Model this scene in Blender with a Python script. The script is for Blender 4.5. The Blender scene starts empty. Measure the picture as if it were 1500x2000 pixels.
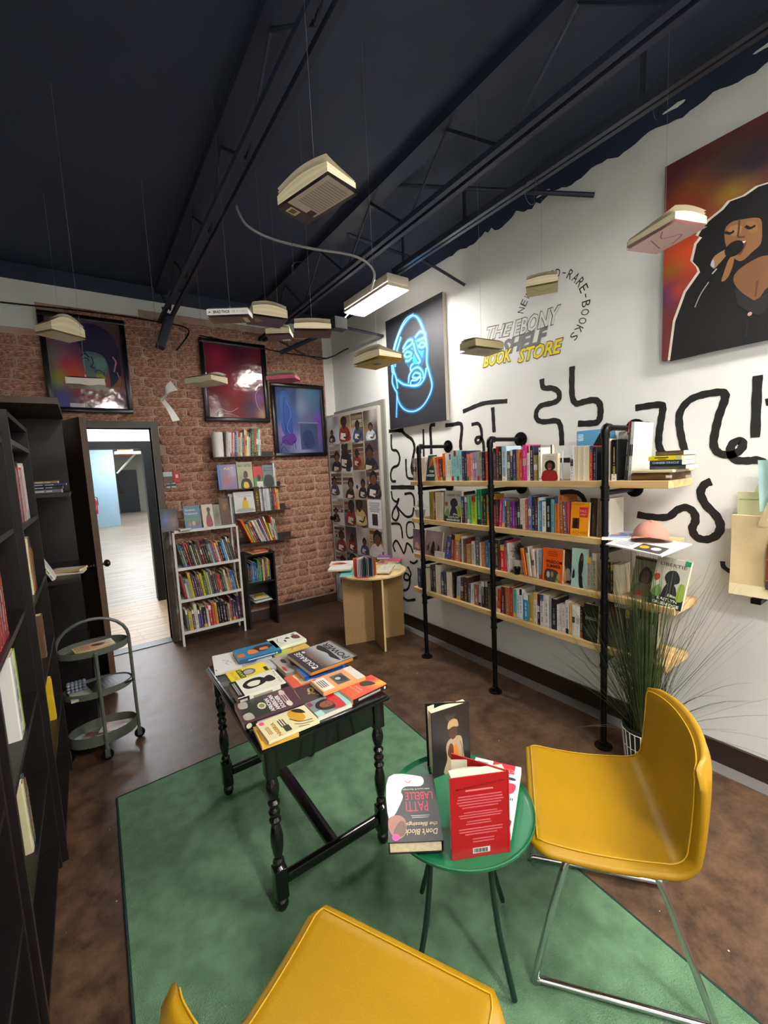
import bpy, math, random
from math import radians, sin, cos, pi, sqrt, atan2
from mathutils import Vector, Matrix
from mathutils.geometry import tessellate_polygon
random.seed(7)
S = bpy.context.scene
COL = S.collection

# ------------------------------------------------------------ camera
F, H = 831.0, 1.55
def _rot(a, b, c):
    f = Vector((sin(a)*cos(b), cos(a)*cos(b), -sin(b)))
    r = Vector((cos(a), -sin(a), 0)); u = r.cross(f)
    return cos(c)*r+sin(c)*u, -(-sin(c)*r+cos(c)*u), f
RX, RY, RZ = _rot(radians(34.95), radians(6.04), radians(-2.83))
CAMO = Vector((0, 0, H))
cam = bpy.data.cameras.new('camera'); camo = bpy.data.objects.new('camera', cam); COL.objects.link(camo)
cam.sensor_fit = 'HORIZONTAL'; cam.sensor_width = 36; cam.lens = F/1500*36; cam.clip_start = 0.02; cam.clip_end = 100
m = Matrix((RX, -RY, -RZ)).transposed().to_4x4(); m.translation = CAMO
camo.matrix_world = m
S.camera = camo
# ------------------------------------------------------------ world, exposure
S.view_settings.view_transform = 'Standard'; S.view_settings.look = 'None'
S.view_settings.gamma = 1; S.view_settings.use_curve_mapping = False
S.view_settings.exposure = 1.72
W = bpy.data.worlds.new('world'); S.world = W; W.use_nodes = True
W.node_tree.nodes['Background'].inputs[0].default_value = (.5, .55, .6, 1)
W.node_tree.nodes['Background'].inputs[1].default_value = 0.15
LAMPS = [  # x, y, z(bottom), length, strength  (fluorescent fixtures in the row; last one an unseen fill light, added)
    (2.01, 2.86, 2.85, .62, 28), (2.01, -.75, 2.85, 1.2, 52), (.55, -1.1, 2.95, 1.2, 33)]
HALL_LAMPS = [(.3, 5.3, 2.9, .9, 10), (.4, 8.5, 2.9, 1.2, 13), (.8, 12., 2.9, 1.2, 14), (1.2, 15.5, 2.9, 1.2, 26), (2.5, 20., 2.9, 1.2, 14)]

# ------------------------------------------------------------ pixel rays (a pixel of the 1500x2000 photograph meets a plane)
def ray(x, y): return RX*(x-750)+RY*(y-1000)+RZ*F
def onx(x, y, X): d = ray(x, y); return CAMO+d*(X/d.x)
def ony(x, y, Y): d = ray(x, y); return CAMO+d*(Y/d.y)
def onz(x, y, Z): d = ray(x, y); return CAMO+d*((Z-H)/d.z)
def ond(x, y, D): return CAMO+ray(x, y)*(D/F)

# ------------------------------------------------------------ colour and materials
def lin(h):
    if not isinstance(h, str): return tuple(h)[:3]
    h = h.lstrip('#'); o = []
    for i in (0, 2, 4):
        c = int(h[i:i+2], 16)/255
        o.append(c/12.92 if c <= .04045 else ((c+.055)/1.055)**2.4)
    return tuple(o)
MATS = {}
def mat(name, c='#808080', rough=.5, metal=0., c2=None, scale=6., detail=3., bump=0., bscale=None, coat=0., emit=None, trans=0., stretch=None, spec=.5):
    if name in MATS: return MATS[name]
    m = bpy.data.materials.new(name); m.use_nodes = True; nt = m.node_tree; b = nt.nodes['Principled BSDF']
    b.inputs['Base Color'].default_value = (*lin(c), 1); b.inputs['Roughness'].default_value = rough
    b.inputs['Metallic'].default_value = metal; b.inputs['Coat Weight'].default_value = coat
    b.inputs['Specular IOR Level'].default_value = spec
    if trans: b.inputs['Transmission Weight'].default_value = trans
    if emit:
        b.inputs['Emission Color'].default_value = (*lin(emit[0]), 1); b.inputs['Emission Strength'].default_value = emit[1]
    tc = nt.nodes.new('ShaderNodeTexCoord'); mp = nt.nodes.new('ShaderNodeMapping')
    nt.links.new(tc.outputs['Object'], mp.inputs[0])
    if stretch: mp.inputs['Scale'].default_value = stretch
    if c2 is not None:
        n = nt.nodes.new('ShaderNodeTexNoise'); n.inputs['Scale'].default_value = scale; n.inputs['Detail'].default_value = detail
        nt.links.new(mp.outputs[0], n.inputs['Vector'])
        r = nt.nodes.new('ShaderNodeValToRGB'); r.color_ramp.elements[0].position = .35; r.color_ramp.elements[1].position = .65
        r.color_ramp.elements[0].color = (*lin(c), 1); r.color_ramp.elements[1].color = (*lin(c2), 1)
        nt.links.new(n.outputs[0], r.inputs[0]); nt.links.new(r.outputs[0], b.inputs['Base Color'])
    if bump:
        n = nt.nodes.new('ShaderNodeTexNoise'); n.inputs['Scale'].default_value = bscale or scale*4; n.inputs['Detail'].default_value = 3
        nt.links.new(mp.outputs[0], n.inputs['Vector'])
        bp = nt.nodes.new('ShaderNodeBump'); bp.inputs['Strength'].default_value = bump; bp.inputs['Distance'].default_value = .01
        nt.links.new(n.outputs[0], bp.inputs['Height']); nt.links.new(bp.outputs[0], b.inputs['Normal'])
    MATS[name] = m; return m
def printmat(name, rough, coat=0., bump=0., bscale=8.):
    m = mat(name, '#ffffff', rough, coat=coat, bump=bump, bscale=bscale)
    nt = m.node_tree; a = nt.nodes.new('ShaderNodeAttribute'); a.attribute_name = 'Col'
    nt.links.new(a.outputs['Color'], nt.nodes['Principled BSDF'].inputs['Base Color']); return m
PRINT = printmat('printed card', .38); MATTE = printmat('matte print', .8)
GLOSSY = printmat('poster under plastic film', .12, coat=.6, bump=.5, bscale=5.); CANVAS = printmat('painted canvas', .6, bump=.05, bscale=300)
WALLINK = printmat('vinyl lettering', .55)
PAGES = mat('paper page edges', '#e9dcc0', .85, c2='#d8c8a6', scale=90, stretch=(1, 1, .02))
BLACKM = mat('black iron pipe', '#0c0c0e', .38, .6, bump=.05, bscale=60)

# ------------------------------------------------------------ tags
NW = 'first second third fourth fifth sixth seventh eighth ninth tenth eleventh twelfth thirteenth fourteenth fifteenth sixteenth seventeenth eighteenth nineteenth twentieth'.split()
def ordw(i):
    if i < 20: return NW[i]
    t = (i+1)//10; u = (i+1) % 10
    tn = {2: 'twent', 3: 'thirt', 4: 'fort', 5: 'fift'}[t]
    return tn+'ieth' if u == 0 else tn+'y-'+NW[u-1]
def tag(o, label=None, cat=None, group=None, kind=None):
    if label: o['label'] = label
    if cat: o['category'] = cat
    if group: o['group'] = group
    if kind: o['kind'] = kind
    return o
def empty(name, loc=(0, 0, 0), rz=0, label=None, cat=None, group=None, mw=None):
    o = bpy.data.objects.new(name, None); COL.objects.link(o); o.empty_display_size = .05
    if mw is not None: o.matrix_world = mw
    else: o.location = loc; o.rotation_euler = (0, 0, rz)
    return tag(o, label, cat, group)
CN = dict(black='#141416', charcoal='#3a3a3e', grey='#888888', silver='#b8bcc0', white='#eeeeea', cream='#e0d4b0', tan='#b89868', brown='#6a4428', maroon='#501c28', red='#c82828', orange='#e07020', coral='#e88878', pink='#e03088', mauve='#907088', purple='#6a3a98', lavender='#a898c8', navy='#20284e', blue='#3070b8', sky='#9cc8e0', teal='#58a8a8', turquoise='#9fd8dc', mint='#a8d8b8', green='#2c8850', lime='#a0cc28', olive='#6a6030', yellow='#e8c828', gold='#b09030')
CNL = {k: lin(v) for k, v in CN.items()}
def cname(h):
    c = [x**.45 for x in lin(h)]
    k = min(CNL, key=lambda n: sum((a-b**.45)**2 for a, b in zip(c, CNL[n])))
    return {'sky': 'sky-blue'}.get(k, k)

# ------------------------------------------------------------ mesh builder
class MB:
    def __init__(s): s.v = []; s.f = []; s.c = []; s.m = []; s.col = None; s.mi = 0; s.hascol = False
    def color(s, c): s.col = lin(c); s.hascol = True; return s
    def add(s, vs, fs):
        k = len(s.v); s.v += [tuple(p) for p in vs]
        for f in fs: s.f.append(tuple(i+k for i in f)); s.c.append(s.col); s.m.append(s.mi)
        return s
    def box(s, x0, x1, y0, y1, z0, z1, M=None):
        vs = [Vector((x, y, z)) for x in (x0, x1) for y in (y0, y1) for z in (z0, z1)]
        if M is not None: vs = [M @ v for v in vs]
        return s.add(vs, [(0, 1, 3, 2), (4, 6, 7, 5), (0, 4, 5, 1), (2, 3, 7, 6), (0, 2, 6, 4), (1, 5, 7, 3)])
    def rbox(s, x0, x1, y0, y1, z0, z1, r, M=None, n=2, axis=2):
        # box with rounded vertical edges (axis 2) or along another axis
        lo = [x0, y0, z0]; hi = [x1, y1, z1]; a, b = [i for i in range(3) if i != axis]
        ring = []
        for (ca, cb, st) in ((hi[a]-r, hi[b]-r, 0), (lo[a]+r, hi[b]-r, 1), (lo[a]+r, lo[b]+r, 2), (hi[a]-r, lo[b]+r, 3)):
            for k in range(n+1):
                t = (st+k/n)*pi/2; ring.append((ca+r*cos(t), cb+r*sin(t)))
        N = len(ring); e = min(r, (hi[axis]-lo[axis])/2)*.35; vs = []
        for (z, ins) in ((lo[axis], e), (lo[axis]+e, 0), (hi[axis]-e, 0), (hi[axis], e)):
            cx = (lo[a]+hi[a])/2; cy = (lo[b]+hi[b])/2
            for (p, q) in ring:
                v = [0, 0, 0]; v[a] = p-ins*(1 if p > cx else -1); v[b] = q-ins*(1 if q > cy else -1); v[axis] = z
                vs.append(M @ Vector(v) if M is not None else Vector(v))
        fs = [tuple(range(N-1, -1, -1)), tuple(range(3*N, 4*N))]
        for L in range(3):
            for i in range(N): j = (i+1) % N; fs.append((L*N+i, L*N+j, (L+1)*N+j, (L+1)*N+i))
        if axis == 1: fs = [f[::-1] for f in fs]
        return s.add(vs, fs)
    def tube(s, pts, r, n=8, closed=False, cap=True):
        pts = [Vector(p) for p in pts]; rs = r if isinstance(r, (list, tuple)) else [r]*len(pts); N = len(pts); vs = []
        up = None
        for i, p in enumerate(pts):
            a = pts[(i-1) % N] if (i or closed) else p; b = pts[(i+1) % N] if (i < N-1 or closed) else p
            t = (b-a).normalized()
            if up is None:
                up = Vector((0, 0, 1)) if abs(t.z) < .9 else Vector((1, 0, 0))
            x = t.cross(up).normalized(); up = x.cross(t).normalized()
            for k in range(n):
                an = 2*pi*k/n; vs.append(p+(x*cos(an)+up*sin(an))*rs[i])
        fs = []
        for i in range(N if closed else N-1):
            j = (i+1) % N
            for k in range(n): l = (k+1) % n; fs.append((i*n+k, i*n+l, j*n+l, j*n+k))
        if cap and not closed: fs += [tuple(range(n-1, -1, -1)), tuple(range((N-1)*n, N*n))]
        return s.add(vs, fs)
    def lathe(s, prof, cx=0, cy=0, n=16, M=None, sx=1, sy=1, close=True):
        vs = []; N = len(prof)
        for (r, z) in prof:
            for k in range(n):
                a = 2*pi*k/n; v = Vector((cx+r*cos(a)*sx, cy+r*sin(a)*sy, z)); vs.append(M @ v if M is not None else v)
        fs = []
        for i in range(N-1):
            for k in range(n): l = (k+1) % n; fs.append((i*n+k, i*n+l, (i+1)*n+l, (i+1)*n+k))
        if close: fs += [tuple(range(n-1, -1, -1)), tuple(range((N-1)*n, N*n))]
        return s.add(vs, fs)
    def grid(s, fn, nu, nv, cfn=None, close_u=False):
        k = len(s.v)
        for j in range(nv+1):
            for i in range(nu+1): s.v.append(tuple(fn(i/nu, j/nv)))
        for j in range(nv):
            for i in range(nu):
                a = k+j*(nu+1)+i; s.f.append((a, a+1, a+nu+2, a+nu+1)); s.m.append(s.mi)
                if cfn:
                    s.hascol = True
                    s.c.append([lin(cfn(ii/nu, jj/nv)) for ii, jj in ((i, j), (i+1, j), (i+1, j+1), (i, j+1))])
                else: s.c.append(s.col)
        return s
    def poly(s, pts):
        vs = [Vector(p) for p in pts]
        if len(vs) <= 4: return s.add(vs, [tuple(range(len(vs)))])
        return s.add(vs, [tuple(t) for t in tessellate_polygon([vs])])
    def mesh(s, name, mats, smooth=False):
        me = bpy.data.meshes.new(name); me.from_pydata(s.v, [], s.f)
        for mm in (mats if isinstance(mats, (list, tuple)) else [mats]): me.materials.append(mm)
        me.polygons.foreach_set('material_index', s.m)
        if s.hascol:
            at = me.color_attributes.new('Col', 'FLOAT_COLOR', 'CORNER'); buf = []
            for f, c in zip(s.f, s.c):
                if c is None: c = (1, 1, 1)
                if isinstance(c, list):
                    for cc in c: buf += [*cc, 1]
                else: buf += [*c, 1]*len(f)
            at.data.foreach_set('color', buf)
        if smooth:
            me.polygons.foreach_set('use_smooth', [True]*len(s.f)); 
            try: me.set_sharp_from_angle(angle=radians(40 if smooth is True else smooth))
            except Exception: pass
        me.update(); return me
    def build(s, name, mats, parent=None, smooth=False, loc=None):
        o = bpy.data.objects.new(name, s.mesh(name, mats, smooth)); COL.objects.link(o)
        if parent is not None: o.parent = parent
        if loc is not None: o.location = loc
        return o
def structure(o): o['kind'] = 'structure'; return o
def catmull(P, n=6, closed=False):
    P = [Vector(p) for p in P]; N = len(P); out = []
    for i in range(N if closed else N-1):
        if closed: a, b, c, d = P[(i-1) % N], P[i], P[(i+1) % N], P[(i+2) % N]
        else: a, b, c, d = P[max(i-1, 0)], P[i], P[i+1], P[min(i+2, N-1)]
        for k in range(n):
            t = k/n
            out.append(.5*((2*b)+(c-a)*t+(2*a-5*b+4*c-d)*t*t+(3*b-a-3*c+d)*t**3))
    if not closed: out.append(P[-1])
    return out

# ------------------------------------------------------------ text glyphs (built-in font, flattened)
_T = {}
def textmesh(txt, bold=0., shear=0.):
    k = (txt, bold, shear)
    if k in _T: return _T[k]
    cu = bpy.data.curves.new('t', 'FONT'); cu.body = txt; cu.offset = bold; cu.shear = shear; cu.resolution_u = 2; cu.size = 1
    o = bpy.data.objects.new('t', cu); COL.objects.link(o)
    bpy.context.view_layer.update()
    me = bpy.data.meshes.new_from_object(o.evaluated_get(bpy.context.evaluated_depsgraph_get()))
    V = [(v.co.x, v.co.y) for v in me.vertices]; Fc = [tuple(p.vertices) for p in me.polygons]
    bpy.data.objects.remove(o); bpy.data.curves.remove(cu); bpy.data.meshes.remove(me)
    if V:
        x0 = min(p[0] for p in V); x1 = max(p[0] for p in V); y0 = min(p[1] for p in V); y1 = max(p[1] for p in V)
    else: x0 = x1 = y0 = y1 = 0
    _T[k] = (V, Fc, x0, x1, y0, y1); return _T[k]

# ------------------------------------------------------------ flat art: list of primitives in (u,v) 0..1, laid on a frame
def art(mb, P, O, U, V, N, lw=None):
    """P primitives; O origin, U,V full-size edge vectors, N unit normal"""
    lu, lv = U.length, V.length; k = [0]
    def at(u, v): return O+U*u+V*v+N*(k[0]*7e-5)
    for p in P:
        k[0] += 1; t = p[0]
        if t == 'r':
            _, a, b, c, d, col = p; mb.color(col); mb.add([at(a, b), at(c, b), at(c, d), at(a, d)], [(0, 1, 2, 3)])
        elif t == 'e':
            _, a, b, ru, rv, col = p; mb.color(col); n = 18
            mb.add([at(a+ru*cos(2*pi*i/n), b+rv*sin(2*pi*i/n)) for i in range(n)], [tuple(range(n))])
        elif t == 'p': mb.color(p[2]); mb.poly([at(*q) for q in p[1]])
        elif t == 'b':   # smooth blob through points
            mb.color(p[2]); q = catmull([(x, y, 0) for x, y in p[1]], 4, True); mb.poly([at(v.x, v.y) for v in q])
        elif t == 's':   # stroke: pts, width (fraction of lu), colour
            q = catmull([(x*lu, y*lv, 0) for x, y in p[1]], 5); w = p[2]*lu/2; mb.color(p[3]); L = []; R = []
            for i, v in enumerate(q):
                tt = (q[min(i+1, len(q)-1)]-q[max(i-1, 0)])
                if tt.length < 1e-9: tt = Vector((1, 0, 0))
                tt.normalize(); nn = Vector((-tt.y, tt.x, 0))*w
                a = v+nn; b = v-nn; L.append(at(a.x/lu, a.y/lv)); R.append(at(b.x/lu, b.y/lv))
            n = len(L); mb.add(L+R, [(i, i+n, i+1+n, i+1) for i in range(n-1)])
        elif t == 't':   # text, centre u, v, max width frac, height frac, colour, [bold], [rot deg]
            _, s_, cu, cv, wu, hv, col = p[:7]; bold = p[7] if len(p) > 7 else .012; rot = radians(p[8]) if len(p) > 8 else 0
            sh = p[9] if len(p) > 9 else 0
            Vv, Fc, x0, x1, y0, y1 = textmesh(s_, bold, sh)
            if not Vv: continue
            W_, H_ = wu*lu, hv*lv; sx = W_/(x1-x0); sy = H_/(y1-y0); mb.color(col); cr, sr = cos(rot), sin(rot); pts = []
            for x, y in Vv:
                X_ = (x-(x0+x1)/2)*sx; Y_ = (y-(y0+y1)/2)*sy
                X2 = X_*cr-Y_*sr; Y2 = X_*sr+Y_*cr; pts.append(at(cu+X2/lu, cv+Y2/lv))
            mb.add(pts, Fc)
        elif t == 'l':   # small unreadable text lines
            _, a, b, c, d, n, col = p; mb.color(col); rr = random.Random(int(a*999+b*77+n))
            for i in range(n):
                v1 = d-(d-b)*i/n; v0 = v1-(d-b)/n*.5; m0 = (a+c)/2; hw = (c-a)/2*rr.uniform(.7, 1)
                mb.add([at(m0-hw, v0), at(m0+hw, v0), at(m0+hw, v1), at(m0-hw, v1)], [(0, 1, 2, 3)])
        elif t == 'g':   # graded field: nu, nv, colour function
            _, nu, nv, fn = p; mb.grid(lambda u, v: at(u, v), nu, nv, fn)
def mixc(*st):
    """soft colour field from (u,v,radius,hex) blobs over first hex"""
    base = lin(st[0]); bl = [(u, v, r, lin(h)) for u, v, r, h in st[1:]]
    def f(u, v):
        c = list(base)
        for (a, b, r, h) in bl:
            d = ((u-a)**2+(v-b)**2)/(r*r); w = math.exp(-d*1.6)
            c = [x*(1-w)+y*w for x, y in zip(c, h)]
        return c
    return f

# ------------------------------------------------------------ books
COVERCACHE = {}
QUEUE = []; NBOOK = [0]
def qbook(mw, t, h, d, cov, **k): QUEUE.append((mw, t, h, d, cov, k))
def flush_books(limit):
    """the row books that show largest become things; the smallest rest is one joined object"""
    def area(q):
        P = [q[0] @ Vector((x, y, z)) for x in (0, q[1]) for y in (0,) for z in (0, q[2])]; s = []
        for p in P:
            w = p-CAMO; dz = w.dot(RZ)
            if dz < .1: return 0
            s.append((750+F*w.dot(RX)/dz, 1000+F*w.dot(RY)/dz))
        xs = [max(-20, min(1520, a)) for a, b in s]; ys = [max(-20, min(2020, b)) for a, b in s]
        return (max(xs)-min(xs))*(max(ys)-min(ys))
    Q = sorted(range(len(QUEUE)), key=lambda i: -area(QUEUE[i])); n = max(0, limit-NBOOK[0]); keep = set(Q[:n]); mb = MB()
    for i, (mw, t, h, d, cov, k) in enumerate(QUEUE):
        if i in keep: book(mw, t, h, d, cov, **k); continue
        if area(QUEUE[i]) <= 0: continue
        mb.color(cov); mb.box(0, t, 0, .0012, 0, h, mw).box(0, .001, .0013, d, 0, h, mw).box(t-.001, t, .0013, d, 0, h, mw)
        mb.color('#e0d4b8').box(.0012, t-.0012, .0014, d-.002, 0.001, h-.002, mw)
        if k.get('spine'): R3 = mw.to_3x3(); art(mb, k['spine'], mw @ Vector((0.001, -.0002, 0)), R3 @ Vector((t-.002, 0, 0)), R3 @ Vector((0, 0, h)), R3 @ Vector((0, -1, 0)))
    if mb.v: o = mb.build('small_books', PRINT); tag(o, 'the many slimmest and farthest books packed on the shelves', 'books', kind='stuff')
def book(mw, t, h, d, cov, art_=None, spine=None, back=None, label='', group=None, pages=PAGES, name='book', hard=False, cat='book', sp=True, fan=0):
    """local: x thickness (front cover at x=t), y depth from spine (y=0), z height"""
    root = empty(name, mw=mw, label=label, cat=cat, group=group); NBOOK[0] += 1
    b = .0022 if hard else .0009; o = .003 if hard else .0
    mb = MB().color(cov)
    r = min(t*.28, .006)
    # spine slightly rounded, boards
    prof = [(0, d), (0, r*.6), (r*.5, 0), (t-r*.5, 0), (t, r*.6), (t, d)]
    inn = [(b, d), (b, r*.6+b), (r*.5+b, b), (t-r*.5-b, b), (t-b, r*.6+b), (t-b, d)]
    vs = [Vector((x, y, z)) for z in (0, h) for (x, y) in prof]+[Vector((x, y, z)) for z in (0, h) for (x, y) in inn]
    fs = []
    for i in range(5):
        fs += [(i, i+1, i+7, i+6), (12+i+1, 12+i, 18+i, 18+i+1), (i+1, i, 12+i, 12+i+1), (6+i, 6+i+1, 18+i+1, 18+i)]
    fs += [(0, 6, 18, 12), (11, 5, 17, 23)]
    mb.add(vs, fs)
    mb.build('cover', PRINT, root)
    MB().box(b*1.02, t-b*1.02, b+r*.6, d-o-.0012, o, h-o).build('page_block', pages, root)
    if art_:
        a = MB(); art(a, art_, Vector((t+.0001, 0.0005, 0)), Vector((0, d-.001, 0)), Vector((0, 0, h)), Vector((1, 0, 0))); a.build('cover_print', PRINT, root)
    if back:
        a = MB(); art(a, back, Vector((-.0001, d, 0)), Vector((0, -d, 0)), Vector((0, 0, h)), Vector((-1, 0, 0))); a.build('back_print', PRINT, root)
    if spine and t > .004:
        a = MB(); art(a, spine, Vector((r*.5, -.0001, 0)), Vector((t-r, 0, 0)), Vector((0, 0, h)), Vector((0, -1, 0))); a.build('spine_print', PRINT, root)
    return root
def basis(o, x, y, z):
    m = Matrix((Vector(x), Vector(y), Vector(z))).transposed().to_4x4(); m.translation = o; return m
UP = Vector((0, 0, 1))
def spine_style(cov, rr, t, h):
    c = lin(cov); lum = .3*c[0]+.6*c[1]+.1*c[2]
    ink = rr.choice(['#f2efe6', '#f2efe6', '#e8d060', '#d8d8d8']) if lum < .3 else rr.choice(['#20201e', '#302838', '#8a2018', '#1c3a60'])
    P = []; k = rr.random()
    if k < .28: P.append(('r', 0, .8, 1, 1, rr.choice(['#202028', '#e8e4da', '#b03028', '#d8b040', '#305888'])))
    elif k < .45: P.append(('r', 0, 0, 1, .16, rr.choice(['#202028', '#e8e4da', '#b03028', '#d8b040', '#3a7048'])))
    elif k < .55: P.append(('r', 0, .42, 1, .62, rr.choice(['#e8e4da', '#181820', '#c0b8a8'])))
    mixk = rr.uniform(.25, .6); ik = lin(ink); ink = tuple(a*(1-mixk)+b_*mixk for a, b_ in zip(ik, c))
    v = rr.uniform(.1, .2); end = rr.uniform(.7, .9); w = rr.uniform(.13, .26); gap = rr.uniform(.4, .65)
    while v < end:
        L = rr.uniform(.01, .022); P.append(('r', .5-w*rr.uniform(.75, 1), v, .5+w, min(v+L, .96), ink)); v += L+.006
        if rr.random() < .16: v += .035; w = rr.uniform(.1, .26)
    if rr.random() < .6: P.append(('r', .32, .03, .68, .055, ink))
    return P
def nrm(n):
    n = Vector(n).normalized(); return n, UP.cross(n).normalized()
SERIAL = [0]
def yat(px, X, z):            # world y on plane x=X seen at photo column px, at height z
    lo, hi = -1., 8.
    for _ in range(40):
        md = (lo+hi)/2; q = Vector((X, md, z))-CAMO; u = 750+F*q.dot(RX)/q.dot(RZ)
        if u > px: lo = md
        else: hi = md
    return lo
def xat(px, Y, z):
    lo, hi = -2., 5.
    for _ in range(40):
        md = (lo+hi)/2; q = Vector((md, Y, z))-CAMO; u = 750+F*q.dot(RX)/q.dot(RZ)
        if u > px: hi = md
        else: lo = md
    return lo
def row_right(X, z, ents, tf, place, group, depth=.145, start='left end'):
    """spines-out books on a shelf along the right wall, from photo columns; ents: (x0,x1,ytop,colour[,lean deg])"""
    ox, oy, s = tf; rr = random.Random(len(ents)*13+int(z*100)); i = 0; prev = None
    for e in ents:
        a, b, yt, c = e[:4]; lean = radians(e[4]) if len(e) > 4 else 0
        zt = onx(ox+(a+b)/2/s, oy+yt/s, X).z; zt = min(max(zt, z+.11), z+.3)
        ya = yat(ox+a/s, X, z+.02); yb = yat(ox+b/s, X, z+.02)
        if prev is not None and ya > prev: ya = prev
        if ya-yb < .006: yb = ya-.006
        prev = yb-.0006
        t = (ya-yb)*cos(lean); h = (zt-z)
        pg = c.startswith('P'); cc = c.lstrip('P')
        n, r = nrm((-1, 0, 0))
        M0 = basis(Vector((X, ya, z+.0004)), r, -n, UP)
        if pg: M0 = basis(Vector((X, yb, z+.0004)), -r, n, UP)@Matrix.Translation((0, -min(depth, h*.7), 0))
        if lean:
            if lean > 0: piv = Matrix.Translation((t, 0, 0)); M0 = M0@Matrix.Translation(((ya-yb)-t, 0, 0))
            else: piv = Matrix.Identity(4)
            M0 = M0@piv@Matrix.Rotation(lean, 4, 'Y')@piv.inverted()
        sz = 'thick' if t > .038 else 'slim' if t < .016 else 'tall' if h > .235 else 'short' if h < .17 else ''
        lab = f"{sz} {cname(cc)} book{' spine inward' if pg else ''}, {ordw(i)} right of the {start}, {place}".strip()
        qbook(M0, t-.0004, h, min(depth, h*.7), '#d8d0c0' if pg else cc, spine=None if pg else spine_style(cc, rr, t, h), label=lab, group=group, hard=rr.random() < .4)
        i += 1
def row_back(Y, z, ents, x0, place, group, depth=.14, start='left end', lean0=0, hmul=1.):
    """spines-out books against the brick wall; ents: (thickness cm, height cm, colour[,lean])"""
    rr = random.Random(int(x0*100+z*991)); x = x0
    for i, e in enumerate(ents):
        t, h, c = e[0]/100, e[1]/100*hmul, e[2]; lean = radians(e[3] if len(e) > 3 else lean0)
        n, r = nrm((0, -1, 0)); w = t/cos(lean)
        M0 = basis(Vector((x, Y, z+.0004)), r, -n, UP)
        if lean > 0: M0 = M0@Matrix.Translation((w, 0, 0))@Matrix.Rotation(lean, 4, 'Y')@Matrix.Translation((-t, 0, 0))
        elif lean < 0: M0 = M0@Matrix.Rotation(lean, 4, 'Y')
        dd = min(depth, h*.68)
        sz = 'thick' if t > .033 else 'slim' if t < .013 else 'tall' if h > .235 else 'short' if h < .17 else ''
        lab = f"{sz} {cname(c)} book, {ordw(i)} from the {start}, {place}".strip()
        qbook(M0, t-.0004, h, dd, c, spine=spine_style(c, rr, t, h), label=lab, group=group, hard=rr.random() < .3)
        x += w+.0006
    return x
def facebook(n, P0, w, h, t, cov, art_, label, tilt=6, group=None, yaw=0, hard=False, roll=0, cat='book'):
    """front cover turned to the room; P0 = lower left corner of the cover"""
    n, r = nrm(n); M0 = basis(P0, n, r, UP)@Matrix.Rotation(radians(yaw), 4, 'Z')@Matrix.Rotation(radians(roll), 4, 'X')@Matrix.Rotation(-radians(tilt), 4, 'Y')@Matrix.Translation((-t, 0, 0))
    return book(M0, t, h, w, cov, art_=art_, label=label, group=group, hard=hard, cat=cat)
def face_right(X, z, tf, a, b, yt, t, cov, art_, label, **k):
    ox, oy, s = tf; ya = yat(ox+a/s, X, z+.03); yb = yat(ox+b/s, X, z+.03); h = onx(ox+(a+b)/2/s, oy+yt/s, X).z-z
    tl = k.get('tilt', 6); return facebook((-1, 0, 0), Vector((X, ya, z+.0005+sin(radians(abs(tl)))*t)), ya-yb, h/cos(radians(tl)), t, cov, art_, label, **k)
def face_back(Y, z, tf, a, b, yt, t, cov, art_, label, **k):
    ox, oy, s = tf; xa = xat(ox+a/s, Y, z+.03); xb = xat(ox+b/s, Y, z+.03); h = ony(ox+(a+b)/2/s, oy+yt/s, Y).z-z
    tl = k.get('tilt', 6); return facebook((0, -1, 0), Vector((xa, Y, z+.0005+sin(radians(abs(tl)))*t)), xb-xa, h/cos(radians(tl)), t, cov, art_, label, **k)
def flatbook(C, z, ang, h, w, t, cov, art_, label, spine=None, group=None, hard=False, vdir=None):
    """lying cover up; C centre xy, ang = direction of reading (u) in degrees"""
    a = radians(ang); u = Vector((cos(a), sin(a), 0)); v = UP.cross(u)
    O = Vector((C[0], C[1], z+.0003))-u*w/2-v*h/2
    return book(basis(O, UP, u, v), t, h, w, cov, art_=art_, spine=spine, label=label, group=group, hard=hard)
def flat_quad(q, tf, z, t, **k):
    """lying book from the four photo corners of its cover (far-left, far-right, near-right, near-left); long side along x, reading away from the camera"""
    ox, oy, s = tf; A, B, C_, D = [onz(ox+x/s, oy+y/s, z+t) for x, y in q]
    c = (A+B+C_+D)/4; hx = ((B-A)+(C_-D))/2; wy = ((A-D)+(B-C_))/2
    ang = math.degrees(atan2(hx.y, hx.x))+90
    return flatbook(c, z, ang, hx.length, wy.length, t, **k)
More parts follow.
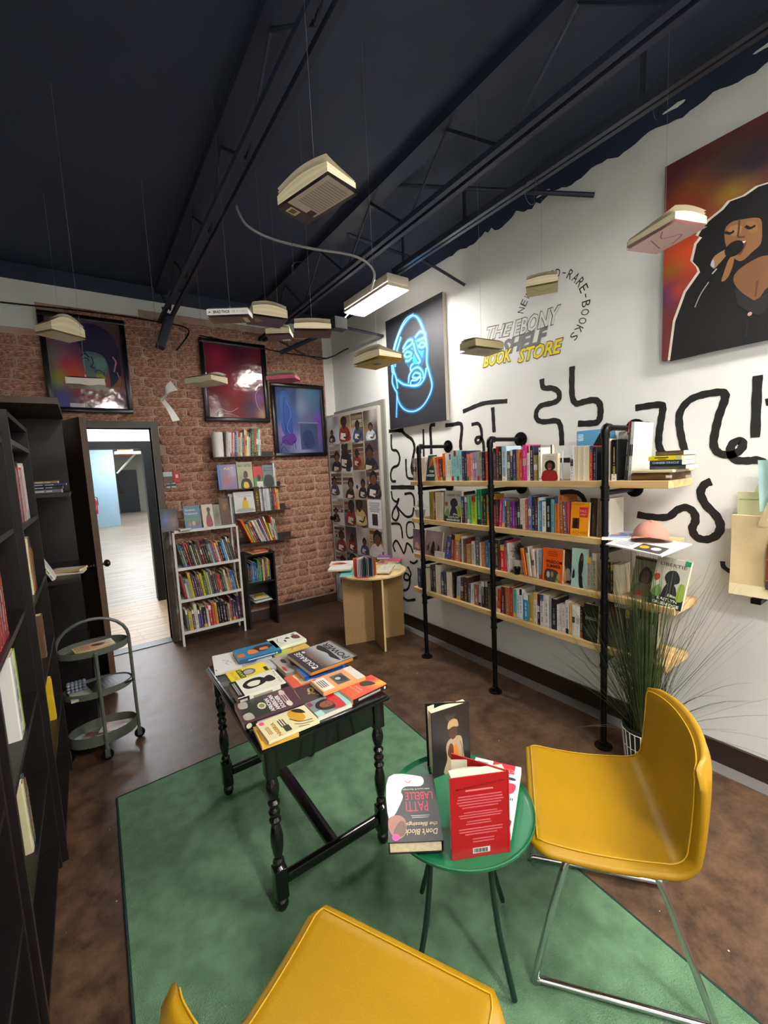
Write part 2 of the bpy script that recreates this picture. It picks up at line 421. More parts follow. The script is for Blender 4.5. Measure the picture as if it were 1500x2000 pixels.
# ============================================================ SHELL
XR, YB, XL, ZC, YF = 2.455, 4.4, -.46, 3.24, -3.2
wallm = mat('white wall paint', '#e4e6e4', .62, c2='#dfe1df', scale=2, bump=.04, bscale=60)
bwallm = mat('wallpaper mortar', '#a88a78', .85, c2='#c0a490', scale=9)
brickm = mat('pressed brick', '#7c4232', .85, c2='#c69c84', scale=8, detail=7, bump=.4, bscale=60)
navy = mat('dark navy paint', '#232e44', .6, c2='#2a354d', scale=1.2, bump=.06, bscale=30)
steel = mat('painted joist steel', '#1b2438', .55)
floorm = mat('stained concrete', '#4a3428', .34, c2='#583f2b', scale=1.6, detail=9, bump=.05, bscale=22)
def floor_nodes(m):
    nt = m.node_tree; b = nt.nodes['Principled BSDF']; tc = nt.nodes.new('ShaderNodeTexCoord')
    src = b.inputs['Base Color'].links[0].from_socket
    n = nt.nodes.new('ShaderNodeTexNoise'); n.inputs['Scale'].default_value = 8.5; n.inputs['Detail'].default_value = 14; n.inputs['Roughness'].default_value = .8
    nt.links.new(tc.outputs['Object'], n.inputs['Vector'])
    r = nt.nodes.new('ShaderNodeValToRGB'); r.color_ramp.elements[0].position = .4; r.color_ramp.elements[1].position = .62
    r.color_ramp.elements[0].color = (*lin('#251a15'), 1); r.color_ramp.elements[1].color = (*lin('#725640'), 1); nt.links.new(n.outputs[0], r.inputs[0])
    mx = nt.nodes.new('ShaderNodeMix'); mx.data_type = 'RGBA'; mx.inputs[0].default_value = .62
    nt.links.new(src, mx.inputs[6]); nt.links.new(r.outputs[0], mx.inputs[7])
    # chips of white paint
    v = nt.nodes.new('ShaderNodeTexVoronoi'); v.inputs['Scale'].default_value = 16; nt.links.new(tc.outputs['Object'], v.inputs['Vector'])
    lt = nt.nodes.new('ShaderNodeMath'); lt.operation = 'LESS_THAN'; lt.inputs[1].default_value = .045; nt.links.new(v.outputs['Distance'], lt.inputs[0])
    n2 = nt.nodes.new('ShaderNodeTexNoise'); n2.inputs['Scale'].default_value = 2.2; nt.links.new(tc.outputs['Object'], n2.inputs['Vector'])
    g = nt.nodes.new('ShaderNodeMath'); g.operation = 'GREATER_THAN'; g.inputs[1].default_value = .53; nt.links.new(n2.outputs[0], g.inputs[0])
    mu = nt.nodes.new('ShaderNodeMath'); mu.operation = 'MULTIPLY'; nt.links.new(lt.outputs[0], mu.inputs[0]); nt.links.new(g.outputs[0], mu.inputs[1])
    m2 = nt.nodes.new('ShaderNodeMix'); m2.data_type = 'RGBA'; m2.inputs[7].default_value = (.5, .45, .4, 1)
    nt.links.new(mu.outputs[0], m2.inputs[0]); nt.links.new(mx.outputs[2], m2.inputs[6]); nt.links.new(m2.outputs[2], b.inputs['Base Color'])
    rr = nt.nodes.new('ShaderNodeMapRange'); rr.inputs[3].default_value = .22; rr.inputs[4].default_value = .6; nt.links.new(n.outputs[0], rr.inputs[0]); nt.links.new(rr.outputs[0], b.inputs['Roughness'])
floor_nodes(floorm)
structure(MB().box(XL-.1, XR+.1, YF-.1, YB+.06, -.08, 0).build('floor', floorm))
structure(MB().box(XL-.1, XR+.1, YF-.1, YB+.1, ZC, ZC+.08).build('ceiling', navy))
wr = structure(MB().box(XR, XR+.1, YF, YB+.1, 0, ZC).build('wall_right', wallm))
wl = structure(MB().box(XL-.1, XL, YF, YB+.1, 0, ZC).build('wall_left', wallm))
wf = structure(MB().box(XL, XR, YF-.1, YF, 0, ZC).build('wall_front', wallm))
DX0, DX1, DZ = -.30, .545, 2.0      # doorway in the brick wall
wb = structure(MB().box(XL, DX0, YB, YB+.1, 0, ZC).box(DX1, XR, YB, YB+.1, 0, ZC).box(DX0, DX1, YB, YB+.1, DZ, ZC).build('wall_back', wallm))
# printed brick panelling on the back wall with its ragged top
mb = MB()
def backing_top(x): return 2.78 if x < -.16 else 2.97+.03*(x+.16)
mb.box(DX1+.0, 2.335, YB-.006, YB, 0, 3.03); mb.box(-.17, DX1, YB-.006, YB, DZ, 2.97); mb.box(XL, -.17, YB-.006, YB, DZ, 2.76); mb.box(XL, DX0-.0, YB-.006, YB, 0, DZ)
mb.build('brick_backing', bwallm, wb)
mb = MB()
for x in (1.44, -.1 , .9): mb.box(x-.002, x+.002, YB-.0075, YB-.006, .1 if x > DX1 else DZ+.1, 2.9)
mb.build('wallpaper_seam', mat('seam', '#cbb09c', .8), wb)
var = []
rb = random.Random(3)
for k in range(9):
    n = 20; vs = []; fs = []
    for (ins, dz) in ((0, 0), (.03, -.006), (.07, -.0075)):
        for i in range(n):
            t = 2*pi*i/n; c, s_ = cos(t), sin(t); q = 9
            rr_ = (abs(c)**q+abs(s_)**q)**(-1/q)*(1+rb.uniform(-.045, .045)*(1 if ins == 0 else .6))
            vs.append((.5*c*rr_*(1-ins*.7), dz+rb.uniform(-.0012, .0012)*(ins > 0), .5*s_*rr_*(1-ins*1.6)))
    for L in range(2):
        for i in range(n): j = (i+1) % n; fs.append((L*n+i, L*n+j, (L+1)*n+j, (L+1)*n+i))
    fs.append(tuple(range(2*n, 3*n))); b = MB(); b.add(vs, fs); var.append(b)
bme = [v.mesh('brick', brickm, 60) for v in var]
CH = .0865; row_ = 0; z = .115; cand = []
while z < 3.0:
    x = XL+rb.uniform(-.2, 0)
    while x < 2.335:
        L = rb.choice([.13, .2, .235, .26, .29])*rb.uniform(.92, 1.08); a = max(x, XL+.004); b_ = min(x+L-.013, 2.33)
        top = 3.0+.02*sin(x*3) if x > .7 else 2.97 if x > -.18 else 2.78
        if z+CH < DZ+.05 and DX0-.06 < b_ and a < DX1+.06:
            if a < DX0-.06: b_ = min(b_, DX0-.062)
            elif b_ > DX1+.06: a = max(a, DX1+.062)
            else: b_ = a
        if a < -.17 < b_ and z+CH > 2.76: a = -.165
        if b_-a > .04 and z+CH*.9 < top: cand.append((a, b_, z+rb.uniform(-.003, .003), rb.randrange(9)))
        x += L
    z += CH; row_ += 1
def hidden(c): x, zz = (c[0]+c[1])/2, c[2]; return x < -.1 and zz < 1.9 or (.62 < x < 1.2 and zz < 1.2) or (1.2 < x < 1.55 and zz < .75)
cand.sort(key=lambda c: (hidden(c), -(c[1]-c[0])))
rest = MB()
for i, (a, b_, zz, k) in enumerate(cand):
    if i < 300:
        o = bpy.data.objects.new('brick', bme[k]); COL.objects.link(o); o.parent = wb
        o.location = ((a+b_)/2, YB-.006, zz+CH/2); o.scale = (b_-a, 1, CH-.006)
    else:
        rest.add([((a+b_)/2+v[0]*(b_-a), YB-.006+v[1], zz+CH/2+v[2]*(CH-.006)) for v in var[k].v], var[k].f)
if rest.v:
    o = rest.build('small_bricks', brickm, wb, 60); o['kind'] = 'stuff'
tm = mat('baseboard brown', '#3c2f27', .5, c2='#4a3a2e', scale=8)
structure(MB().box(DX1+.06, XR, YB-.02, YB-.0005, 0, .1).build('baseboard_back', tm))
structure(MB().box(XR-.016, XR-.0005, YF, 3.38, .0, .115).build('baseboard_right', mat('baseboard dark', '#2e211b', .45)))
structure(MB().box(XR-.10, XR-.016, YF, YB-.03, .0, .006).build('trim_1', mat('floor sealant strip', '#6e6a68', .5)))
structure(MB().box(2.337, XR, YB-.009, YB-.0005, .1, 3.1).build('trim_2', mat('corner strip white', '#e2e0da', .5)))
# black paint lapping down from the ceiling on the right wall
mb = MB(); rj = random.Random(5); N = 260; prev = None; pts = []
for i in range(N+1):
    y = YF+(YB-YF)*i/N; zz = 3.115+rj.uniform(-.006, .006)+.012*sin(i*.7)+(.02 if rj.random() < .1 else 0)
    if y > 2.45: zz = 3.12
    pts.append((y, zz))
for (y0, z0), (y1, z1) in zip(pts, pts[1:]): mb.add([(XR-.0015, y0, z0), (XR-.0015, y1, z1), (XR-.0015, y1, ZC), (XR-.0015, y0, ZC)], [(0, 1, 2, 3)])
mb.build('ceiling_paint_overlap', navy, wr)
mb = MB()
for y, zz in ((1.66, 3.15), (.96, 3.17), (.62, 3.18)): mb.poly([(XR-.0022, y+.05*cos(t), zz+.009*sin(t)*(1+.4*cos(3*t))) for t in [k*2*pi/10 for k in range(10)]])
mb.build('missed_paint_patch', wallm, wr)
structure(MB().box(XL, XR, YB-.012, YB-.0005, 3.12, ZC).build('trim_3', navy))

# ------------------------------------------------------------ doorway, door leaf
brown = mat('brown door paint', '#33251c', .42, c2='#3d2d22', scale=3, bump=.03)
casem = mat('casing taupe', '#5b5348', .5)
c = MB()
c.box(DX1, DX1+.055, YB-.045, YB+.12, 0, DZ+.055).box(DX0-.055, DX0, YB-.045, YB+.12, 0, DZ+.055).box(DX0, DX1, YB-.045, YB+.12, DZ, DZ+.055)
d1 = structure(c.build('door_1', casem))
MB().box(DX0, DX1, YB-.02, YB+.12, 0, .006).build('threshold', mat('threshold', '#1c1b1c', .4), d1)
e0 = Vector((DX0+.03, 4.355, 0)); e1 = Vector((.037, 3.60, 0)); u = (e1-e0).normalized(); nn = Vector((u.y, -u.x, 0)); LD = (e1-e0).length
ML = basis(e0, u, nn*-1, UP) if False else basis(e0, u, UP.cross(u), UP)
leaf = MB().box(0, LD, -.02, .02, .012, 1.99, ML).build('door_leaf', brown, d1)
MB().box(LD, LD+.0012, -.02, .02, .012, 1.99, ML).build('door_edge', mat('door edge', '#5a4534', .45), leaf)
kn = MB()
knobm = mat('aged brass knob', '#6a5a48', .25, .9)
for sgn in (-1, 1):
    Mk = ML@Matrix.Translation((LD-.065, .02*sgn, .95))@Matrix.Rotation(-sgn*pi/2, 4, 'X')
    MB().lathe([(.03, 0), (.03, .006), (.011, .01), (.011, .035), (.024, .045), (.028, .058), (.022, .07), (.006, .074)], M=Mk, n=14).build('door_knob', knobm, leaf, True)
for zz in (.2, 1.0, 1.8): MB().box(-.028, .0, -.012, .012, zz, zz+.09, ML).build('hinge', knobm, d1)

# ------------------------------------------------------------ hall seen through the doorway
hw = mat('hall white wall', '#dfe0d8', .7); hb = mat('hall blue wall', '#9fc0d6', .7); hg = mat('hall grey wall', '#9a9b92', .7); bf = mat('black door frame', '#0d0d0f', .4)
planks = mat('hall planks far', '#8d8574', .42, c2='#b5a895', scale=1.4, stretch=(1, 14, 1))
pl2 = mat('hall planks warm', '#a88c68', .42, c2='#c0a27c', scale=1.4, stretch=(1, 14, 1))
HY = 6.02
fl = structure(MB().box(-3, 6, YB+.06, 25, -.08, -.004).build('floor', planks))
# boards close to the doorway, one by one
yy = YB+.12; rp = random.Random(2); k = 0
pm = pl2; bx = {}
while yy < HY+2.8:
    x = -1.2-rp.random()*.9
    while x < 1.7:
        L = rp.uniform(.9, 1.3); a, b_ = max(x, -1.2), min(x+L, 1.7)
        if b_-a > .05:
            o = MB().box(a+.0015, b_-.0015, yy+.0015, yy+.1185, -.004, .0).build('floor_board', pl2 if yy < HY else planks, fl)
        x += L
    yy += .12
structure(MB().box(-3, 6, YB+.1, 25, 2.95, 3.03).build('ceiling', hw))
fx, ft = ony(279, 862, HY).x, ony(275, 862, HY).z     # frame outer right and top
ix, it = ony(264, 877, HY).x, ony(240, 877, HY).z
fx = .735; ix = fx-.105
w = MB().box(fx, 6, HY, HY+.12, 0, 2.95).box(-3, -.6, HY, HY+.12, 0, 2.95).box(-.6, fx, HY, HY+.12, ft, 2.95)
structure(w.build('wall_hall', hw))
d2 = structure(MB().box(ix, fx, HY-.03, HY+.14, 0, ft).box(-.6, -.49, HY-.03, HY+.14, 0, ft).box(-.49, ix, HY-.03, HY+.14, it, ft).build('door_2', bf))
structure(MB().box(-3, -2.9, YB, 25, 0, 2.95).build('wall_hall', hw)); structure(MB().box(5.9, 6, YB, 25, 0, 2.95).build('wall_hall', hw))
BY = 17.0
bx1 = onz(234, 1024, 0).x
bxr = ony(228, 950, BY).x
blue = structure(MB().box(-3, bxr, BY, BY+.2, 0, 2.95).build('wall_far', hb))
structure(MB().box(-3, 6, 23.5, 23.6, 0, 2.95).build('wall_beyond', hg))
a = ony(227, 919, 23.45); b_ = ony(266, 918, 23.45)
dd = structure(MB().box(a.x, b_.x, 23.4, 23.48, 0, a.z).build('door_3', mat('far black door', '#23252a', .5)))
MB().lathe([(.05, 0), (.05, .05), (.02, .08)], M=Matrix.Translation((a.x+.12, 23.4, 1.0))@Matrix.Rotation(pi/2, 4, 'X')).build('door_knob', knobm, dd)
p = ony(173, 943, BY); s_ = empty('wall_notice', (p.x, BY-.02, p.z), 0, 'small red and cream notice on the blue wall down the hall', 'notice')
MB().box(-.09, .09, -.01, .015, -.2, .2).build('board', mat('red notice', '#b8442e', .6), s_)
MB().box(-.06, .05, -.012, -.0101, -.15, .12).build('print_panel', mat('notice cream', '#e0d0b8', .6), s_)
p = ony(181, 987, BY); e = empty('fire_extinguisher', (p.x+.02, BY-.12, p.z-.3), 0, 'red fire extinguisher hanging on the blue wall down the hall', 'extinguisher')
MB().lathe([(.0, .0), (.1, .01), (.11, .05), (.11, .42), (.08, .5), (.035, .54), (.035, .58)], n=14).build('cylinder', mat('extinguisher red', '#b41420', .3), e, True)
MB().box(-.03, .03, -.03, .03, .58, .64).tube([(0, 0, .62), (-.14, 0, .68)], .015).tube([(0, 0, .6), (.12, 0, .55), (.13, 0, .3)], .012).build('valve_and_hose', bf, e)
MB().box(-.07, .07, -.113, -.111, .15, .3).build('label', hw, e)
# small shelf unit hanging near the far ceiling
a = ony(222, 880, 15.5)
sh = empty('wall_bracket_shelf', (a.x, 15.5, a.z), 0, 'white bracket shelf high beside the blue wall in the hall', 'shelf')
MB().box(0, .7, -.2, .2, -.12, -.04).build('board', hw, sh); MB().tube([(0.02, 0, -.7), (.55, 0, -.12)], .03).box(.35, .5, -.1, .1, -.04, .18).box(.1, .28, -.1, .1, -.04, .18).build('bracket', hw, sh)
a = ony(243, 882, 15.4)
e = MB().rbox(-.16, .16, -.05, .05, -.12, .12, .03, axis=1).build('alarm_box', mat('alarm red', '#d8503a', .5), None); e.location = a
tag(e, 'red sign box near the far hall ceiling lamp', 'sign')

# ------------------------------------------------------------ lamps
white_en = mat('lamp white enamel', '#e8e0cc', .4)
def fixture(x, y, z, L, st, label, w=.2, axis='y', tone='#fffaf2'):
    e = empty('ceiling_light', (x, y, z), 0 if axis == 'y' else pi/2, label, 'lamp')
    dif = mat(f'lamp diffuser {st}', '#ffffff', .4, emit=(tone, st))
    MB().rbox(-w/2, w/2, -L/2, L/2, .012, .075, .012, axis=1).build('housing', white_en, e, True)
    MB().box(-w/2, -w/2+.004, -L/2, L/2, -.012, .0115).box(w/2-.004, w/2, -L/2, L/2, -.012, .0115).box(-w/2+.004, w/2-.004, -L/2, -L/2+.004, -.012, .0115).box(-w/2+.004, w/2-.004, L/2-.004, L/2, -.012, .0115).build('skirt', white_en, e)
    MB().rbox(-w/2+.008, w/2-.008, -L/2+.008, L/2-.008, -.016, .0115, .006, axis=1).build('diffuser', dif, e)
    return e
labs = ['lit white fluorescent fixture under the steel channel by the portrait', 'fluorescent fixture further along the steel channel above the chairs', 'fluorescent fixture on the ceiling behind the reading corner']
for L, lb in zip(LAMPS, labs): fixture(*L, lb)
for i, L in enumerate(HALL_LAMPS): fixture(*L, f'{["nearest","second","third","fourth","farthest"][i]} bright ceiling light along the hall', w=.5, tone='#f4f8ff')
# channel, hangers, joists, pipes
ch = empty('steel_channel', (2.035, 0, 2.955), 0, 'grey slotted steel channel running under the ceiling to the lit lamp', 'channel')
chm = mat('galvanised channel', '#4a505c', .35, .6)
for s0 in (-1, 1): MB().box(.018*s0-.012, .018*s0+.012, YF+.02, 2.62, 0, .03).build('rail', chm, ch)
MB().box(-.03, .03, YF+.02, 2.62, .03, .036).build('channel_back', chm, ch)
for y in (-1.5, -.2, .9, 1.9, 2.5): MB().box(-.006, .006, y, y+.02, .036, ZC-2.956).build('hanger', chm, ch)
def joist(x, zb, label, zt=3.19, x2=None, wdt=.05, y0=YF+.05, y1=YB-.02):
    e = empty('roof_joist', (x, 0, 0), 0, label, 'joist')
    for s0 in (-1, 1):
        MB().box(s0*wdt/2-.014, s0*wdt/2+.014, y0, y1, zb, zb+.028).build('bottom_chord', steel, e)
    MB().box(-.05, .05, y0, y1, zt, zt+.045).build('top_chord', steel, e)
    n = 22; y = y0; st = (y1-y0)/n
    for i in range(n):
        a, b = (zb+.014, zt) if i % 2 else (zt, zb+.014)
        MB().tube([(0, y+i*st, a), (0, y+(i+1)*st, b)], .008, 6).build('web_bar', steel, e)
    return e
joist(1.64, 2.89, 'open web steel joist nearest the white wall')
joist(.74, 2.93, 'open web steel joist over the middle of the room', wdt=.07)
for pts, r, lb in (([onx(1160, 381, XR-.01), ond(690, 358, 2.62)+Vector((0, 0, 0))], .013, 'black brace pipe ending high on the white wall above the logo'),
                   ([onx(908, 557, XR-.01), (2.2, 2.46, 3.02), (2.03, 2.52, 3.06), (1.64, 2.62, 3.14)], .011, 'short black brace rod right of the lit lamp'),
                   ([onx(749, 656, XR-.01), (2.0, 3.55, 2.86), (1.65, 3.75, 2.9)], .012, 'short black rod meeting the wall left of the neon style portrait'),
                   ([onx(680, 680, XR-.01), (2.2, 4.25, 2.74), (1.66, 4.2, 2.9)], .008, 'thin black rod in the corner under the lamp')):
    o = MB().tube(catmull(pts, 4), r, 8).build('brace_rod', steel); tag(o, lb, 'rod')
# beam end and junction box by the brick wall
o = MB().tube([ony(548, 689, 4.05), ony(640, 648, 3.6)], .022, 4).build('angle_brace', steel); tag(o, 'black angle brace in front of the brick wall near the corner', 'brace')
o = MB().box(-.05, .05, -.04, .04, -.04, .04).build('junction_box', mat('junction box', '#3c3e40', .5, .5), loc=ond(661, 633, 3.1)); tag(o, 'grey junction box at the end of the conduit below the lamp', 'box')
o = MB().tube([ond(661, 633, 3.08), ony(688, 606, 3.17)], .006).build('conduit', chm); tag(o, 'thin bare conduit from the junction box up to the lit lamp', 'conduit')
o = MB().rbox(-.035, .035, -.05, .05, -.15, .15, .01, Matrix.Translation(ony(322, 648, 4.2))@Matrix.Rotation(.35, 4, 'Y')).build('beam_bracket', steel); tag(o, 'black steel beam bracket by the brick wall above the doorway', 'bracket')
o = MB().tube(catmull([ony(325, 622, 4.3), ony(318, 600, 4.3)], 4), .012).build('bracket_strut', steel); tag(o, 'short strut above the beam bracket', 'strut')
P = [ony(0, 590, 4.36), ony(200, 612, 4.36), ony(330, 632, 4.36), ony(362, 640, 4.36), ony(368, 652, 4.34), ony(345, 684, 4.34)]
o = MB().tube(catmull(P, 5), .006, 6).build('black_cable', BLACKM); tag(o, 'black cable along the top of the brick wall with a dangling end', 'cable')
o = MB().tube([ony(390, 655, 4.37), ony(560, 690, 4.37), ony(640, 700, 4.37)], .005, 6).build('black_cable', BLACKM); tag(o, 'black cable above the red poster', 'cable')
P = [ond(460, 395, 2.35), ond(466, 415, 2.35), ond(485, 442, 2.36), ond(530, 466, 2.4), ond(600, 484, 2.45), ond(680, 497, 2.5), ond(715, 512, 2.55), ond(731, 533, 2.58), ond(728, 553, 2.6), ond(722, 570, 2.62)]
cd_ = empty('flexible_conduit', P[0], 0, 'pale flexible conduit curving across the dark ceiling to the lit lamp', 'conduit')
q = catmull(P, 6); MB().tube([p-P[0] for p in q], .007, 8).build('conduit_tube', mat('conduit grey', '#9a9a9c', .4, .3), cd_, True)
for i in (18, 27, 36, 45):
    p = q[i]-P[0]; MB().tube([p-Vector((0, 0, .012)), p+Vector((0, 0, .05))], .0025, 5).build('strap', chm, cd_)
# curls of loose wire
for i, (x, y, D) in enumerate(((590, 525, 2.3), (1045, 372, 2.0), (1290, 205, 1.9), (497, 292, 2.0))):
    c0 = ond(x, y, D); r = .05 if i != 1 else .055
    pts = [c0+Vector((r*cos(t), 0, r*sin(t)*.8)) for t in [k*.5+i for k in range(8 if i != 1 else 12)]]
    pts = [p+Vector((0, 0.004*k, 0)) for k, p in enumerate(pts)]; pts += [Vector((pts[-1].x+.01, pts[-1].y, pts[-1].z+.05)), Vector((pts[-1].x+.01, pts[-1].y, ZC-.001))]
    o = MB().tube(catmull(pts, 3), .0014, 5).build('loose_wire', chm); tag(o, ['loose wire curl hanging left of the lit lamp', 'loose wire ring on the steel channel above the logo', 'loose wire curl high over the singer painting', 'small wire end under the middle joist'][i], 'wire')

# ------------------------------------------------------------ murals on the right wall
XI = XR-.0012
ink = mat('black mural paint', '#0f0f10', .55, c2='#171718', scale=30)
def mural(tf, pts, w=.031, closed=False):
    ox, oy, s = tf; P = [onx(ox+x/s, oy+y/s, XI) for x, y in pts]; q = catmull(P, 5, closed); L = []; R = []; n = len(q)
    for i, v in enumerate(q):
        a, b = (q[(i-1) % n], q[(i+1) % n]) if closed else (q[max(i-1, 0)], q[min(i+1, n-1)])
        t = (b-a).normalized(); k = Vector((0, -t.z, t.y))*w/2*(1+.07*sin(i*1.7)); L.append(v+k); R.append(v-k)
    fs = [(i, i+n, (i+1) % n+n, (i+1) % n) for i in range(n if closed else n-1)]
    MB().add(L+R, fs).build('mural_stroke', ink, wr)
A7 = (1180, 700, 4); A5 = (880, 500, 4.6875); A1 = (780, 820, 6.25); A8 = (620, 760, 4.545); A2 = (960, 820, 6.25)
mural(A7, [(243, 388), (350, 370), (440, 362), (458, 390), (445, 480), (428, 600), (430, 690), (480, 760), (560, 770), (625, 730), (612, 660), (590, 540), (590, 430), (650, 340), (740, 292), (880, 265), (940, 275), (940, 330), (900, 440), (870, 560), (855, 670), (890, 735), (970, 755), (1040, 735), (1080, 690), (1070, 645), (1010, 660), (985, 720), (1020, 790), (1120, 800), (1200, 795), (1265, 830)], .034)
mural(A7, [(258, 1220), (380, 1240), (500, 1238), (570, 1185), (640, 1165), (700, 1205), (712, 1270), (688, 1330), (720, 1395), (800, 1415), (880, 1380), (908, 1310), (875, 1230), (790, 1140), (753, 1050), (785, 985), (838, 962)], .037)
mural(A7, [(1200, 133), (1190, 350), (1180, 618)], .035)
mural(A7, [(1262, 345), (1330, 330), (1380, 360)], .03); mural(A7, [(925, 1585), (935, 1630), (1000, 1672), (1060, 1690)], .02)
mural(A5, [(112, 1425), (220, 1378), (320, 1345), (520, 1328)]); mural(A5, [(385, 1385), (392, 1500), (398, 1615)])
mural(A5, [(835, 1125), (850, 1205), (930, 1210), (988, 1245), (990, 1310), (935, 1345), (830, 1370), (785, 1430), (792, 1495), (850, 1518), (960, 1508), (1000, 1540), (1015, 1630), (1018, 1735)], .034)
mural(A5, [(1113, 1010), (1110, 1150), (1115, 1290), (1150, 1350), (1220, 1335), (1310, 1318), (1362, 1350), (1373, 1440), (1350, 1515), (1280, 1532), (1165, 1535)], .036)
mural(A1, [(560, 68), (650, 58), (735, 45), (762, 90), (755, 200), (745, 290), (752, 370)]); mural(A1, [(880, 60), (955, 45), (990, 90), (1005, 190), (985, 265), (950, 285), (930, 250), (950, 215), (995, 220), (1022, 270), (1030, 350), (1032, 410)], .026)
mural(A1, [(437, 58), (385, 70), (378, 140), (385, 250), (390, 420)]); mural(A1, [(292, 112), (296, 300), (298, 450)], .022)
mural(A8, [(633, 375), (700, 368), (745, 372), (790, 412), (840, 450), (862, 520), (850, 600), (835, 700), (850, 760)]); mural(A8, [(705, 352), (735, 362), (765, 352)], .05)
mural(A8, [(655, 400), (660, 530), (705, 548), (730, 610), (715, 675), (668, 700), (650, 760), (662, 815), (697, 818)], .026)
mural(A8, [(785, 620), (788, 720), (800, 785), (850, 797)], .024); mural(A8, [(652, 873), (760, 871), (862, 873)], .04)
mural(A8, [(655, 905), (668, 975), (705, 1000), (722, 970), (708, 1020), (672, 1080), (665, 1140), (700, 1165), (722, 1110), (705, 1045), (735, 1080), (790, 1132), (840, 1120), (856, 1050)], .024)
mural(A8, [(772, 932), (830, 925), (856, 965), (860, 1040)], .024); mural(A8, [(655, 1195), (725, 1198), (748, 1250), (755, 1325)], .024)
mural(A8, [(800, 1188), (852, 1192), (858, 1300), (808, 1318), (790, 1260)], .02, True)
mural(A8, [(690, 1445), (672, 1385), (700, 1345), (735, 1395), (765, 1455), (782, 1420), (795, 1370), (830, 1400), (848, 1455)], .024)
mural(A8, [(820, 1530), (855, 1545), (890, 1520)], .022); mural(A8, [(800, 1575), (830, 1640), (805, 1695), (770, 1680), (780, 1635), (815, 1660), (820, 1720), (800, 1775), (760, 1788)], .022)
mural(A8, [(762, 1850), (800, 1875), (870, 1866)], .024)
mural(A2, [(800, 495), (880, 493), (960, 492)], .03); mural(A2, [(835, 885), (990, 880), (1080, 910), (1130, 980), (1140, 1080)], .03); mural(A1, [(780, 900), (850, 890), (925, 880)], .024)
mural(A2, [(1380, 60), (1440, 120), (1440, 200), (1430, 300)], .03)

# ------------------------------------------------------------ logo lettering
lg = empty('wall_lettering', (XR, 1.8, 2.3), 0, 'store lettering in grey, white and yellow with a ring of words on the white wall', 'sign')
def wtext(txt, c, wd, hg, col, bold, name, rot=0, shear=.3, off=0.):
    a = MB(); art(a, [('t', txt, 0, 0, wd, hg, col, bold, rot, shear)], Vector((XI-off, c[0], c[1]))-lg.location, Vector((0, -1, 0)), Vector((0, 0, 1)), Vector((-1, 0, 0)))
    return a.build(name, WALLINK, lg)
def wq(px, py): p = onx(px, py, XI); return p
def word(txt, p0, p1, hg, col, bold, name, shear=.3, off=0., dh=0):
    a, b = wq(*p0), wq(*p1); c = (a+b)/2; L = sqrt((a.y-b.y)**2+(a.z-b.z)**2); an = math.degrees(atan2(b.z-a.z, a.y-b.y))
    wtext(txt, (c.y, c.z), L+dh, hg+dh, col, bold, name, an, shear, off)
for t, p0, p1, hg in (('THE', (951, 652), (1000, 642), .08), ('EBONY', (1003, 643), (1095, 612), .10)):
    word(t, p0, p1, hg, '#55565a', .055, 'outline_word', dh=.012); word(t, p0, p1, hg, '#dcdcd8', .02, 'white_word', off=.0004)
word('SHELF', (980, 681), (1071, 652), .105, '#707074', .05, 'grey_word')
word('BOOK', (944, 706), (1000, 692), .085, '#57500e', .06, 'brush_outline', dh=.012, off=.0006); word('BOOK', (944, 706), (1000, 692), .085, '#f0dc20', .03, 'brush_word', off=.001)
word('STORE', (1012, 696), (1099, 674), .085, '#57500e', .06, 'brush_outline', dh=.012, off=.0006); word('STORE', (1012, 696), (1099, 674), .085, '#e6d420', .03, 'brush_word', off=.001)
ring = 'NEW-USED-RARE-BOOKS'
a, b, c_ = wq(1018, 606), wq(1096, 533), wq(1121, 657)   # three letters on the ring: N, D..., last S
ax, az, bx_, bz, cx_, cz = -a.y, a.z, -b.y, b.z, -c_.y, c_.z
D = 2*(ax*(bz-cz)+bx_*(cz-az)+cx_*(az-bz))
ux = ((ax*ax+az*az)*(bz-cz)+(bx_*bx_+bz*bz)*(cz-az)+(cx_*cx_+cz*cz)*(az-bz))/D; uz = ((ax*ax+az*az)*(cx_-bx_)+(bx_*bx_+bz*bz)*(ax-cx_)+(cx_*cx_+cz*cz)*(bx_-ax))/D
R_ = sqrt((ax-ux)**2+(az-uz)**2); t0 = atan2(az-uz, ax-ux); t1 = atan2(cz-uz, cx_-ux)
if t1 > t0: t1 -= 2*pi
for i, chh in enumerate(ring):
    t = t0+(t1-t0)*i/(len(ring)-1); wtext(chh, (-(ux+R_*cos(t)), uz+R_*sin(t)), .034 if chh != '-' else .022, .05 if chh != '-' else .006, '#2a2a2c', .0, 'ring_letter', math.degrees(t)-90, 0)
# ============================================================ FURNITURE
# rug
rugm = mat('green rug pile', '#5a7e5e', .95, c2='#6e9472', scale=14, detail=10, bump=.9, bscale=260)
e = empty('rug', (.7, 1.36, 0), 0, 'dark green rug under the black table and the yellow chairs', 'rug')
rr = random.Random(4)
RC = [(-.03, .15), (1.37, .20), (1.375, .33), (1.43, .36), (1.47, 2.40), (-.02, 2.365)]
RC = [(-.055, .1), (1.40, .12), (1.365, .335), (1.47, 2.42), (-.02, 2.365)]
def rq(u, v):
    x0 = -.055+.035*v; x1 = 1.335+.135*v; y = .12+(2.365+.055*u-.12)*v
    return Vector((x0+(x1-x0)*u-.7, y-1.36+.004*sin(u*40)*(v > .99), .009+.0016*math.exp(-((u-.62-.03*v)*60)**2)*(v > .45)*(v < .92)+.0014*math.exp(-((v-.72+.02*u)*70)**2)*(u > .4)*(u < .95)))
MB().grid(rq, 90, 90).build('pile', rugm, e, True)
b = MB(); ed = [rq(0, 0), rq(1, 0), rq(1, 1), rq(0, 1)]
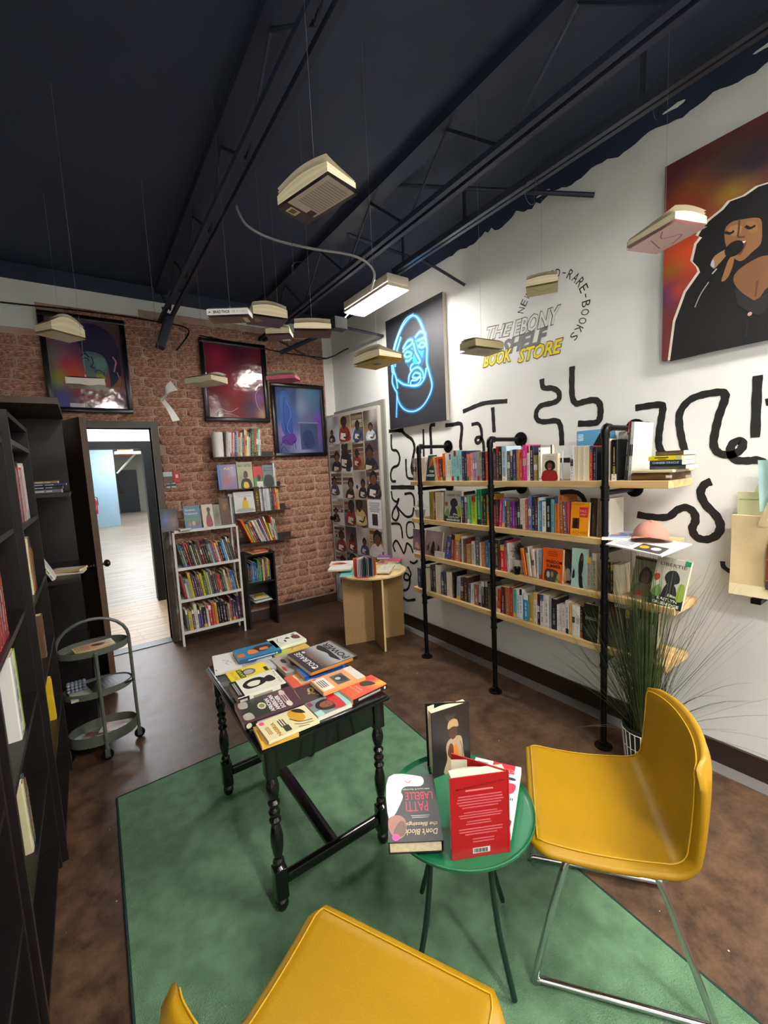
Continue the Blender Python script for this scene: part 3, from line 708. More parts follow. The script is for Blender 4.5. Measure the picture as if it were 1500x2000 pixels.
for p, q in zip(ed, ed[1:]+ed[:1]):
    p, q = Vector((p.x, p.y, .0055)), Vector((q.x, q.y, .0055)); b.tube([p, q], .006, 6)
b.build('bound_edge', mat('rug edge', '#14332a', .9), e)

# turned black table
tb = mat('black varnished wood', '#0a0a0b', .22, coat=.4)
T = empty('side_table', (.645, 1.70, .0112), 0, 'black wooden table with turned legs covered in laid out books', 'table')
tx, ty, tz = .225, .345, .64
top = MB()
for (i, z0, z1) in ((.014, tz-.024, tz-.017), (0, tz-.017, tz-.006), (.006, tz-.006, tz)): top.rbox(-.262+i, .262-i, -.385+i, .385-i, z0, z1, .012)
top.build('tabletop', tb, T, True)
for s0 in (-1, 1):
    MB().box(-tx+.022, tx-.022, s0*ty-.009, s0*ty+.009, .525, tz-.0245).build('apron', tb, T); MB().box(s0*(tx-.005)-.009, s0*(tx-.005)+.009, -ty+.022, ty-.022, .525, tz-.0245).build('apron', tb, T)
prof = [(.0, .0), (.017, .003), (.024, .018), (.0225, .036), (.014, .046), (.022, .05)]
mid = [(.0215, .165), (.013, .172), (.02, .182), (.02, .19), (.012, .2), (.016, .212), (.022, .25), (.0225, .285), (.0165, .318), (.012, .332), (.02, .338), (.021, .345), (.013, .356), (.019, .366), (.021, .376), (.015, .388), (.013, .392), (.02, .402), (.021, .41), (.013, .42), (.017, .43), (.0225, .452), (.0235, .47), (.018, .492), (.014, .5), (.022, .507)]
for sx in (-1, 1):
    for sy in (-1, 1):
        l = empty('leg', (sx*(tx-.006), sy*(ty-.004), 0)); l.parent = T
        MB().lathe(prof, n=16).build('ball_foot', tb, l, True)
        MB().rbox(-.0225, .0225, -.0225, .0225, .05, .165, .004).build('lower_block', tb, l, True)
        MB().lathe(mid, n=16).build('turned_shaft', tb, l, True)
        MB().rbox(-.0225, .0225, -.0225, .0225, .5075, tz-.0245, .003).build('upper_block', tb, l, True)
for s0 in (-1, 1): MB().rbox(-tx+.03, tx-.03, s0*(ty-.004)-.014, s0*(ty-.004)+.014, .09, .13, .008, axis=0).build('stretcher', tb, T, True)
MB().rbox(-.024, .024, -ty+.012, ty-.012, .098, .122, .005, axis=1).build('long_stretcher', tb, T, True)

# round green metal table
gm = mat('green enamel', '#1c6b45', .28, coat=.3); gd = mat('dark green leg enamel', '#0c2a1e', .35)
G = empty('tray_table', (.851, .893, .0095), 0, 'round green metal tray table holding four books', 'table')
GZ = .4905
MB().lathe([(.0, GZ-.008), (.212, GZ-.008), (.222, GZ-.010), (.2275, GZ-.004), (.228, GZ+.004), (.226, GZ+.0065), (.2235, GZ+.004), (.219, GZ-.002), (.212, GZ-.004), (0, GZ-.004)], n=56, close=False).build('tray', gm, G, True)
for k, an in enumerate((181, 271, 1, 91)):
    a = radians(an); d = Vector((cos(a), sin(a), 0)); P = [d*r+Vector((0, 0, z)) for r, z in ((.045, GZ-.018), (.085, GZ-.018), (.112, GZ-.03), (.122, GZ-.07), (.126, .34), (.15, .18), (.20, .012))]
    MB().tube(catmull(P, 5), .0085, 8).build('leg', gd, G, True)
MB().lathe([(.05, GZ-.027), (.055, GZ-.018), (.055, GZ-.0085), (0, GZ-.0085)], n=20, close=False).build('leg_hub', gd, G)

# yellow chairs
ym = mat('yellow leather', '#a27a04', .45, c2='#9a7403', scale=3, bump=.06, bscale=220, spec=.35); ymt = mat('yellow leather piping', '#c4981c', .4)
chrome = mat('chrome tube', '#c8c8ca', .12, 1.)
def chair(x, y, ang, label):
    """front edge midpoint at x,y ; ang = heading of the backward direction"""
    C = empty('upholstered_chair', (x, y, .0125), radians(ang)-pi/2, label, 'chair', 'yellow leather chairs on the rug')
    # local: +y backward, x sideways
    W2 = .226
    def prof_c(s):      # centre line of the shell in the y,z plane, s 0..1
        L1, R_, L2 = .325, .075, .25; T_ = L1+R_*1.45+L2; q = s*T_
        if q < L1: return Vector((0, q, .452-.012*sin(q/L1*pi)+0)), Vector((0, 0, 1))
        q -= L1; A = radians(79)
        if q < R_*1.45:
            t = q/(R_*1.45)*A; c = Vector((0, L1, .452+R_)); return c+Vector((0, R_*sin(t), -R_*cos(t))), Vector((0, -sin(t), cos(t)))
        q -= R_*1.45; c = Vector((0, L1+R_*sin(A), .452+R_-R_*cos(A))); d = Vector((0, cos(A), sin(A)))
        return c+d*q, Vector((0, -sin(A), cos(A)))
    def surf(u, v, off):
        c, n = prof_c(v); s = (u-.5)*2; k = max(0, (v-.5)/.5)
        wrap = .045*k**1.6*(abs(s)**2.2)       # back wings curl forward
        x_ = s*(W2-.012*k*(1)+(0)); e_ = 1-abs(s)
        crn = 0
        if v < .04: crn = .02*(1-v/.04)*max(0, (abs(s)-.86)/.14)
        if v > .95: crn = .016*((v-.95)/.05)*max(0, (abs(s)-.8)/.2)
        x_ -= math.copysign(crn, s)
        edge = min(1, min(e_, v/1.0*3, (1-v)*3)/.05); th = off*(.55+.45*min(1, edge))
        p = Vector((x_, c.y, c.z))+n*th
        p.y -= wrap
        if v > .6: p.z -= .024*((v-.6)/.4)*abs(s)**2.5*1.0
        return p
    nu, nv = 26, 44; th = .019
    shell = MB(); shell.grid(lambda u, v: surf(u, v, th), nu, nv); shell.grid(lambda u, v: surf(1-u, v, -th), nu, nv)
    # rim joining front and rear skins
    loop = [(i/nu, 0) for i in range(nu)]+[(1, j/nv) for j in range(nv)]+[(1-i/nu, 1) for i in range(nu)]+[(0, 1-j/nv) for j in range(nv)]
    K = 5; rows = []
    cen = surf(.5, .5, 0)
    for (u, v) in loop:
        a, b_ = surf(u, v, th), surf(u, v, -th); mid_ = (a+b_)/2; inn = surf(min(max(u, .04), .96), min(max(v, .02), .98), 0); o_ = (mid_-inn)
        o_ = o_.normalized() if o_.length > 1e-6 else Vector((0, 0, 0))
        rows.append([mid_+(a-mid_)*cos(pi*k/(K-1))+o_*.012*sin(pi*k/(K-1)) for k in range(K)])
    n = len(rows); vs = [p for r in rows for p in r]
    shell.add(vs, [(i*K+k, i*K+k+1, ((i+1) % n)*K+k+1, ((i+1) % n)*K+k) for i in range(n) for k in range(K-1)])
    shell.build('seat_and_back_shell', ym, C, 60)
    for sgn in (th+.0008,):
        lp = [surf(.03+.94*i/30, .012, sgn) for i in range(31)]+[surf(.97, .012+.976*j/60, sgn) for j in range(1, 61)]+[surf(.97-.94*i/30, .988, sgn) for i in range(1, 31)]+[surf(.03, .988-.976*j/60, sgn) for j in range(1, 60)]
        MB().tube(lp, .0018, 5, closed=True).build('stitched_seam', ymt, C, True)
    # sled base
    fr = MB(); 
    for s0 in (-1, 1):
        X = s0*.205
        P = [(X*.9, .11, .425), (X, .075, .38), (X, .0, .03), (X, .012, .012), (X, .06, .012), (X, .40, .012), (X, .445, .014), (X, .445, .035), (X, .325, .38), (X*.9, .30, .425)]
        MB().tube(catmull(P, 5), .0095, 10).build('sled_leg', chrome, C, True)
    for yy in (.11, .30): MB().tube([(-.185, yy, .424), (.185, yy, .424)], .0085, 8).build('cross_tube', chrome, C, True)
    return C
chair(1.107, .815, math.degrees(atan2(-.785, .62)), 'yellow leather chair on chrome sled legs between the green table and the grassy plant')
chair(.479, .705, math.degrees(atan2(-.47, -.88)), 'yellow leather chair nearest the camera, cut by the lower edge, beside the black table')

# pipe shelf
wood = mat('pine board', '#dcc08c', .5, c2='#c49c64', scale=3.2, detail=6, stretch=(9, .7, 9), bump=.04); wood_e = wood
PX = 2.14; SH = [1.425, 1.125, .835, .545]
PS = empty('pipe_shelf_frame', (2.3, 1.82, 0), 0, 'black iron pipe frame with three posts holding four pine boards along the white wall', 'shelf frame')
def loc(o, base): return o
PYS = (2.553, 1.848, 1.112)
for y in PYS:
    p = empty('post', (PX-2.3, y-1.82, 0)); p.parent = PS
    MB().lathe([(.045, 0), (.045, .006), (.022, .01), (.022, .03), (.0165, .032), (.0165, 1.655)], n=14).build('upright_pipe', BLACKM, p, True)
    MB().tube(catmull([(0, 0, 1.64), (0, 0, 1.675), (.012, 0, 1.69), (.04, 0, 1.69)], 4), .021, 12).tube([(.03, 0, 1.69), (.30, 0, 1.69)], .014, 12).build('top_arm', BLACKM, p, True)
    MB().lathe([(.05, 0), (.05, .007), (.022, .011), (.02, .03)], n=16, M=Matrix.Translation((XR-PX-.0008, 0, 1.69))@Matrix.Rotation(-pi/2, 4, 'Y')).build('wall_flange', BLACKM, p, True)
    for z in SH:
        zz = z-.038-.022
        f = MB().tube([(0.0, 0, zz), (.30, 0, zz)], .014, 12)
        f.lathe([(.0215, zz-.04), (.0215, zz-.028), (.019, zz-.027), (.019, zz+.019), (.0215, zz+.02), (.0215, zz+.036)], n=14)
        f.build('shelf_arm', BLACKM, p, True)
        MB().lathe([(.045, 0), (.045, .007), (.021, .011), (.02, .03)], n=16, M=Matrix.Translation((XR-PX-.0008, 0, zz))@Matrix.Rotation(-pi/2, 4, 'Y')).build('wall_flange', BLACKM, p, True)
SX0, SX1 = 2.163, 2.425
ends = [(.835, 2.70), (.86, 2.705), (.80, 2.69), (.83, 2.72)]
lbs = ['top pine board of the pipe shelf, level with the eye', 'second pine board of the pipe shelf, counted from the top', 'third pine board of the pipe shelf, counted from the top', 'lowest pine board of the pipe shelf']
for z, (y0, y1), lb in zip(SH, ends, lbs):
    o = MB().rbox(SX0-2.3, SX1-2.3, y0-1.8, y1-1.8, z-.0365, z, .004, axis=1).build('shelf_board', wood, loc=(2.3, 1.8, 0)); tag(o, lb, 'shelf', 'pine boards of the pipe shelf')

# white folding bookcase
wm = mat('white painted wood', '#dcdad4', .5)
B = empty('white_bookcase', (.888, 4.27, 0), 0, 'white ladder bookcase full of books against the brick wall right of the doorway', 'bookcase')
WZ = [1.07, .727, .432, .132]; wx = .28
for s0 in (-1, 1):
    MB().box(s0*wx-.009, s0*wx+.009, -.105, -.082, 0, 1.055).build('front_post', wm, B); MB().box(s0*wx-.009, s0*wx+.009, .09, .11, 0, 1.055).build('rear_post', wm, B)
for z in WZ:
    MB().box(-wx+.009, wx-.009, -.105, .11, z-.014, z).build('shelf', wm, B)
    MB().box(-wx+.009, wx-.009, -.107, -.1052, z-.022, z+.004).build('shelf_lip', wm, B)
# small black bookcase
bm = mat('black laminate', '#151314', .42)
B2 = empty('small_bookcase', (1.365, 4.265, 0), 0, 'small black bookcase on the floor right of the white bookcase', 'bookcase')
for s0 in (-1, 1): MB().box(s0*.142-.009, s0*.142+.009, -.115, .11, 0, .74).build('side_panel', bm, B2)
for z, n in ((.755, 'top_panel'), (.467, 'shelf'), (.26, 'shelf')): MB().box(-.151 if z > .7 else -.133, .151 if z > .7 else .133, -.115, .11, z-.015, z).build(n, bm, B2)
MB().box(-.133, .133, .1, .108, .26, .74).build('back_panel', bm, B2)
# wall ledges
dk = mat('dark ledge', '#3a2c26', .4)
for i, (z, x0, x1, lb) in enumerate(((1.722, 1.03, 1.665, 'top'), (1.405, 1.12, 1.72, 'second'), (1.165, 1.13, 1.76, 'third'), (.852, 1.20, 1.80, 'lowest'))):
    o = MB().box(x0, x1, 4.225, YB-.018, z-.008, z).box(x0, x1, YB-.024, YB-.018, z, z+.05).build('wall_ledge', dk); tag(o, f'{lb} thin book ledge fixed to the brick wall above the black bookcase', 'shelf', 'thin ledges on the brick wall')
for s0, x in ((0, 1.2), (1, 1.62)):
    pass

# bookcases on the left
lm = mat('black brown laminate', '#171213', .36); lmed = mat('laminate edge', '#2d2422', .3)
def leftcase(x, y0, y1, zt, zs, label, x0=XL+.01, back=False, near=True):
    C = empty('black_bookcase', (x, (y0+y1)/2, 0), 0, label, 'bookcase'); w = (y1-y0)/2; d = x0-x
    for s0 in ((-1, 1) if near else ()):
        MB().box(d, -.001, s0*w-.009*(s0 > 0)*2, s0*w+.018*(s0 < 0), 0, zt).build('side_panel', lm, C)
        MB().box(-.001, .0, s0*w-.009*(s0 > 0)*2, s0*w+.018*(s0 < 0), 0, zt).build('side_edge', lmed, C)
    for z in zs: MB().box(d, -.002, -w+.019, w-.019, z-.02, z).build('shelf', lm, C)
    MB().box(d, -.02, -w+.019, w-.019, 0, .06).build('plinth', lm, C)
    return C
LZ = [1.725, 1.395, 1.085, .755, .43, .09]
leftcase(-.205, 2.105, 2.80, 1.83, LZ+[1.83-.001], 'tall black bookcase on the left, farthest of the three in a row')
leftcase(-.225, 1.40, 2.095, 1.83, LZ+[1.829], 'tall black bookcase on the left, middle of the three in a row')
leftcase(-.24, .70, 1.39, 1.83, LZ+[1.829], 'tall black bookcase on the left, nearest of the three in a row')
C = empty('open_rack', (-.07, 3.36, 0), 0, 'open dark rack with a thick top board between the left bookcases and the open door', 'rack')
MB().box(-.37, 0, -.36, .36, 1.985, 2.02).build('top_board', mat('rack top board', '#46382d', .4), C)
for z in (1.495, 1.0, .5, .1): MB().box(-.37, 0, -.36, .36, z-.022, z).build('shelf', lm, C)
for x_ in (-.36, ): MB().box(x_, x_+.02, -.36, .36, 0, 1.985).build('back_panel', lm, C)
MB().box(-.30, -.285, -.36, -.345, 0, 1.985).build('steel_upright', chrome, C); MB().box(-.34, -.01, .34, .358, 0, 1.985).build('far_panel', lm, C)

# round fibreboard table
mdf = mat('raw fibreboard', '#a8875a', .75, c2='#a07f52', scale=60); mde = mat('fibreboard edge', '#d6bd88', .7)
R_t = empty('round_table', (2.02, 3.12, 0), 0, 'round raw fibreboard table with crossed panel base in the corner', 'table')
av = Vector((.533, -.157, 0)).normalized(); pv = Vector((-av.y, av.x, 0))
for (d_, nm) in ((av, 0), (pv, 1)):
    M = basis(Vector((0, 0, 0)), d_, UP.cross(d_), UP)
    for s0 in (-1, 1): MB().box(*((.008, .278) if s0 > 0 else (-.278, -.008)), -.008, .008, 0, .628, M).build('base_panel', mdf, R_t)
    MB().box(-.2785, -.278, -.008, .008, 0, .628, M).box(.278, .2785, -.008, .008, 0, .628, M).build('panel_edge', mde, R_t)
MB().box(-.008, .008, -.008, .008, 0, .628, basis(Vector((0, 0, 0)), av, pv, UP)).build('panel_joint', mdf, R_t)
MB().lathe([(0, .6285), (.30, .6285), (.302, .63), (.302, .643), (.30, .645), (0, .645)], n=56, close=False).build('tabletop', mde, R_t, 30)

# cart
cm = mat('grey green metal', '#565b52', .42, bump=.02)
Ca = empty('serving_cart', (-.045, 2.865, 0), 0, 'grey green three tier metal cart on castors beside the left bookcases', 'cart')
CA = radians(3)
Mc = Matrix.Rotation(CA, 4, 'Z'); sx, sy = .165, .108; CTZ = (.09, .365, .60)
def oval(z0, z1, depth, sx, sy, parent, nm):
    n = 40; ob = MB(); R1 = []
    prof = [(1.0, z1), (1.0, z0), (.985, z0-.002), (.0, z0-.002), (0, z0+.001), (.975, z0+.001), (.985, z0+.003), (.985, z1-.001)]
    ob.lathe(prof, n=n, M=Mc, sx=sx, sy=sy, close=False); return ob.build(nm, cm, parent, 30)
oval(.09, .15, 0, sx, sy, Ca, 'bottom_tray'); oval(.365, .40, 0, sx, sy, Ca, 'middle_tray'); oval(.60, .635, 0, sx, sy, Ca, 'top_tray')
def cp(x, y, z): return Mc @ Vector((x, y, z))
P = [cp(-sx-.008, 0, .06), cp(-sx-.008, 0, .635)]+[cp(-(sx+.008)*cos(t), 0, .635+.145*sin(t)) for t in [k*pi/12 for k in range(1, 12)]]+[cp(sx+.008, 0, .635), cp(sx+.008, 0, .06)]
MB().tube(P, .009, 8).build('hoop_frame', cm, Ca, True)
MB().tube([cp(0, -sy-.008, .05), cp(0, -sy-.008, .62)], .009, 8).build('front_upright', cm, Ca, True); MB().tube([cp(0, sy+.008, .05), cp(0, sy+.008, .62)], .009, 8).build('rear_upright', cm, Ca, True)
for (a, b_) in ((-sx-.008, 0), (sx+.008, 0), (0, -sy-.008), (0, sy+.008)):
    w_ = empty('castor', cp(a, b_, 0)); w_.parent = Ca
    MB().lathe([(.006, -.011), (.026, -.011), (.029, 0), (.026, .011), (.006, .011)], n=18, M=Matrix.Translation((0, 0, .029))@Matrix.Rotation(pi/2, 4, 'X')).build('wheel', BLACKM, w_, True)
    MB().box(-.012, .012, -.016, -.0125, .02, .062).box(-.012, .012, .0125, .016, .02, .062).box(-.012, .012, -.016, .016, .062, .068).build('fork', cm, w_)
# black bin behind the cart
o = MB().lathe([(.0, 0), (.10, 0), (.125, .3), (.13, .3), (.105, -.0), (.12, .295), (.098, .01), (0, .01)], n=24, close=False).build('waste_bin', mat('black bin plastic', '#0b0b0c', .4), smooth=40, loc=(-.12, 3.2, 0)) if False else None

# framed posters on the bricks
def framed(q, label, P, glass=GLOSSY, w=.04, yaw=0):
    A, B_, C_, D_ = [ony(x, y, YB-.05) for x, y in q]; c = (A+B_+C_+D_)/4; ww = ((B_-A).length+(C_-D_).length)/2; hh = ((A-D_).length+(B_-C_).length)/2
    an = atan2((B_-A).z, (B_-A).x)
    E = empty('framed_poster', (c.x, YB-.02, c.z), 0, label, 'poster'); E.rotation_euler = (0, -an*0, 0)
    fm = mat('black poster frame', '#0b0a0b', .3)
    x, z = ww/2, hh/2
    for (a, b, c2, d) in ((-x, x, z-w, z), (-x, x, -z, -z+w), (-x, -x+w, -z+w, z-w), (x-w, x, -z+w, z-w)):
        MB().rbox(a, b, -.032, .009, c2, d, .006, axis=1).build('frame_bar', fm, E, True)
    a = MB(); art(a, P, Vector((-x+w, -.008, -z+w)), Vector((2*(x-w), 0, 0)), Vector((0, 0, 2*(z-w))), Vector((0, -1, 0))); a.build('print', glass, E)
    MB().box(-x+w*.7, x-w*.7, -.006, .008, -z+w*.7, z-w*.7).build('backboard', fm, E)
    return E
K = '#1c1530'
framed([(50, 602), (240, 626), (263, 806), (115, 805)], 'large framed poster of a figure in dark curls over rainbow colour, above the doorway', [
    ('g', 24, 24, mixc('#4a3058', (.05, .85, .3, '#8a2848'), (.2, .9, .18, '#50707a'), (.1, .55, .2, '#50786a'), (.22, .45, .22, '#a82850'), (.1, .3, .15, '#90a030'), (.35, .35, .2, '#c04a28'), (.1, .08, .2, '#404a90'), (.55, .12, .3, '#8a3040'), (.85, .3, .2, '#9a5028'), (.9, .9, .3, '#4a3028'))),
    ('b', [(.42, .72), (.36, .88), (.5, .97), (.75, .95), (.93, .8), (.96, .5), (.93, .25), (.8, .2), (.78, .5), (.7, .62), (.6, .66), (.5, .62)], '#201838'),
    ('b', [(.44, .62), (.55, .66), (.72, .62), (.78, .5), (.72, .38), (.6, .32), (.5, .36), (.45, .48)], '#4e6a6c'),
    ('b', [(.6, .58), (.72, .6), (.76, .5), (.68, .44), (.6, .48)], '#5a8078'),
    ('s', [(.42, .6), (.48, .63), (.53, .59)], .018, K), ('s', [(.44, .57), (.5, .58), (.52, .55)], .012, K), ('s', [(.56, .6), (.58, .53), (.54, .48), (.6, .47)], .012, K), ('s', [(.58, .42), (.64, .45), (.72, .41), (.66, .38)], .012, K),
    ('b', [(.6, .4), (.7, .4), (.72, .34), (.62, .33)], '#8a9038'), ('s', [(.86, .62), (.9, .56), (.88, .5), (.86, .44)], .02, '#b06a78'), ('s', [(.9, .44), (.93, .36)], .012, '#b06a78'),
    ('s', [(.36, .3), (.4, .24), (.46, .33), (.52, .27), (.58, .32)], .018, K), ('b', [(.55, .28), (.7, .22), (.86, .3), (.95, .4), (.9, .2), (.7, .12), (.55, .16)], '#7a4a28'),
    ('s', [(.3, .12), (.5, .18), (.7, .14), (.86, .18)], .02, '#301838'), ('r', .2, 0, .95, .05, '#b8b0b8'), ('r', .4, .01, .62, .05, '#403848')])
framed([(389, 656), (519, 677), (527, 825), (401, 822)], 'framed crimson poster in plastic film, middle of the three on the bricks', [
    ('g', 20, 24, mixc('#6a1028', (.5, .85, .4, '#3a1028'), (.2, .8, .25, '#8a1438'), (.5, .4, .35, '#9a1830'), (.4, .2, .25, '#8a3028'), (.2, .1, .2, '#6a3440'), (.75, .15, .2, '#503a58'), (.9, .3, .12, '#8a5a90'), (.95, .05, .12, '#b09070'))),
    ('s', [(.93, .44), (.84, .34), (.86, .18), (.96, .08)], .014, '#a888b8'), ('s', [(.1, .06), (.2, .12), (.35, .08), (.5, .14)], .006, '#c8b0b0'), ('s', [(.15, .02), (.3, .06), (.5, .02)], .005, '#c0a0a0')])
framed([(528, 746), (633, 753), (638, 890), (540, 893)], 'framed blue and violet poster, lowest and right of the three on the bricks', [
    ('g', 20, 24, mixc('#384878', (.2, .9, .3, '#283068'), (.8, .95, .3, '#2a6888'), (.35, .5, .2, '#3858a0'), (.15, .3, .2, '#8a70a8'), (.8, .3, .25, '#7a4a90'), (.95, .5, .15, '#6838a0'), (.5, .1, .3, '#8a88b8'), (.55, .7, .2, '#587098'))),
    ('r', .5, .05, .9, .46, '#3c4a70'), ('g', 1, 1, lambda u, v: (0, 0, 0)) if False else ('r', .46, .46, .92, .48, '#6a78a0'), ('b', [(.12, .9), (.3, .86), (.34, .3), (.2, .26), (.1, .4)], '#384c94'),
    ('s', [(.2, .85), (.16, .6), (.2, .3)], .012, '#202858'), ('s', [(.24, .8), (.32, .6), (.22, .4), (.28, .3)], .01, '#6a88d0'), ('b', [(.12, .26), (.35, .3), (.4, .18), (.25, .12), (.1, .16)], '#5a3488'),
    ('s', [(.06, .12), (.16, .2), (.28, .12), (.36, .18), (.38, .06)], .01, '#1c1c40'), ('s', [(.04, .02), (.12, .1), (.2, .02)], .008, '#1c1c40'), ('b', [(.55, .3), (.75, .34), (.8, .12), (.6, .08)], '#2c3c64'), ('s', [(.6, .28), (.68, .22), (.62, .14), (.72, .12)], .01, '#1c2848')])
# canvases on the white wall
def canvas(y0, y1, z0, z1, t, label, P, side, name='painted_canvas'):
    E = empty(name, (XR, (y0+y1)/2, (z0+z1)/2), 0, label, 'painting'); w, h = (y1-y0)/2, (z1-z0)/2
    MB().rbox(-t, -.0015, -w, w, -h, h, .002, axis=0).build('stretcher', side, E)
    a = MB(); art(a, P, Vector((-t-.0004, w, -h)), Vector((0, -2*w, 0)), Vector((0, 0, 2*h)), Vector((-1, 0, 0))); a.build('painting', CANVAS, E); return E
def neon(pts):
    o = []
    for w, c in ((.07, '#244058'), (.05, '#1c5a8c'), (.034, '#1684cc'), (.022, '#28a0ec')): o.append(('s', pts, w, c))
    return o, [('s', pts, .0075, '#c4ecf8')]
NS = [[(.14, .1), (.17, .28), (.17, .33), (.13, .37), (.09, .44), (.12, .52), (.17, .46), (.19, .36)], [(.19, .44), (.3, .385), (.4, .36), (.5, .34), (.6, .34), (.68, .38), (.72, .46)],
      [(.17, .32), (.2, .24), (.3, .16), (.45, .125), (.6, .14), (.72, .2), (.8, .3), (.76, .42), (.73, .5), (.74, .62), (.72, .72)], [(.14, .5), (.12, .6), (.15, .7), (.25, .82), (.38, .9), (.52, .93), (.62, .88), (.7, .76), (.72, .68)],
      [(.1, .52), (.1, .62), (.16, .74), (.28, .86), (.4, .93), (.54, .94)], [(.32, .69), (.42, .74), (.5, .73), (.48, .7), (.36, .68), (.32, .66)], [(.55, .74), (.64, .77), (.72, .74), (.7, .71), (.58, .71)],
      [(.34, .63), (.4, .65), (.48, .62), (.4, .605), (.34, .63)], [(.6, .66), (.66, .68), (.72, .65), (.66, .64), (.6, .66)], [(.36, .58), (.42, .57), (.48, .59)], [(.52, .7), (.55, .62), (.6, .56), (.62, .53), (.58, .52)], [(.5, .53), (.46, .52), (.45, .49), (.48, .47)],
      [(.4, .38), (.42, .44), (.48, .48), (.54, .49), (.6, .48), (.66, .43), (.66, .38)], [(.47, .42), (.53, .45), (.62, .42), (.56, .4), (.47, .42)], [(.46, .395), (.44, .36), (.52, .345), (.6, .36), (.62, .4), (.54, .385), (.46, .395)], [(.16, .56), (.2, .68), (.3, .8)]]
g1, g2 = [], []
for s_ in NS: a, b_ = neon(s_); g1.append(a); g2 += b_
halo = [s_[0] for s_ in g1]+[s_[1] for s_ in g1]+[s_[2] for s_ in g1]+[s_[3] for s_ in g1]
canvas(2.527, 3.29, 1.897, 2.878, .035, 'black canvas with a bearded face drawn in glowing blue lines, by the lamp', [('g', 10, 10, mixc('#22232c', (.5, .2, .5, '#2c2c33')))]+
       [('b', [(.34, .6), (.36, .72), (.5, .76), (.7, .76), (.72, .6), (.66, .5), (.62, .48), (.5, .46), (.4, .52)], '#164e78'), ('b', [(.38, .6), (.42, .7), (.66, .72), (.68, .6), (.6, .52), (.46, .54)], '#1886cc')]+halo+g2, mat('raw canvas side', '#c8c0b0', .8))
SK = '#8a6040'
CW = (.979+.15, .902)
def S6(*pts):
    o = []
    for x, y in pts: p = onx(1200+x/3.847, 200+y/3.847, XR-.03); o.append(((.979-p.y)/CW[0], (p.z-2.008)/CW[1]))
    return o
HAIR = [(400, 1940), (440, 1640), (520, 1420), (625, 1270), (612, 1235), (570, 1190), (600, 1060), (640, 1010), (610, 1000), (650, 930), (700, 880), (800, 800), (850, 740), (960, 700), (1060, 630), (1154, 600)]
TAIL = [(.7, .8), (.9, .5), (.97, .2), (.995, .004), (.5, .004)]
canvas(-.15, .979, 2.008, 2.91, .03, 'large painting of a curly haired singer with a microphone on a red and orange ground', [
    ('g', 34, 28, mixc('#6a2a28', *[(*S6((x, y))[0], r, c) for x, y, r, c in ((450, 560, .12, '#5a2434'), (600, 660, .09, '#8a5a20'), (900, 640, .08, '#b08818'), (850, 400, .12, '#5a4034'), (1060, 420, .14, '#2c2634'), (500, 780, .1, '#8a3020'), (540, 1150, .17, '#c8481a'), (430, 1260, .05, '#8a6020'), (410, 1450, .07, '#1c2668'), (480, 1420, .05, '#b04018'))])),
    ('p', S6(*HAIR)+TAIL, '#d8cfc0'), ('p', [(u+.009, v-.008) for u, v in S6(*HAIR)]+[(u-.009, v-.004 if v > .1 else v) for u, v in TAIL], '#121114'),
    ('b', S6((830, 960), (880, 900), (960, 880), (1090, 870), (1110, 950), (1100, 1060), (1040, 1120), (960, 1190), (900, 1170), (840, 1080)), SK),
    ('b', S6((900, 1300), (1000, 1210), (1154, 1150), (1300, 1250), (1300, 1400), (1154, 1390), (1060, 1490), (920, 1390)), '#7a5236'), ('s', S6((1060, 1460), (1075, 1340)), .006, '#5a3826'),
    ('b', S6((850, 960), (900, 920), (960, 930), (940, 990), (880, 1000)), '#a0734c'), ('b', S6((990, 900), (1060, 900), (1080, 960), (1020, 980)), '#97693f'), ('s', S6((830, 975), (870, 985), (900, 965)), .009, '#1a1210'), ('s', S6((985, 930), (1020, 945), (1060, 925)), .009, '#1a1210'), ('s', S6((940, 880), (935, 960), (930, 1010), (980, 1010)), .006, '#5c3c28'),
    ('b', S6((900, 1060), (990, 1040), (975, 1100), (940, 1150), (915, 1120)), '#6a2a28'), ('b', S6((905, 1062), (988, 1040), (960, 1068), (930, 1072)), '#f4ece4'), ('b', S6((940, 1090), (965, 1075), (950, 1110)), '#c87880'),
    ('b', S6((725, 1210), (760, 1150), (850, 1100), (895, 1110), (880, 1150), (800, 1200), (750, 1250)), '#a0754e'), ('b', S6((860, 1180), (900, 1150), (890, 1230), (850, 1320), (805, 1345), (830, 1260)), '#94683f'), ('e', *S6((900, 1100))[0], .03, .035, '#0c0c0e'),
    ('s', S6((880, 1130), (760, 1270), (710, 1350)), .016, '#0a0a0c'), ('s', S6((770, 1250), (735, 1290)), .005, '#b8b8bc'), ('s', S6((710, 1350), (650, 1440), (605, 1540)), .004, '#a8a4a4'), ('b', S6((722, 1225), (745, 1180), (752, 1240)), '#b8b8c4'),
    ('p', S6((910, 1400), (1050, 1490), (1154, 1430), (1200, 1500), (1090, 1600), (1020, 1580), (920, 1520)), '#242224'), ('e', *S6((1018, 1590))[0], .007, .009, '#c09890'), ('s', S6((1000, 1640), (990, 1760)), .003, '#2c2a2c')], mat('canvas side navy', '#1c2248', .7))

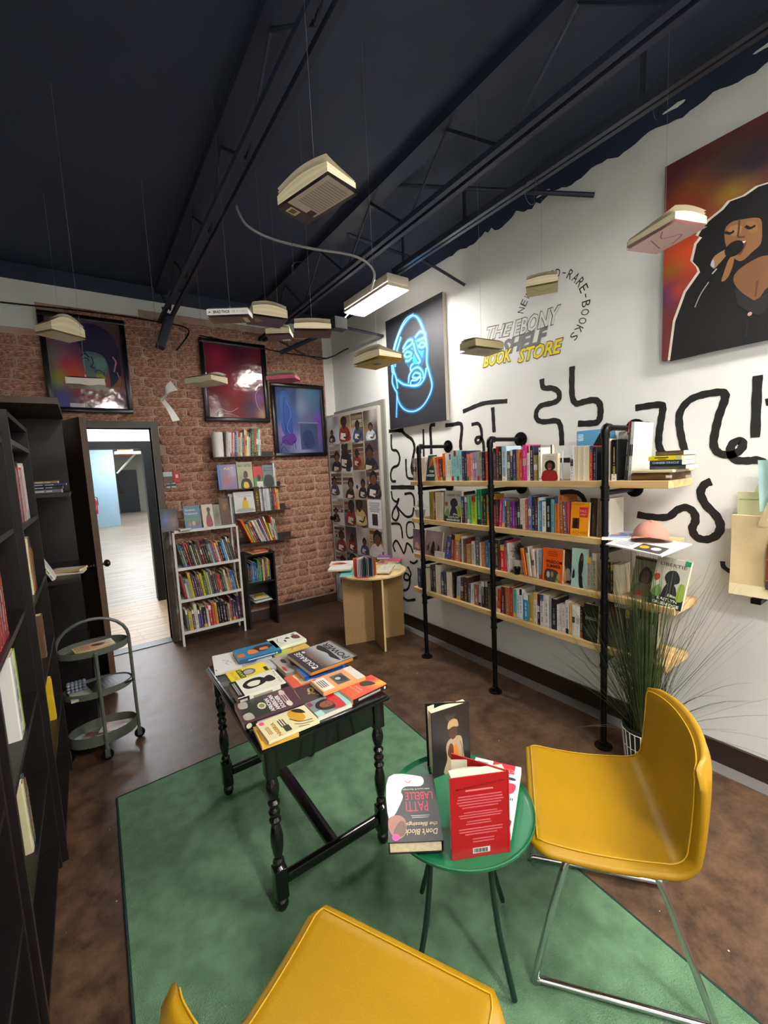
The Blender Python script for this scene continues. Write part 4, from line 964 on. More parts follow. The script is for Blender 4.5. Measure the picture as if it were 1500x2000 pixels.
# poster covered door in the right wall, slightly open
fr = structure(MB().box(XR-.02, XR-.0005, 3.40, 3.455, 0, 2.2).box(XR-.02, XR-.0005, 3.455, 4.395, 2.155, 2.2).build('door_4', mat('grey door frame', '#85857c', .5)))
hp = Vector((XR-.03, 3.46, 0)); fp = Vector((2.33, 4.36, 0)); u = (fp-hp).normalized(); Ld = .905; nrm_ = Vector((-u.y, u.x, 0))
ML = basis(hp, u, UP.cross(u), UP); ML.translation = hp
leaf = MB().box(.005, Ld, -.018, .018, .01, 2.15, ML).build('door_leaf', mat('pale door paint', '#b8b5aa', .5), fr)
MB().lathe([(.028, 0), (.028, .005), (.01, .01), (.01, .03), (.025, .04), (.025, .055), (.0, .062)], n=12, M=ML@Matrix.Translation((Ld-.06, .018, 1.0))@Matrix.Rotation(-pi/2, 4, 'X')).build('door_knob', BLACKM, leaf, True)
rq_ = random.Random(11)
PT = ['#2c2226', '#4a342c', '#c8a868', '#d4d6de', '#60585c', '#8a6a44', '#c4ccd8', '#c8ccd4', '#704838', '#a89888', '#b8c0c8', '#d8dce0', '#c6cad6', '#584040', '#9098a8', '#d0d4dc', '#b09058', '#8c7c70', '#30343c', '#c8ccd8', '#2a2a2e', '#4878a0', '#18181c', '#c4c8d0']
def person_photo(i, bg):
    sk = rq_.choice(['#3a2418', '#54341f', '#6a452c']); cl = rq_.choice(['#20222c', '#d8d4cc', '#c8b070', '#8a3028', '#3a4a70', '#2a2a2a', '#b8ccd4']); x = rq_.uniform(.35, .65)
    P = [('g', 3, 4, mixc(bg, (.2, .2, .5, rq_.choice(['#40302c', '#a08868', '#d8dce4'])), (.8, .9, .4, rq_.choice(['#604838', '#c8c0b8', '#303038']))))]
    if rq_.random() < .45:
        for k in range(3): P.append(('r', .05, .5+.15*k, .95, .62+.15*k, rq_.choice(['#6a4a34', '#8a7058', '#4a3a38', '#a89878'])));
        for k in range(7): a = .06+.125*k; P.append(('r', a, .53, a+.07, .6, rq_.choice(['#a83830', '#d8d0c0', '#3a5a80', '#202020'])))
    yy = rq_.uniform(-.2, .12); k_ = rq_.uniform(.6, 1.5); x = rq_.uniform(.25, .75)
    if rq_.random() < .4: P += [('b', [(1-x-.2, .02), (1-x-.16, .3), (1-x, .38), (1-x+.16, .3), (1-x+.2, .02)], rq_.choice(['#8a8078', '#30343c', '#b8a888', '#5a2c28'])), ('e', 1-x, .44, .09, .075, '#2c1c16')]
    def q(l): return [(min(.99, max(.01, x+a*k_)), min(.99, max(.01, yy+b*k_))) for a, b in l]
    P += [('b', q([(-.42, .04), (-.36, .34), (-.12, .46), (.12, .46), (.36, .34), (.42, .04)]), cl), ('b', q([(-.19, .52), (-.2, .68), (0, .8), (.2, .68), (.19, .52), (0, .42)]), '#120e0e'), ('b', q([(-.14, .48), (-.15, .6), (0, .68), (.15, .6), (.14, .48), (0, .38)]), sk),
          ('p', q([(-.3, .1), (.05, .05), (.12, .24), (-.24, .28)]), rq_.choice(['#e8e4dc', '#c8c0b0', '#d8d0c8'])), ('s', q([(.34, .28), (.2, .12), (-.05, .14)]), .09, sk)]
    return P
cols = [(.0, .22), (.225, .43), (.435, .64), (.645, .865)]; k = 0
for r in range(7):
    z1 = 2.12-r*.3; z0 = z1-.296
    for c in range(4):
        a0, a1 = cols[c]; a0 += .02; a1 += .02
        jit = rq_.uniform(-.006, .006)
        a = MB(); 
        bgc = PT[k % len(PT)]
        if r == 3 and c == 0: Pp = [('r', 0, 0, 1, 1, '#e4e6ea'), ('l', .1, .55, .9, .9, 9, '#8a8a90'), ('r', .3, .1, .7, .5, '#3a2828')]
        else: Pp = person_photo(k, bgc)
        art(a, Pp, ML@Vector((a1, .0184+rq_.random()*.0004, z0+jit)), (ML.to_3x3()@Vector((-(a1-a0-.004), 0, 0))), Vector((0, 0, z1-z0)), ML.to_3x3()@Vector((0, 1, 0)))
        o = a.build('photo_print', MATTE, leaf); k += 1
# ============================================================ BOOKS ON THE PIPE SHELF
TA = (780, 820, 6.25); TB = (960, 820, 6.25); TC = (1150, 800, 6.); TD = (780, 1000, 6.25); TE = (960, 1020, 6.25); TG = (1150, 1020, 6.)
XS = 2.185; Z1, Z2, Z3, Z4 = SH; LB = 'left pipe post'; MBp = 'middle pipe post'; RB = 'right pipe post'
g1_, g2_, g3_, g4_ = ['books on the %s pine board' % w for w in ('top', 'second', 'third', 'lowest')]
p1_, p2_, p3_, p4_ = ['%s board' % w for w in ('top', 'second', 'third', 'lowest')]
def person_art(bg, cl, sk='#4a2e1e', hair='#141012', x=.5, s=1., y=0.):
    return [('r', 0, 0, 1, 1, bg), ('b', [(x-.3*s, y), (x-.24*s, y+.3*s), (x-.08*s, y+.4*s), (x+.08*s, y+.4*s), (x+.24*s, y+.3*s), (x+.3*s, y)], cl), ('b', [(x-.17*s, y+.5*s), (x-.14*s, y+.68*s), (x, y+.75*s), (x+.14*s, y+.68*s), (x+.17*s, y+.5*s), (x, y+.42*s)], hair),
            ('b', [(x-.08*s, y+.45*s), (x-.09*s, y+.58*s), (x, y+.66*s), (x+.09*s, y+.58*s), (x+.08*s, y+.45*s), (x, y+.38*s)], sk), ('s', [(x-.04*s, y+.48*s), (x, y+.465*s), (x+.04*s, y+.48*s)], .02*s, '#f0e4dc')]
# --- top board
row_right(XS, Z1, [(165, 215, 470, '#8a8078'), (262, 318, 462, 'P#e8e0c8')], TA, p1_, g1_, start='shelf end')
face_right(XS-.0, Z1, TA, 322, 428, 440, .02, '#17383a', [('r', 0, 0, 1, 1, '#17383a'), ('b', [(.2, .55), (.3, .9), (.6, .95), (.9, .8), (.7, .6)], '#7a4a30'), ('s', [(.2, .5), (.6, .9)], .05, '#d89050'), ('t', 'TONI', .55, .36, .5, .09, '#e8ece4', .02), ('t', 'MORRISON', .5, .2, .85, .1, '#e8ece4', .02)], 'dark green book with white capitals facing out near the left pipe post', tilt=10, group=None)
row_right(XS, Z1, [(440, 466, 450, '#d8b878', -8), (470, 500, 455, '#d8482a', -8), (503, 534, 478, '#6a3020', -6), (536, 566, 410, '#f07a10'), (568, 590, 415, '#f2eee4'), (592, 612, 415, '#f2eee4'), (614, 637, 418, '#eae6e0'), (639, 668, 375, '#9fd8dc'), (670, 700, 375, '#9ad4da'), (702, 732, 372, '#9fd8dc'), (734, 766, 372, '#98d2d8'), (768, 797, 380, '#3a3550'), (799, 826, 378, '#2c2a44'), (828, 856, 418, '#e88878'), (872, 898, 405, '#f0a098'), (900, 950, 392, '#a890b8'), (952, 982, 386, '#b0a898'), (984, 1012, 395, '#8a8a88'), (1014, 1046, 390, '#23242c'), (1050, 1098, 388, '#d83820')], TA, p1_, g1_, start='left pipe post')
row_right(XS, Z1, [(26, 60, 348, '#4a3560'), (62, 92, 325, '#4a4038'), (94, 122, 330, '#3c342e'), (125, 188, 322, '#b8d8e8'), (190, 232, 380, '#6a5a38'), (234, 262, 365, '#2a2f60'), (264, 300, 362, '#343c78'), (302, 343, 362, '#b87848'), (345, 376, 400, '#d04828'), (378, 430, 305, '#e02890'), (432, 468, 320, '#f0ece4'), (470, 514, 315, '#2a2038'), (517, 562, 430, '#a08848')], TB, p1_, g1_, start='middle pipe post')
face_right(XS+.07, Z1, TB, 520, 742, 312, .02, '#c8c4b8', [('r', 0, 0, 1, 1, '#c8c4b8'), ('l', .15, .75, .85, .85, 2, '#8a8880'), ('r', .93, 0, 1, 1, '#303030')], 'grey book facing out behind the book with the woman in red', tilt=0)
book(basis(Vector((XS-.02, yat(960+572/6.25, XS-.02, Z1), Z1)), *(lambda n, r: (r, -n, UP))(*nrm((-1, 0, 0)))), .021, .192, .13, '#ece6dc', spine=[('e', .5, .9, .3, .03, '#a82028'), ('r', .3, .3, .7, .75, '#c8b8a8'), ('r', .3, .05, .7, .09, '#403838')], label='white spined book beside the facing book with the woman in red, top pine board', group=g1_)
face_right(XS-.02, Z1, TB, 613, 800, 418, .025, '#dcd2c0', [('r', 0, 0, 1, 1, '#dcd2c0'), ('b', [(.02, .0), (.04, .3), (.3, .4), (.7, .4), (.96, .3), (.98, 0)], '#a81c28'), ('b', [(.2, .48), (.22, .68), (.5, .76), (.8, .68), (.84, .46), (.5, .36)], '#1c1214'), ('b', [(.36, .44), (.36, .6), (.5, .66), (.64, .6), (.62, .44), (.5, .36)], '#7a4430'), ('s', [(.44, .45), (.5, .43), (.57, .45)], .025, '#f0e0d8'), ('s', [(.4, .14), (.6, .28), (.7, .4)], .05, '#8a5238'), ('t', 'OPRAH', .5, .89, .6, .07, '#9a8a78', 0), ('t', 'WINFREY', .52, .8, .8, .07, '#9a8a78', 0)], 'cream book facing out with a woman in a red top', tilt=3)
o = MB(); o.add([(XS+.02, yat(1095, XS, Z1), Z1+.0005), (XS+.2, yat(1100, XS+.2, Z1), Z1+.0005), (XS+.2, yat(1100, XS+.2, Z1), Z1+.17), (XS+.02, yat(1090, XS, Z1), Z1+.02), (XS+.022, yat(1095, XS, Z1)-.003, Z1+.0005), (XS+.2, yat(1100, XS+.2, Z1)-.003, Z1+.0005), (XS+.2, yat(1100, XS+.2, Z1)-.003, Z1+.17), (XS+.022, yat(1090, XS, Z1)-.003, Z1+.02)], [(0, 1, 2, 3), (7, 6, 5, 4), (0, 4, 5, 1), (1, 5, 6, 2), (2, 6, 7, 3), (3, 7, 4, 0)])
tag(o.build('book_end', mat('white metal', '#d8dade', .35)), 'white sloped bookend in the gap on the top pine board', 'bookend')
row_right(XS, Z1, [(958, 1004, 322, '#e4e4ea'), (1006, 1052, 322, 'P#e8e0c8'), (1054, 1116, 320, 'P#e8e0c8'), (1118, 1142, 320, '#ece4d4'), (1144, 1194, 322, 'P#dcd4c0'), (1196, 1232, 318, '#b8303a'), (1234, 1282, 330, '#1c2438')], TB, p1_, g1_, start='bookend gap')
face_right(XS+.17, Z1, TB, 1030, 1500, 120, .012, '#5a9cc8', [('r', 0, 0, 1, 1, '#5a9cc8'), ('p', [(.25, .4), (.62, .93), (.98, .45), (.98, 0), (.25, 0)], '#0e0f12'), ('l', .02, .78, .2, .93, 5, '#e8f0f4'), ('r', .0, 0, .25, .3, '#5a9cc8')], 'large sky-blue book facing out behind the right pipe post, with a black peak', tilt=2)
row_right(XS, Z1, [(165, 242, 345, 'P#e0d0b4'), (258, 333, 352, '#0c0c10')], TC, p1_, g1_, start='right pipe post')
face_right(XS+.18, Z1, TC, 345, 440, 260, .006, '#b8b6b2', [('r', 0, 0, 1, 1, '#bcbab6')], 'grey folder behind the magazines at the right end of the top pine board', tilt=0)
row_right(XS+.02, Z1, [(412, 432, 140, '#2a2628', 4), (434, 450, 150, '#3a3438', 4), (452, 500, 150, '#cfccc6', 3)], TC, 'the top board right end', g1_, depth=.2, start='grey folder')
# wooden block and stack at the end of the top board
ya, yb = yat(1236, 2.2, Z1), yat(1340, 2.36, Z1)
W_ = empty('wood_slab', (2.28, (ya+yb)/2, Z1), 0, 'rough brown wood slab lying on the right end of the top pine board', 'wood')
bk = mat('rough old wood', '#4a3016', .6, c2='#7a5428', scale=6, stretch=(3, .6, 6), bump=.4)
MB().rbox(-.10, .14, yb-(ya+yb)/2+.0, (ya-yb)/2, .0005, .036, .008, axis=1).build('slab', bk, W_)
for dx, dy in ((-.1015, -.08), (-.1015, -.16)): MB().box(dx, dx+.003, dy-.012, dy+.012, .012, .024).build('paper_tag', wm, W_)
o = MB().rbox(2.165, 2.40, yb-.02, ya-.01, Z1+.0365, Z1+.050, .006).build('cream_board', mat('cream board', '#cfc0a0', .5)); tag(o, 'thin cream board on the wood slab under four stacked books', 'board')
zz = Z1+.0505
for (a, b_, t, c, txt, ink_, lb) in ((711, 1135, .0185, '#3f4240', '', '#888', 'grey book at the bottom of the stack on the cream board'), (712, 1090, .021, '#1c3450', 'CHINESE ORACLE', '#c8d4d8', 'navy book with a white title in the stack on the cream board'), (697, 1088, .022, '#e8d020', 'THE CRAZY THING HERE', '#302810', 'yellow book in the stack on the cream board'), (782, 1110, .020, '#6a5a38', '', '#1a1814', 'tan and black book on top of the stack on the cream board')):
    y0, y1 = yat(1150+a/6, XS, zz), yat(1150+b_/6, XS, zz); n, r = nrm((-1, 0, 0))
    Mx = basis(Vector((XS, y1, zz)), UP, -n, -r)   # spine to the room, title along the spine
    rr = random.Random(a); P = [('r', 0, .86, 1, 1, '#181818'), ('r', .15, .3, .8, .36, '#a09a80')] if not txt else []
    B_ = book(Mx, t, y0-y1, .145, c, label=lb, group='stacked books on the cream board')
    a_ = MB(); sp = [('t', txt, .5, .55, .82, .42, ink_, .015)] if txt and 'CHIN' in txt else [('r', .2, .5, .62, .7, ink_), ('r', .3, .2, .55, .32, ink_), ('r', .84, .1, .98, .9, '#c8c098')] if txt else P
    art(a_, sp, Vector((XS-.0004, y0, zz)), Vector((0, y1-y0, 0)), Vector((0, 0, t)), Vector((-1, 0, 0))); o = a_.build('spine_print', PRINT); o.parent = B_; o.matrix_parent_inverse = B_.matrix_world.inverted()
    zz += t+.0006
# --- second board
def plant(base, label, pot, r, hgt, seed, leafc, kind='round'):
    e = empty('potted_plant', base, 0, label, 'plant'); rr = random.Random(seed)
    MB().lathe([(0, 0.0005), (r*.72, 0.0005), (r*.95, hgt*.42), (r*.97, hgt*.43), (r*.93, hgt*.43), (r*.7, hgt*.36), (0, hgt*.36)], n=20, close=False).build('pot', pot, e, 40)
    L = MB()
    for i in range(150):
        a = rr.uniform(0, 2*pi); ph = rr.uniform(.05, 1.2); R_ = r*rr.uniform(.5, 1.25)
        c = Vector((R_*cos(a)*sin(ph), R_*sin(a)*sin(ph), hgt*.45+hgt*.5*cos(ph)*rr.uniform(.3, 1)))
        u = Vector((cos(a), sin(a), rr.uniform(-.2, .8))).normalized(); w = UP.cross(u).normalized(); s0 = r*rr.uniform(.14, .26)
        L.add([c-u*s0, c+w*s0*.5, c+u*s0+Vector((0, 0, s0*.2)), c-w*s0*.5], [(0, 1, 2, 3)])
    o = L.build('foliage', leafc, e); o['kind'] = 'stuff'
    MB().tube([(0, 0, hgt*.35), (0, 0, hgt*.6)], r*.06).build('stem', leafc, e)
    return e
lf = mat('bright leaf', '#5e8a3c', .5, c2='#9cc070', scale=30); lf2 = mat('dark leaf', '#24382a', .5, c2='#3c5638', scale=30)
plant((2.235, yat(821, 2.235, Z2), Z2), 'small leafy plant in a white ribbed pot, left end of second pine board', mat('white ribbed pot', '#d8d4cc', .4, c2='#b0a8a0', scale=40, stretch=(.1, .1, 3)), .048, .15, 1, lf)
row_right(XS, Z2, [(370, 424, 880, '#a8963a'), (426, 446, 880, '#b04020'), (448, 526, 885, 'P#d8b860')], TA, p2_, g2_, start='leafy plant')
def libertie(): return [('r', 0, 0, 1, 1, '#b8b4a4'), ('r', 0, 0, 1, .22, '#20281c'), ('b', [(.02, .25), (.2, .42), (.3, .3), (.28, .18), (.08, .18)], '#6a9048'), ('b', [(.78, .2), (.8, .5), (.96, .5), (.98, .2)], '#8aa040'), ('b', [(.02, .6), (.16, .64), (.2, .54), (.08, .48)], '#b04028'),
    ('b', [(.34, .22), (.4, .42), (.52, .48), (.52, .22)], '#22202a'), ('b', [(.4, .22), (.56, .28), (.78, .26), (.72, .42), (.66, .48), (.78, .54), (.76, .66), (.62, .76), (.42, .72), (.34, .6), (.42, .48), (.5, .44)], '#26242e'), ('t', 'LIBERTIE', .52, .86, .78, .065, '#4a4842', .01), ('t', 'KAITLYN', .54, .15, .6, .06, '#e8e8e0', .02), ('t', 'GREENIDGE', .52, .06, .8, .06, '#e8e8e0', .03)]
face_right(XS-.01, Z2, TA, 548, 752, 872, .022, '#b8b4a4', libertie(), 'grey book with a dark head silhouette facing out on the second pine board', tilt=4)
row_right(XS, Z2, [(756, 800, 935, '#141414'), (802, 830, 940, '#7a6068'), (832, 856, 930, '#7cc890'), (858, 884, 932, '#70bc84'), (886, 942, 935, '#a8d020'), (946, 1005, 850, '#0f9058'), (1007, 1026, 930, '#5a2028'), (1028, 1062, 905, '#1c4030'), (1066, 1110, 915, '#d8a030')], TA, p2_, g2_, start='facing silhouette book')
row_right(XS, Z2, [(30, 58, 975, '#a03040'), (60, 88, 978, '#503048'), (90, 120, 962, '#d83060', 4), (122, 163, 968, '#5888c8', 4), (166, 184, 990, '#404060'), (186, 228, 980, '#7a6838'), (230, 256, 1000, '#6020a0'), (258, 286, 1000, '#a018a0'), (288, 316, 1000, '#302838'), (318, 349, 1000, '#2a2c38'), (351, 380, 965, '#e0d8c8'), (382, 411, 980, '#d8d0b8'), (413, 444, 980, '#c05040'), (446, 490, 930, '#7070b8'), (492, 530, 940, '#282430'), (532, 567, 965, '#503848'), (569, 583, 950, '#d8e8e8'), (585, 618, 990, '#3088c0'), (620, 662, 1000, '#e8e8e0'), (664, 728, 960, '#182028'), (730, 768, 970, '#68a8b0'), (770, 826, 930, '#d87820'), (828, 872, 935, '#a85818'), (876, 924, 1000, '#6a4858', -3), (930, 955, 1012, '#c83848', -3)], TB, p2_, g2_, start='middle pipe post')
face_right(XS-.012, Z2, TB, 958, 1176, 1012, .018, '#e8940c', [('r', 0, 0, 1, 1, '#e8940c'), ('r', .48, .55, .95, .85, '#d02c30'), ('r', .1, .2, .5, .52, '#5a2818'), ('g', 1, 1, lambda u, v: (.1, .03, .02)) if False else ('b', [(.16, .24), (.2, .46), (.34, .5), (.42, .34), (.3, .22)], '#241410'), ('t', 'CHINUA', .4, .94, .7, .07, '#8a5408', .0), ('t', 'FALL', .7, .74, .36, .07, '#f0b0a0', .01), ('t', 'APART', .7, .63, .36, .06, '#f0b0a0', 0), ('t', 'ACHEBE', .55, .09, .86, .09, '#8a5408', .0)], 'bright orange book with a red square facing out on the second pine board', tilt=5)
face_right(XS+.02, Z2, TB, 1192, 1282, 962, .02, '#2c2018', [('r', 0, 0, 1, 1, '#2c2018'), ('b', [(.3, .1), (.35, .7), (.6, .8), (.7, .3), (.5, .05)], '#4a3422'), ('t', 'NOIT', .5, .9, .7, .07, '#6a5a40', 0), ('e', .5, .5, .12, .08, '#5a4a38')], 'dark brown book facing out left of the right pipe post, second pine board', tilt=3)
row_right(XS, Z2, [(165, 195, 1050, '#1c1816'), (198, 245, 1045, '#d4d0c4')], TC, p2_, g2_, start='right pipe post')
# magazines and cap
def slab(name, lb, cat, q, z, t, c, P=None, group=None):
    pts = [onz(x, y, z+t) for x, y in q]; B0 = pts[0].copy(); B0.z = z
    e = empty(name, B0, 0, lb, cat, group); lo = [Vector((p.x-B0.x, p.y-B0.y, 0.0003)) for p in pts]; hi = [p+Vector((0, 0, t)) for p in lo]; n = len(pts)
    MB().color(c).add(lo+hi, [tuple(range(n))[::-1], tuple(range(n, 2*n))]+[(i, (i+1) % n, (i+1) % n+n, i+n) for i in range(n)]).build('pages', PRINT, e)
    if P: a = MB(); art(a, P, hi[3]+Vector((0, 0, .0002)), hi[2]-hi[3], hi[0]-hi[3], UP); a.build('cover_print', PRINT, e)
    return e
slab('magazine', 'wide white magazine lying lowest on the right end of the second board', 'magazine', [(1230, 1043), (1352, 1062), (1292, 1086), (1183, 1062)], Z2, .006, '#c8ccd0', [('r', .02, .02, .98, .98, '#d8d8d4'), ('r', .5, .05, .95, .5, '#3a3c40'), ('e', .6, .3, .08, .1, '#e0a828'), ('e', .8, .3, .08, .1, '#d8d8d0'), ('l', .1, .1, .4, .9, 8, '#8890a0')])
slab('magazine', 'closed pale magazine with a blue cover left of the pink cap', 'magazine', [(1190, 1036), (1236, 1040), (1232, 1052), (1175, 1050)], Z2+.0065, .012, '#dcdcd8', [('r', .04, .04, .96, .96, '#a8b0c8'), ('b', [(.2, .2), (.4, .7), (.7, .6), (.8, .3)], '#6078a8'), ('e', .4, .5, .12, .14, '#d8a080')])
cp0 = onz(1268, 1052, Z2+.01)
e = empty('baseball_cap', (2.27, yat(1271, 2.27, Z2), Z2+.007), radians(20), 'pink baseball cap on the magazines at the right end of the second pine board', 'cap')
capm = mat('pink twill', '#c08878', .85, bump=.15, bscale=400)
def capf(u, v): a = u*2*pi; r = .078*cos(v*pi/2*.98); return Vector((r*cos(a)*1.12, r*sin(a), .012+.075*sin(v*pi/2)*(1+.06*cos(a))))
c_ = MB().grid(capf, 32, 10); c_.build('crown', capm, e, 60)
def bill(u, v): a = -1.0+2.0*u; r0 = .074; r = r0+.06*v*cos(a*.9); return Vector((-(r)*cos(a)*1.12, r*sin(a), .013+.012*cos(a*1.4)*v-.02*v*abs(sin(a))*1+.006))
b = MB().grid(bill, 16, 5); b.grid(lambda u, v: bill(1-u, v)-Vector((0, 0, .003)), 16, 5); b.build('bill', capm, e, 60); MB().lathe([(0, .09), (.006, .089), (.008, .085)], n=10, close=False).build('button', capm, e); MB().tube([Vector((.088, .0, .02))+Vector((0, .03*cos(t), .022*sin(t))) for t in [k*pi/8 for k in range(9)]], .003).build('back_strap', capm, e)
# --- third board
face_right(XS+.06, Z3, TD, 165, 300, 215, .012, '#706870', [('g', 4, 6, mixc('#6a6272', (.3, .3, .3, '#a87078'), (.8, .8, .4, '#585060'))), ('b', [(.2, .15), (.3, .4), (.5, .3), (.6, .1)], '#c89890')], 'mauve picture book facing out at the left end of the third pine board', tilt=3)
face_right(XS+.0, Z3, TD, 300, 505, 245, .014, '#8a7078', [('g', 4, 6, mixc('#9a8088', (.5, .7, .4, '#b8a098'), (.5, .1, .3, '#6a3830'))), ('b', [(.4, .1), (.42, .45), (.5, .6), (.58, .45), (.62, .1)], '#3a2430'), ('b', [(.14, .15), (.2, .45), (.28, .3)], '#302028'), ('b', [(.74, .15), (.8, .45), (.88, .3)], '#302028'), ('s', [(.1, .3), (.3, .5)], .03, '#302028'), ('s', [(.7, .5), (.9, .3)], .03, '#302028'), ('t', 'WATER', .5, .85, .5, .05, '#c8a868', 0)], 'mauve picture book with three dark dancing figures, left end of third board', tilt=10)
zz = Z3
for i in range(5):
    y1 = yat(780+548/6.25, XS, zz); n, r = nrm((-1, 0, 0)); Mx = basis(Vector((XS-.012+.003*(i % 2), y1, zz+.0003)), UP, -n, -r); book(Mx, .0085, .098, .07, '#e4dad8' if i % 2 else '#d8c8d0', label=['lowest', 'second', 'third', 'fourth', 'topmost'][i]+' small pale book of the little stack on the third pine board', group='little stack of pale books'); zz += .0092
row_right(XS, Z3, [(548, 612, 300, '#4a5098', 12), (622, 668, 275, '#a03828', 5), (671, 738, 280, '#c87848', 4), (741, 760, 330, '#304048'), (762, 781, 300, '#d8d4c8'), (783, 798, 330, '#7a6030'), (800, 813, 335, '#803020'), (820, 882, 398, '#a88058'), (886, 924, 360, '#d0d0cc'), (930, 982, 312, '#605860'), (986, 1000, 375, '#e8d8b0'), (1002, 1050, 370, '#c87038'), (1052, 1094, 350, '#3878a8'), (1096, 1116, 370, '#68a8d8')], TD, p3_, g3_, start='little pale stack')
row_right(XS, Z3, [(35, 100, 215, '#3a3634'), (106, 160, 285, '#d82020'), (162, 190, 235, '#c83050'), (192, 226, 260, '#c8c0b8', -4)], TE, p3_, g3_, start='middle pipe post')
pp = yat(960+330/6.25, 2.235, Z3)
plant((2.25, pp, Z3), 'dark bushy plant in a white pot on the third pine board', mat('white glazed pot', '#c8c6c0', .35), .056, .2, 5, lf2)
e = empty('small_black_pot', (2.178, yat(960+312/6.25, 2.178, Z3), Z3), 0, 'tiny black pot with a sprout in front of the white plant pot', 'pot')
MB().lathe([(0, .0005), (.017, .0005), (.023, .042), (.026, .046), (.022, .046), (.018, .036), (0, .036)], n=6, close=False).build('pot', BLACKM, e); MB().tube([(0, 0, .035), (.002, 0, .052)], .004).build('sprout', lf, e)
row_right(XS, Z3, [(392, 432, 325, '#e87018', -9), (446, 488, 308, '#d8ccb0', -7), (503, 540, 330, '#d8c4b8', -5), (552, 576, 335, '#c8c8c8'), (578, 610, 345, '#9098b0')], TE, p3_, g3_, start='white plant pot')
face_right(XS-.01, Z3, TE, 618, 860, 332, .02, '#e85c10', [('r', 0, 0, 1, 1, '#e85c10'), ('r', 0, 0, .1, 1, '#f06818'), ('l', .2, .74, .8, .92, 3, '#a83c08'), ('t', 'FREEDOM', .58, .6, .78, .1, '#1c1410', .03), ('t', 'SUMMER', .56, .47, .72, .1, '#1c1410', .03), ('g', 1, 1, lambda u, v: (0, 0, 0)) if False else ('b', [(.14, .02), (.16, .34), (.5, .38), (.8, .3), (.8, .02)], '#4a4038'), ('e', .3, .2, .08, .1, '#c8b8a8'), ('e', .5, .22, .07, .09, '#988878')], 'orange book facing out behind the tan gourd vase', tilt=4)
e = empty('gourd_vase', (2.150+.045, yat(960+830/6.25, 2.19, Z3), Z3), 0, 'tan gourd shaped vase with dark zigzag lines on the third pine board', 'vase')
e.location.x = 2.208
gv = mat('gourd tan', '#b89468', .6, c2='#a5804f', scale=6)
MB().lathe([(0, .0005), (.022, .0005), (.032, .012), (.034, .03), (.03, .055), (.022, .085), (.018, .105), (.016, .11), (.012, .11)], n=24, close=False).build('body', gv, e, True)
MB().tube([Vector((.0265*cos(t), .0265*sin(t), .072+.006*(k % 2))) for k, t in enumerate([j*pi/8 for j in range(16)])], .0008, 5, closed=True).build('incised_line', BLACKM, e)
gl = MB()
for k in range(7): gl.tube([(-.034, .0+.002*k, .003), (-.038, -.008+.004*k, .018+.003*(k % 3))], .0011, 4)
gl.build('grass_tuft', lf, e)
MB().lathe([(0, .0), (.0, .0)], n=4) if False else None
face_right(XS+.03, Z3, TE, 868, 972, 335, .02, '#1c1a1c', [('r', 0, 0, 1, 1, '#1c1a1c'), ('b', [(.2, .5), (.3, .85), (.6, .9), (.8, .6), (.6, .4)], '#38302e'), ('b', [(.3, .1), (.4, .4), (.8, .4), (.95, .1)], '#a8a8a8')], 'dark portrait book facing out between the gourd vase and mint book', tilt=3)
face_right(XS-.01, Z3, TE, 968, 1152, 330, .02, '#a8ccc4', [('r', 0, 0, 1, 1, '#a8ccc4'), ('b', [(.5, .3), (.46, .6), (.6, .88), (.76, .84), (.78, .6), (.7, .34)], '#2a2024'), ('b', [(.56, .02), (.5, .3), (.7, .34), (.78, .1), (.8, .0)], '#1c1a20'), ('b', [(.06, .22), (.1, .4), (.2, .44), (.22, .24)], '#1c1818'), ('b', [(.62, .7), (.66, .82), (.74, .8), (.72, .7)], '#7a4c38')], 'mint green book facing out with a standing long haired woman', tilt=4)
row_right(XS+.01, Z3, [(1156, 1218, 430, '#9ea89c'), (1220, 1284, 380, '#c0b89a')], TE, p3_, g3_, start='mint green facing book')
face_right(XS, Z3, TG, 162, 250, 465, .02, '#2a2426', [('r', 0, 0, 1, 1, '#2a2426'), ('e', .7, .86, .1, .05, '#e86030'), ('b', [(.2, .1), (.3, .5), (.6, .4), (.7, .1)], '#6a3a38'), ('s', [(.1, .02), (.3, .1), (.6, .3)], .05, '#d8d4d0')], 'dark book with a small orange dot right of the right pipe post, third board', tilt=2)
row_right(XS, Z3, [(252, 284, 500, '#0f0f12'), (286, 362, 500, 'P#e0dccc')], TG, p3_, g3_, start='orange dot book')
face_right(XS+.02, Z3, TG, 470, 740, 425, .018, '#8a8468', [('g', 3, 5, mixc('#8a8468', (.5, .9, .4, '#6a6a48'), (.5, .1, .4, '#a89880'))), ('r', 0, .92, 1, .97, '#3a2c20'), ('b', [(.3, .42), (.34, .66), (.55, .78), (.8, .66), (.8, .44), (.55, .34)], '#201a18'), ('b', [(.4, .44), (.4, .62), (.56, .7), (.7, .62), (.7, .44), (.55, .36)], '#5a4030'), ('b', [(.1, .1), (.2, .34), (.5, .38), (.85, .34), (.95, .1)], '#6a6050'), ('b', [(.1, .1), (.5, .22), (.6, .14), (.3, .06)], '#a82c28')], 'olive book with a braided portrait behind the silhouette book, third board end', tilt=12, roll=-4)
face_right(XS-.015, Z3, TG, 690, 1080, 430, .022, '#b8b4a4', libertie()+[('r', .84, .9, 1, 1, '#12805a')], 'grey silhouette book with a green corner, at the right end of third board', tilt=12, roll=-6)
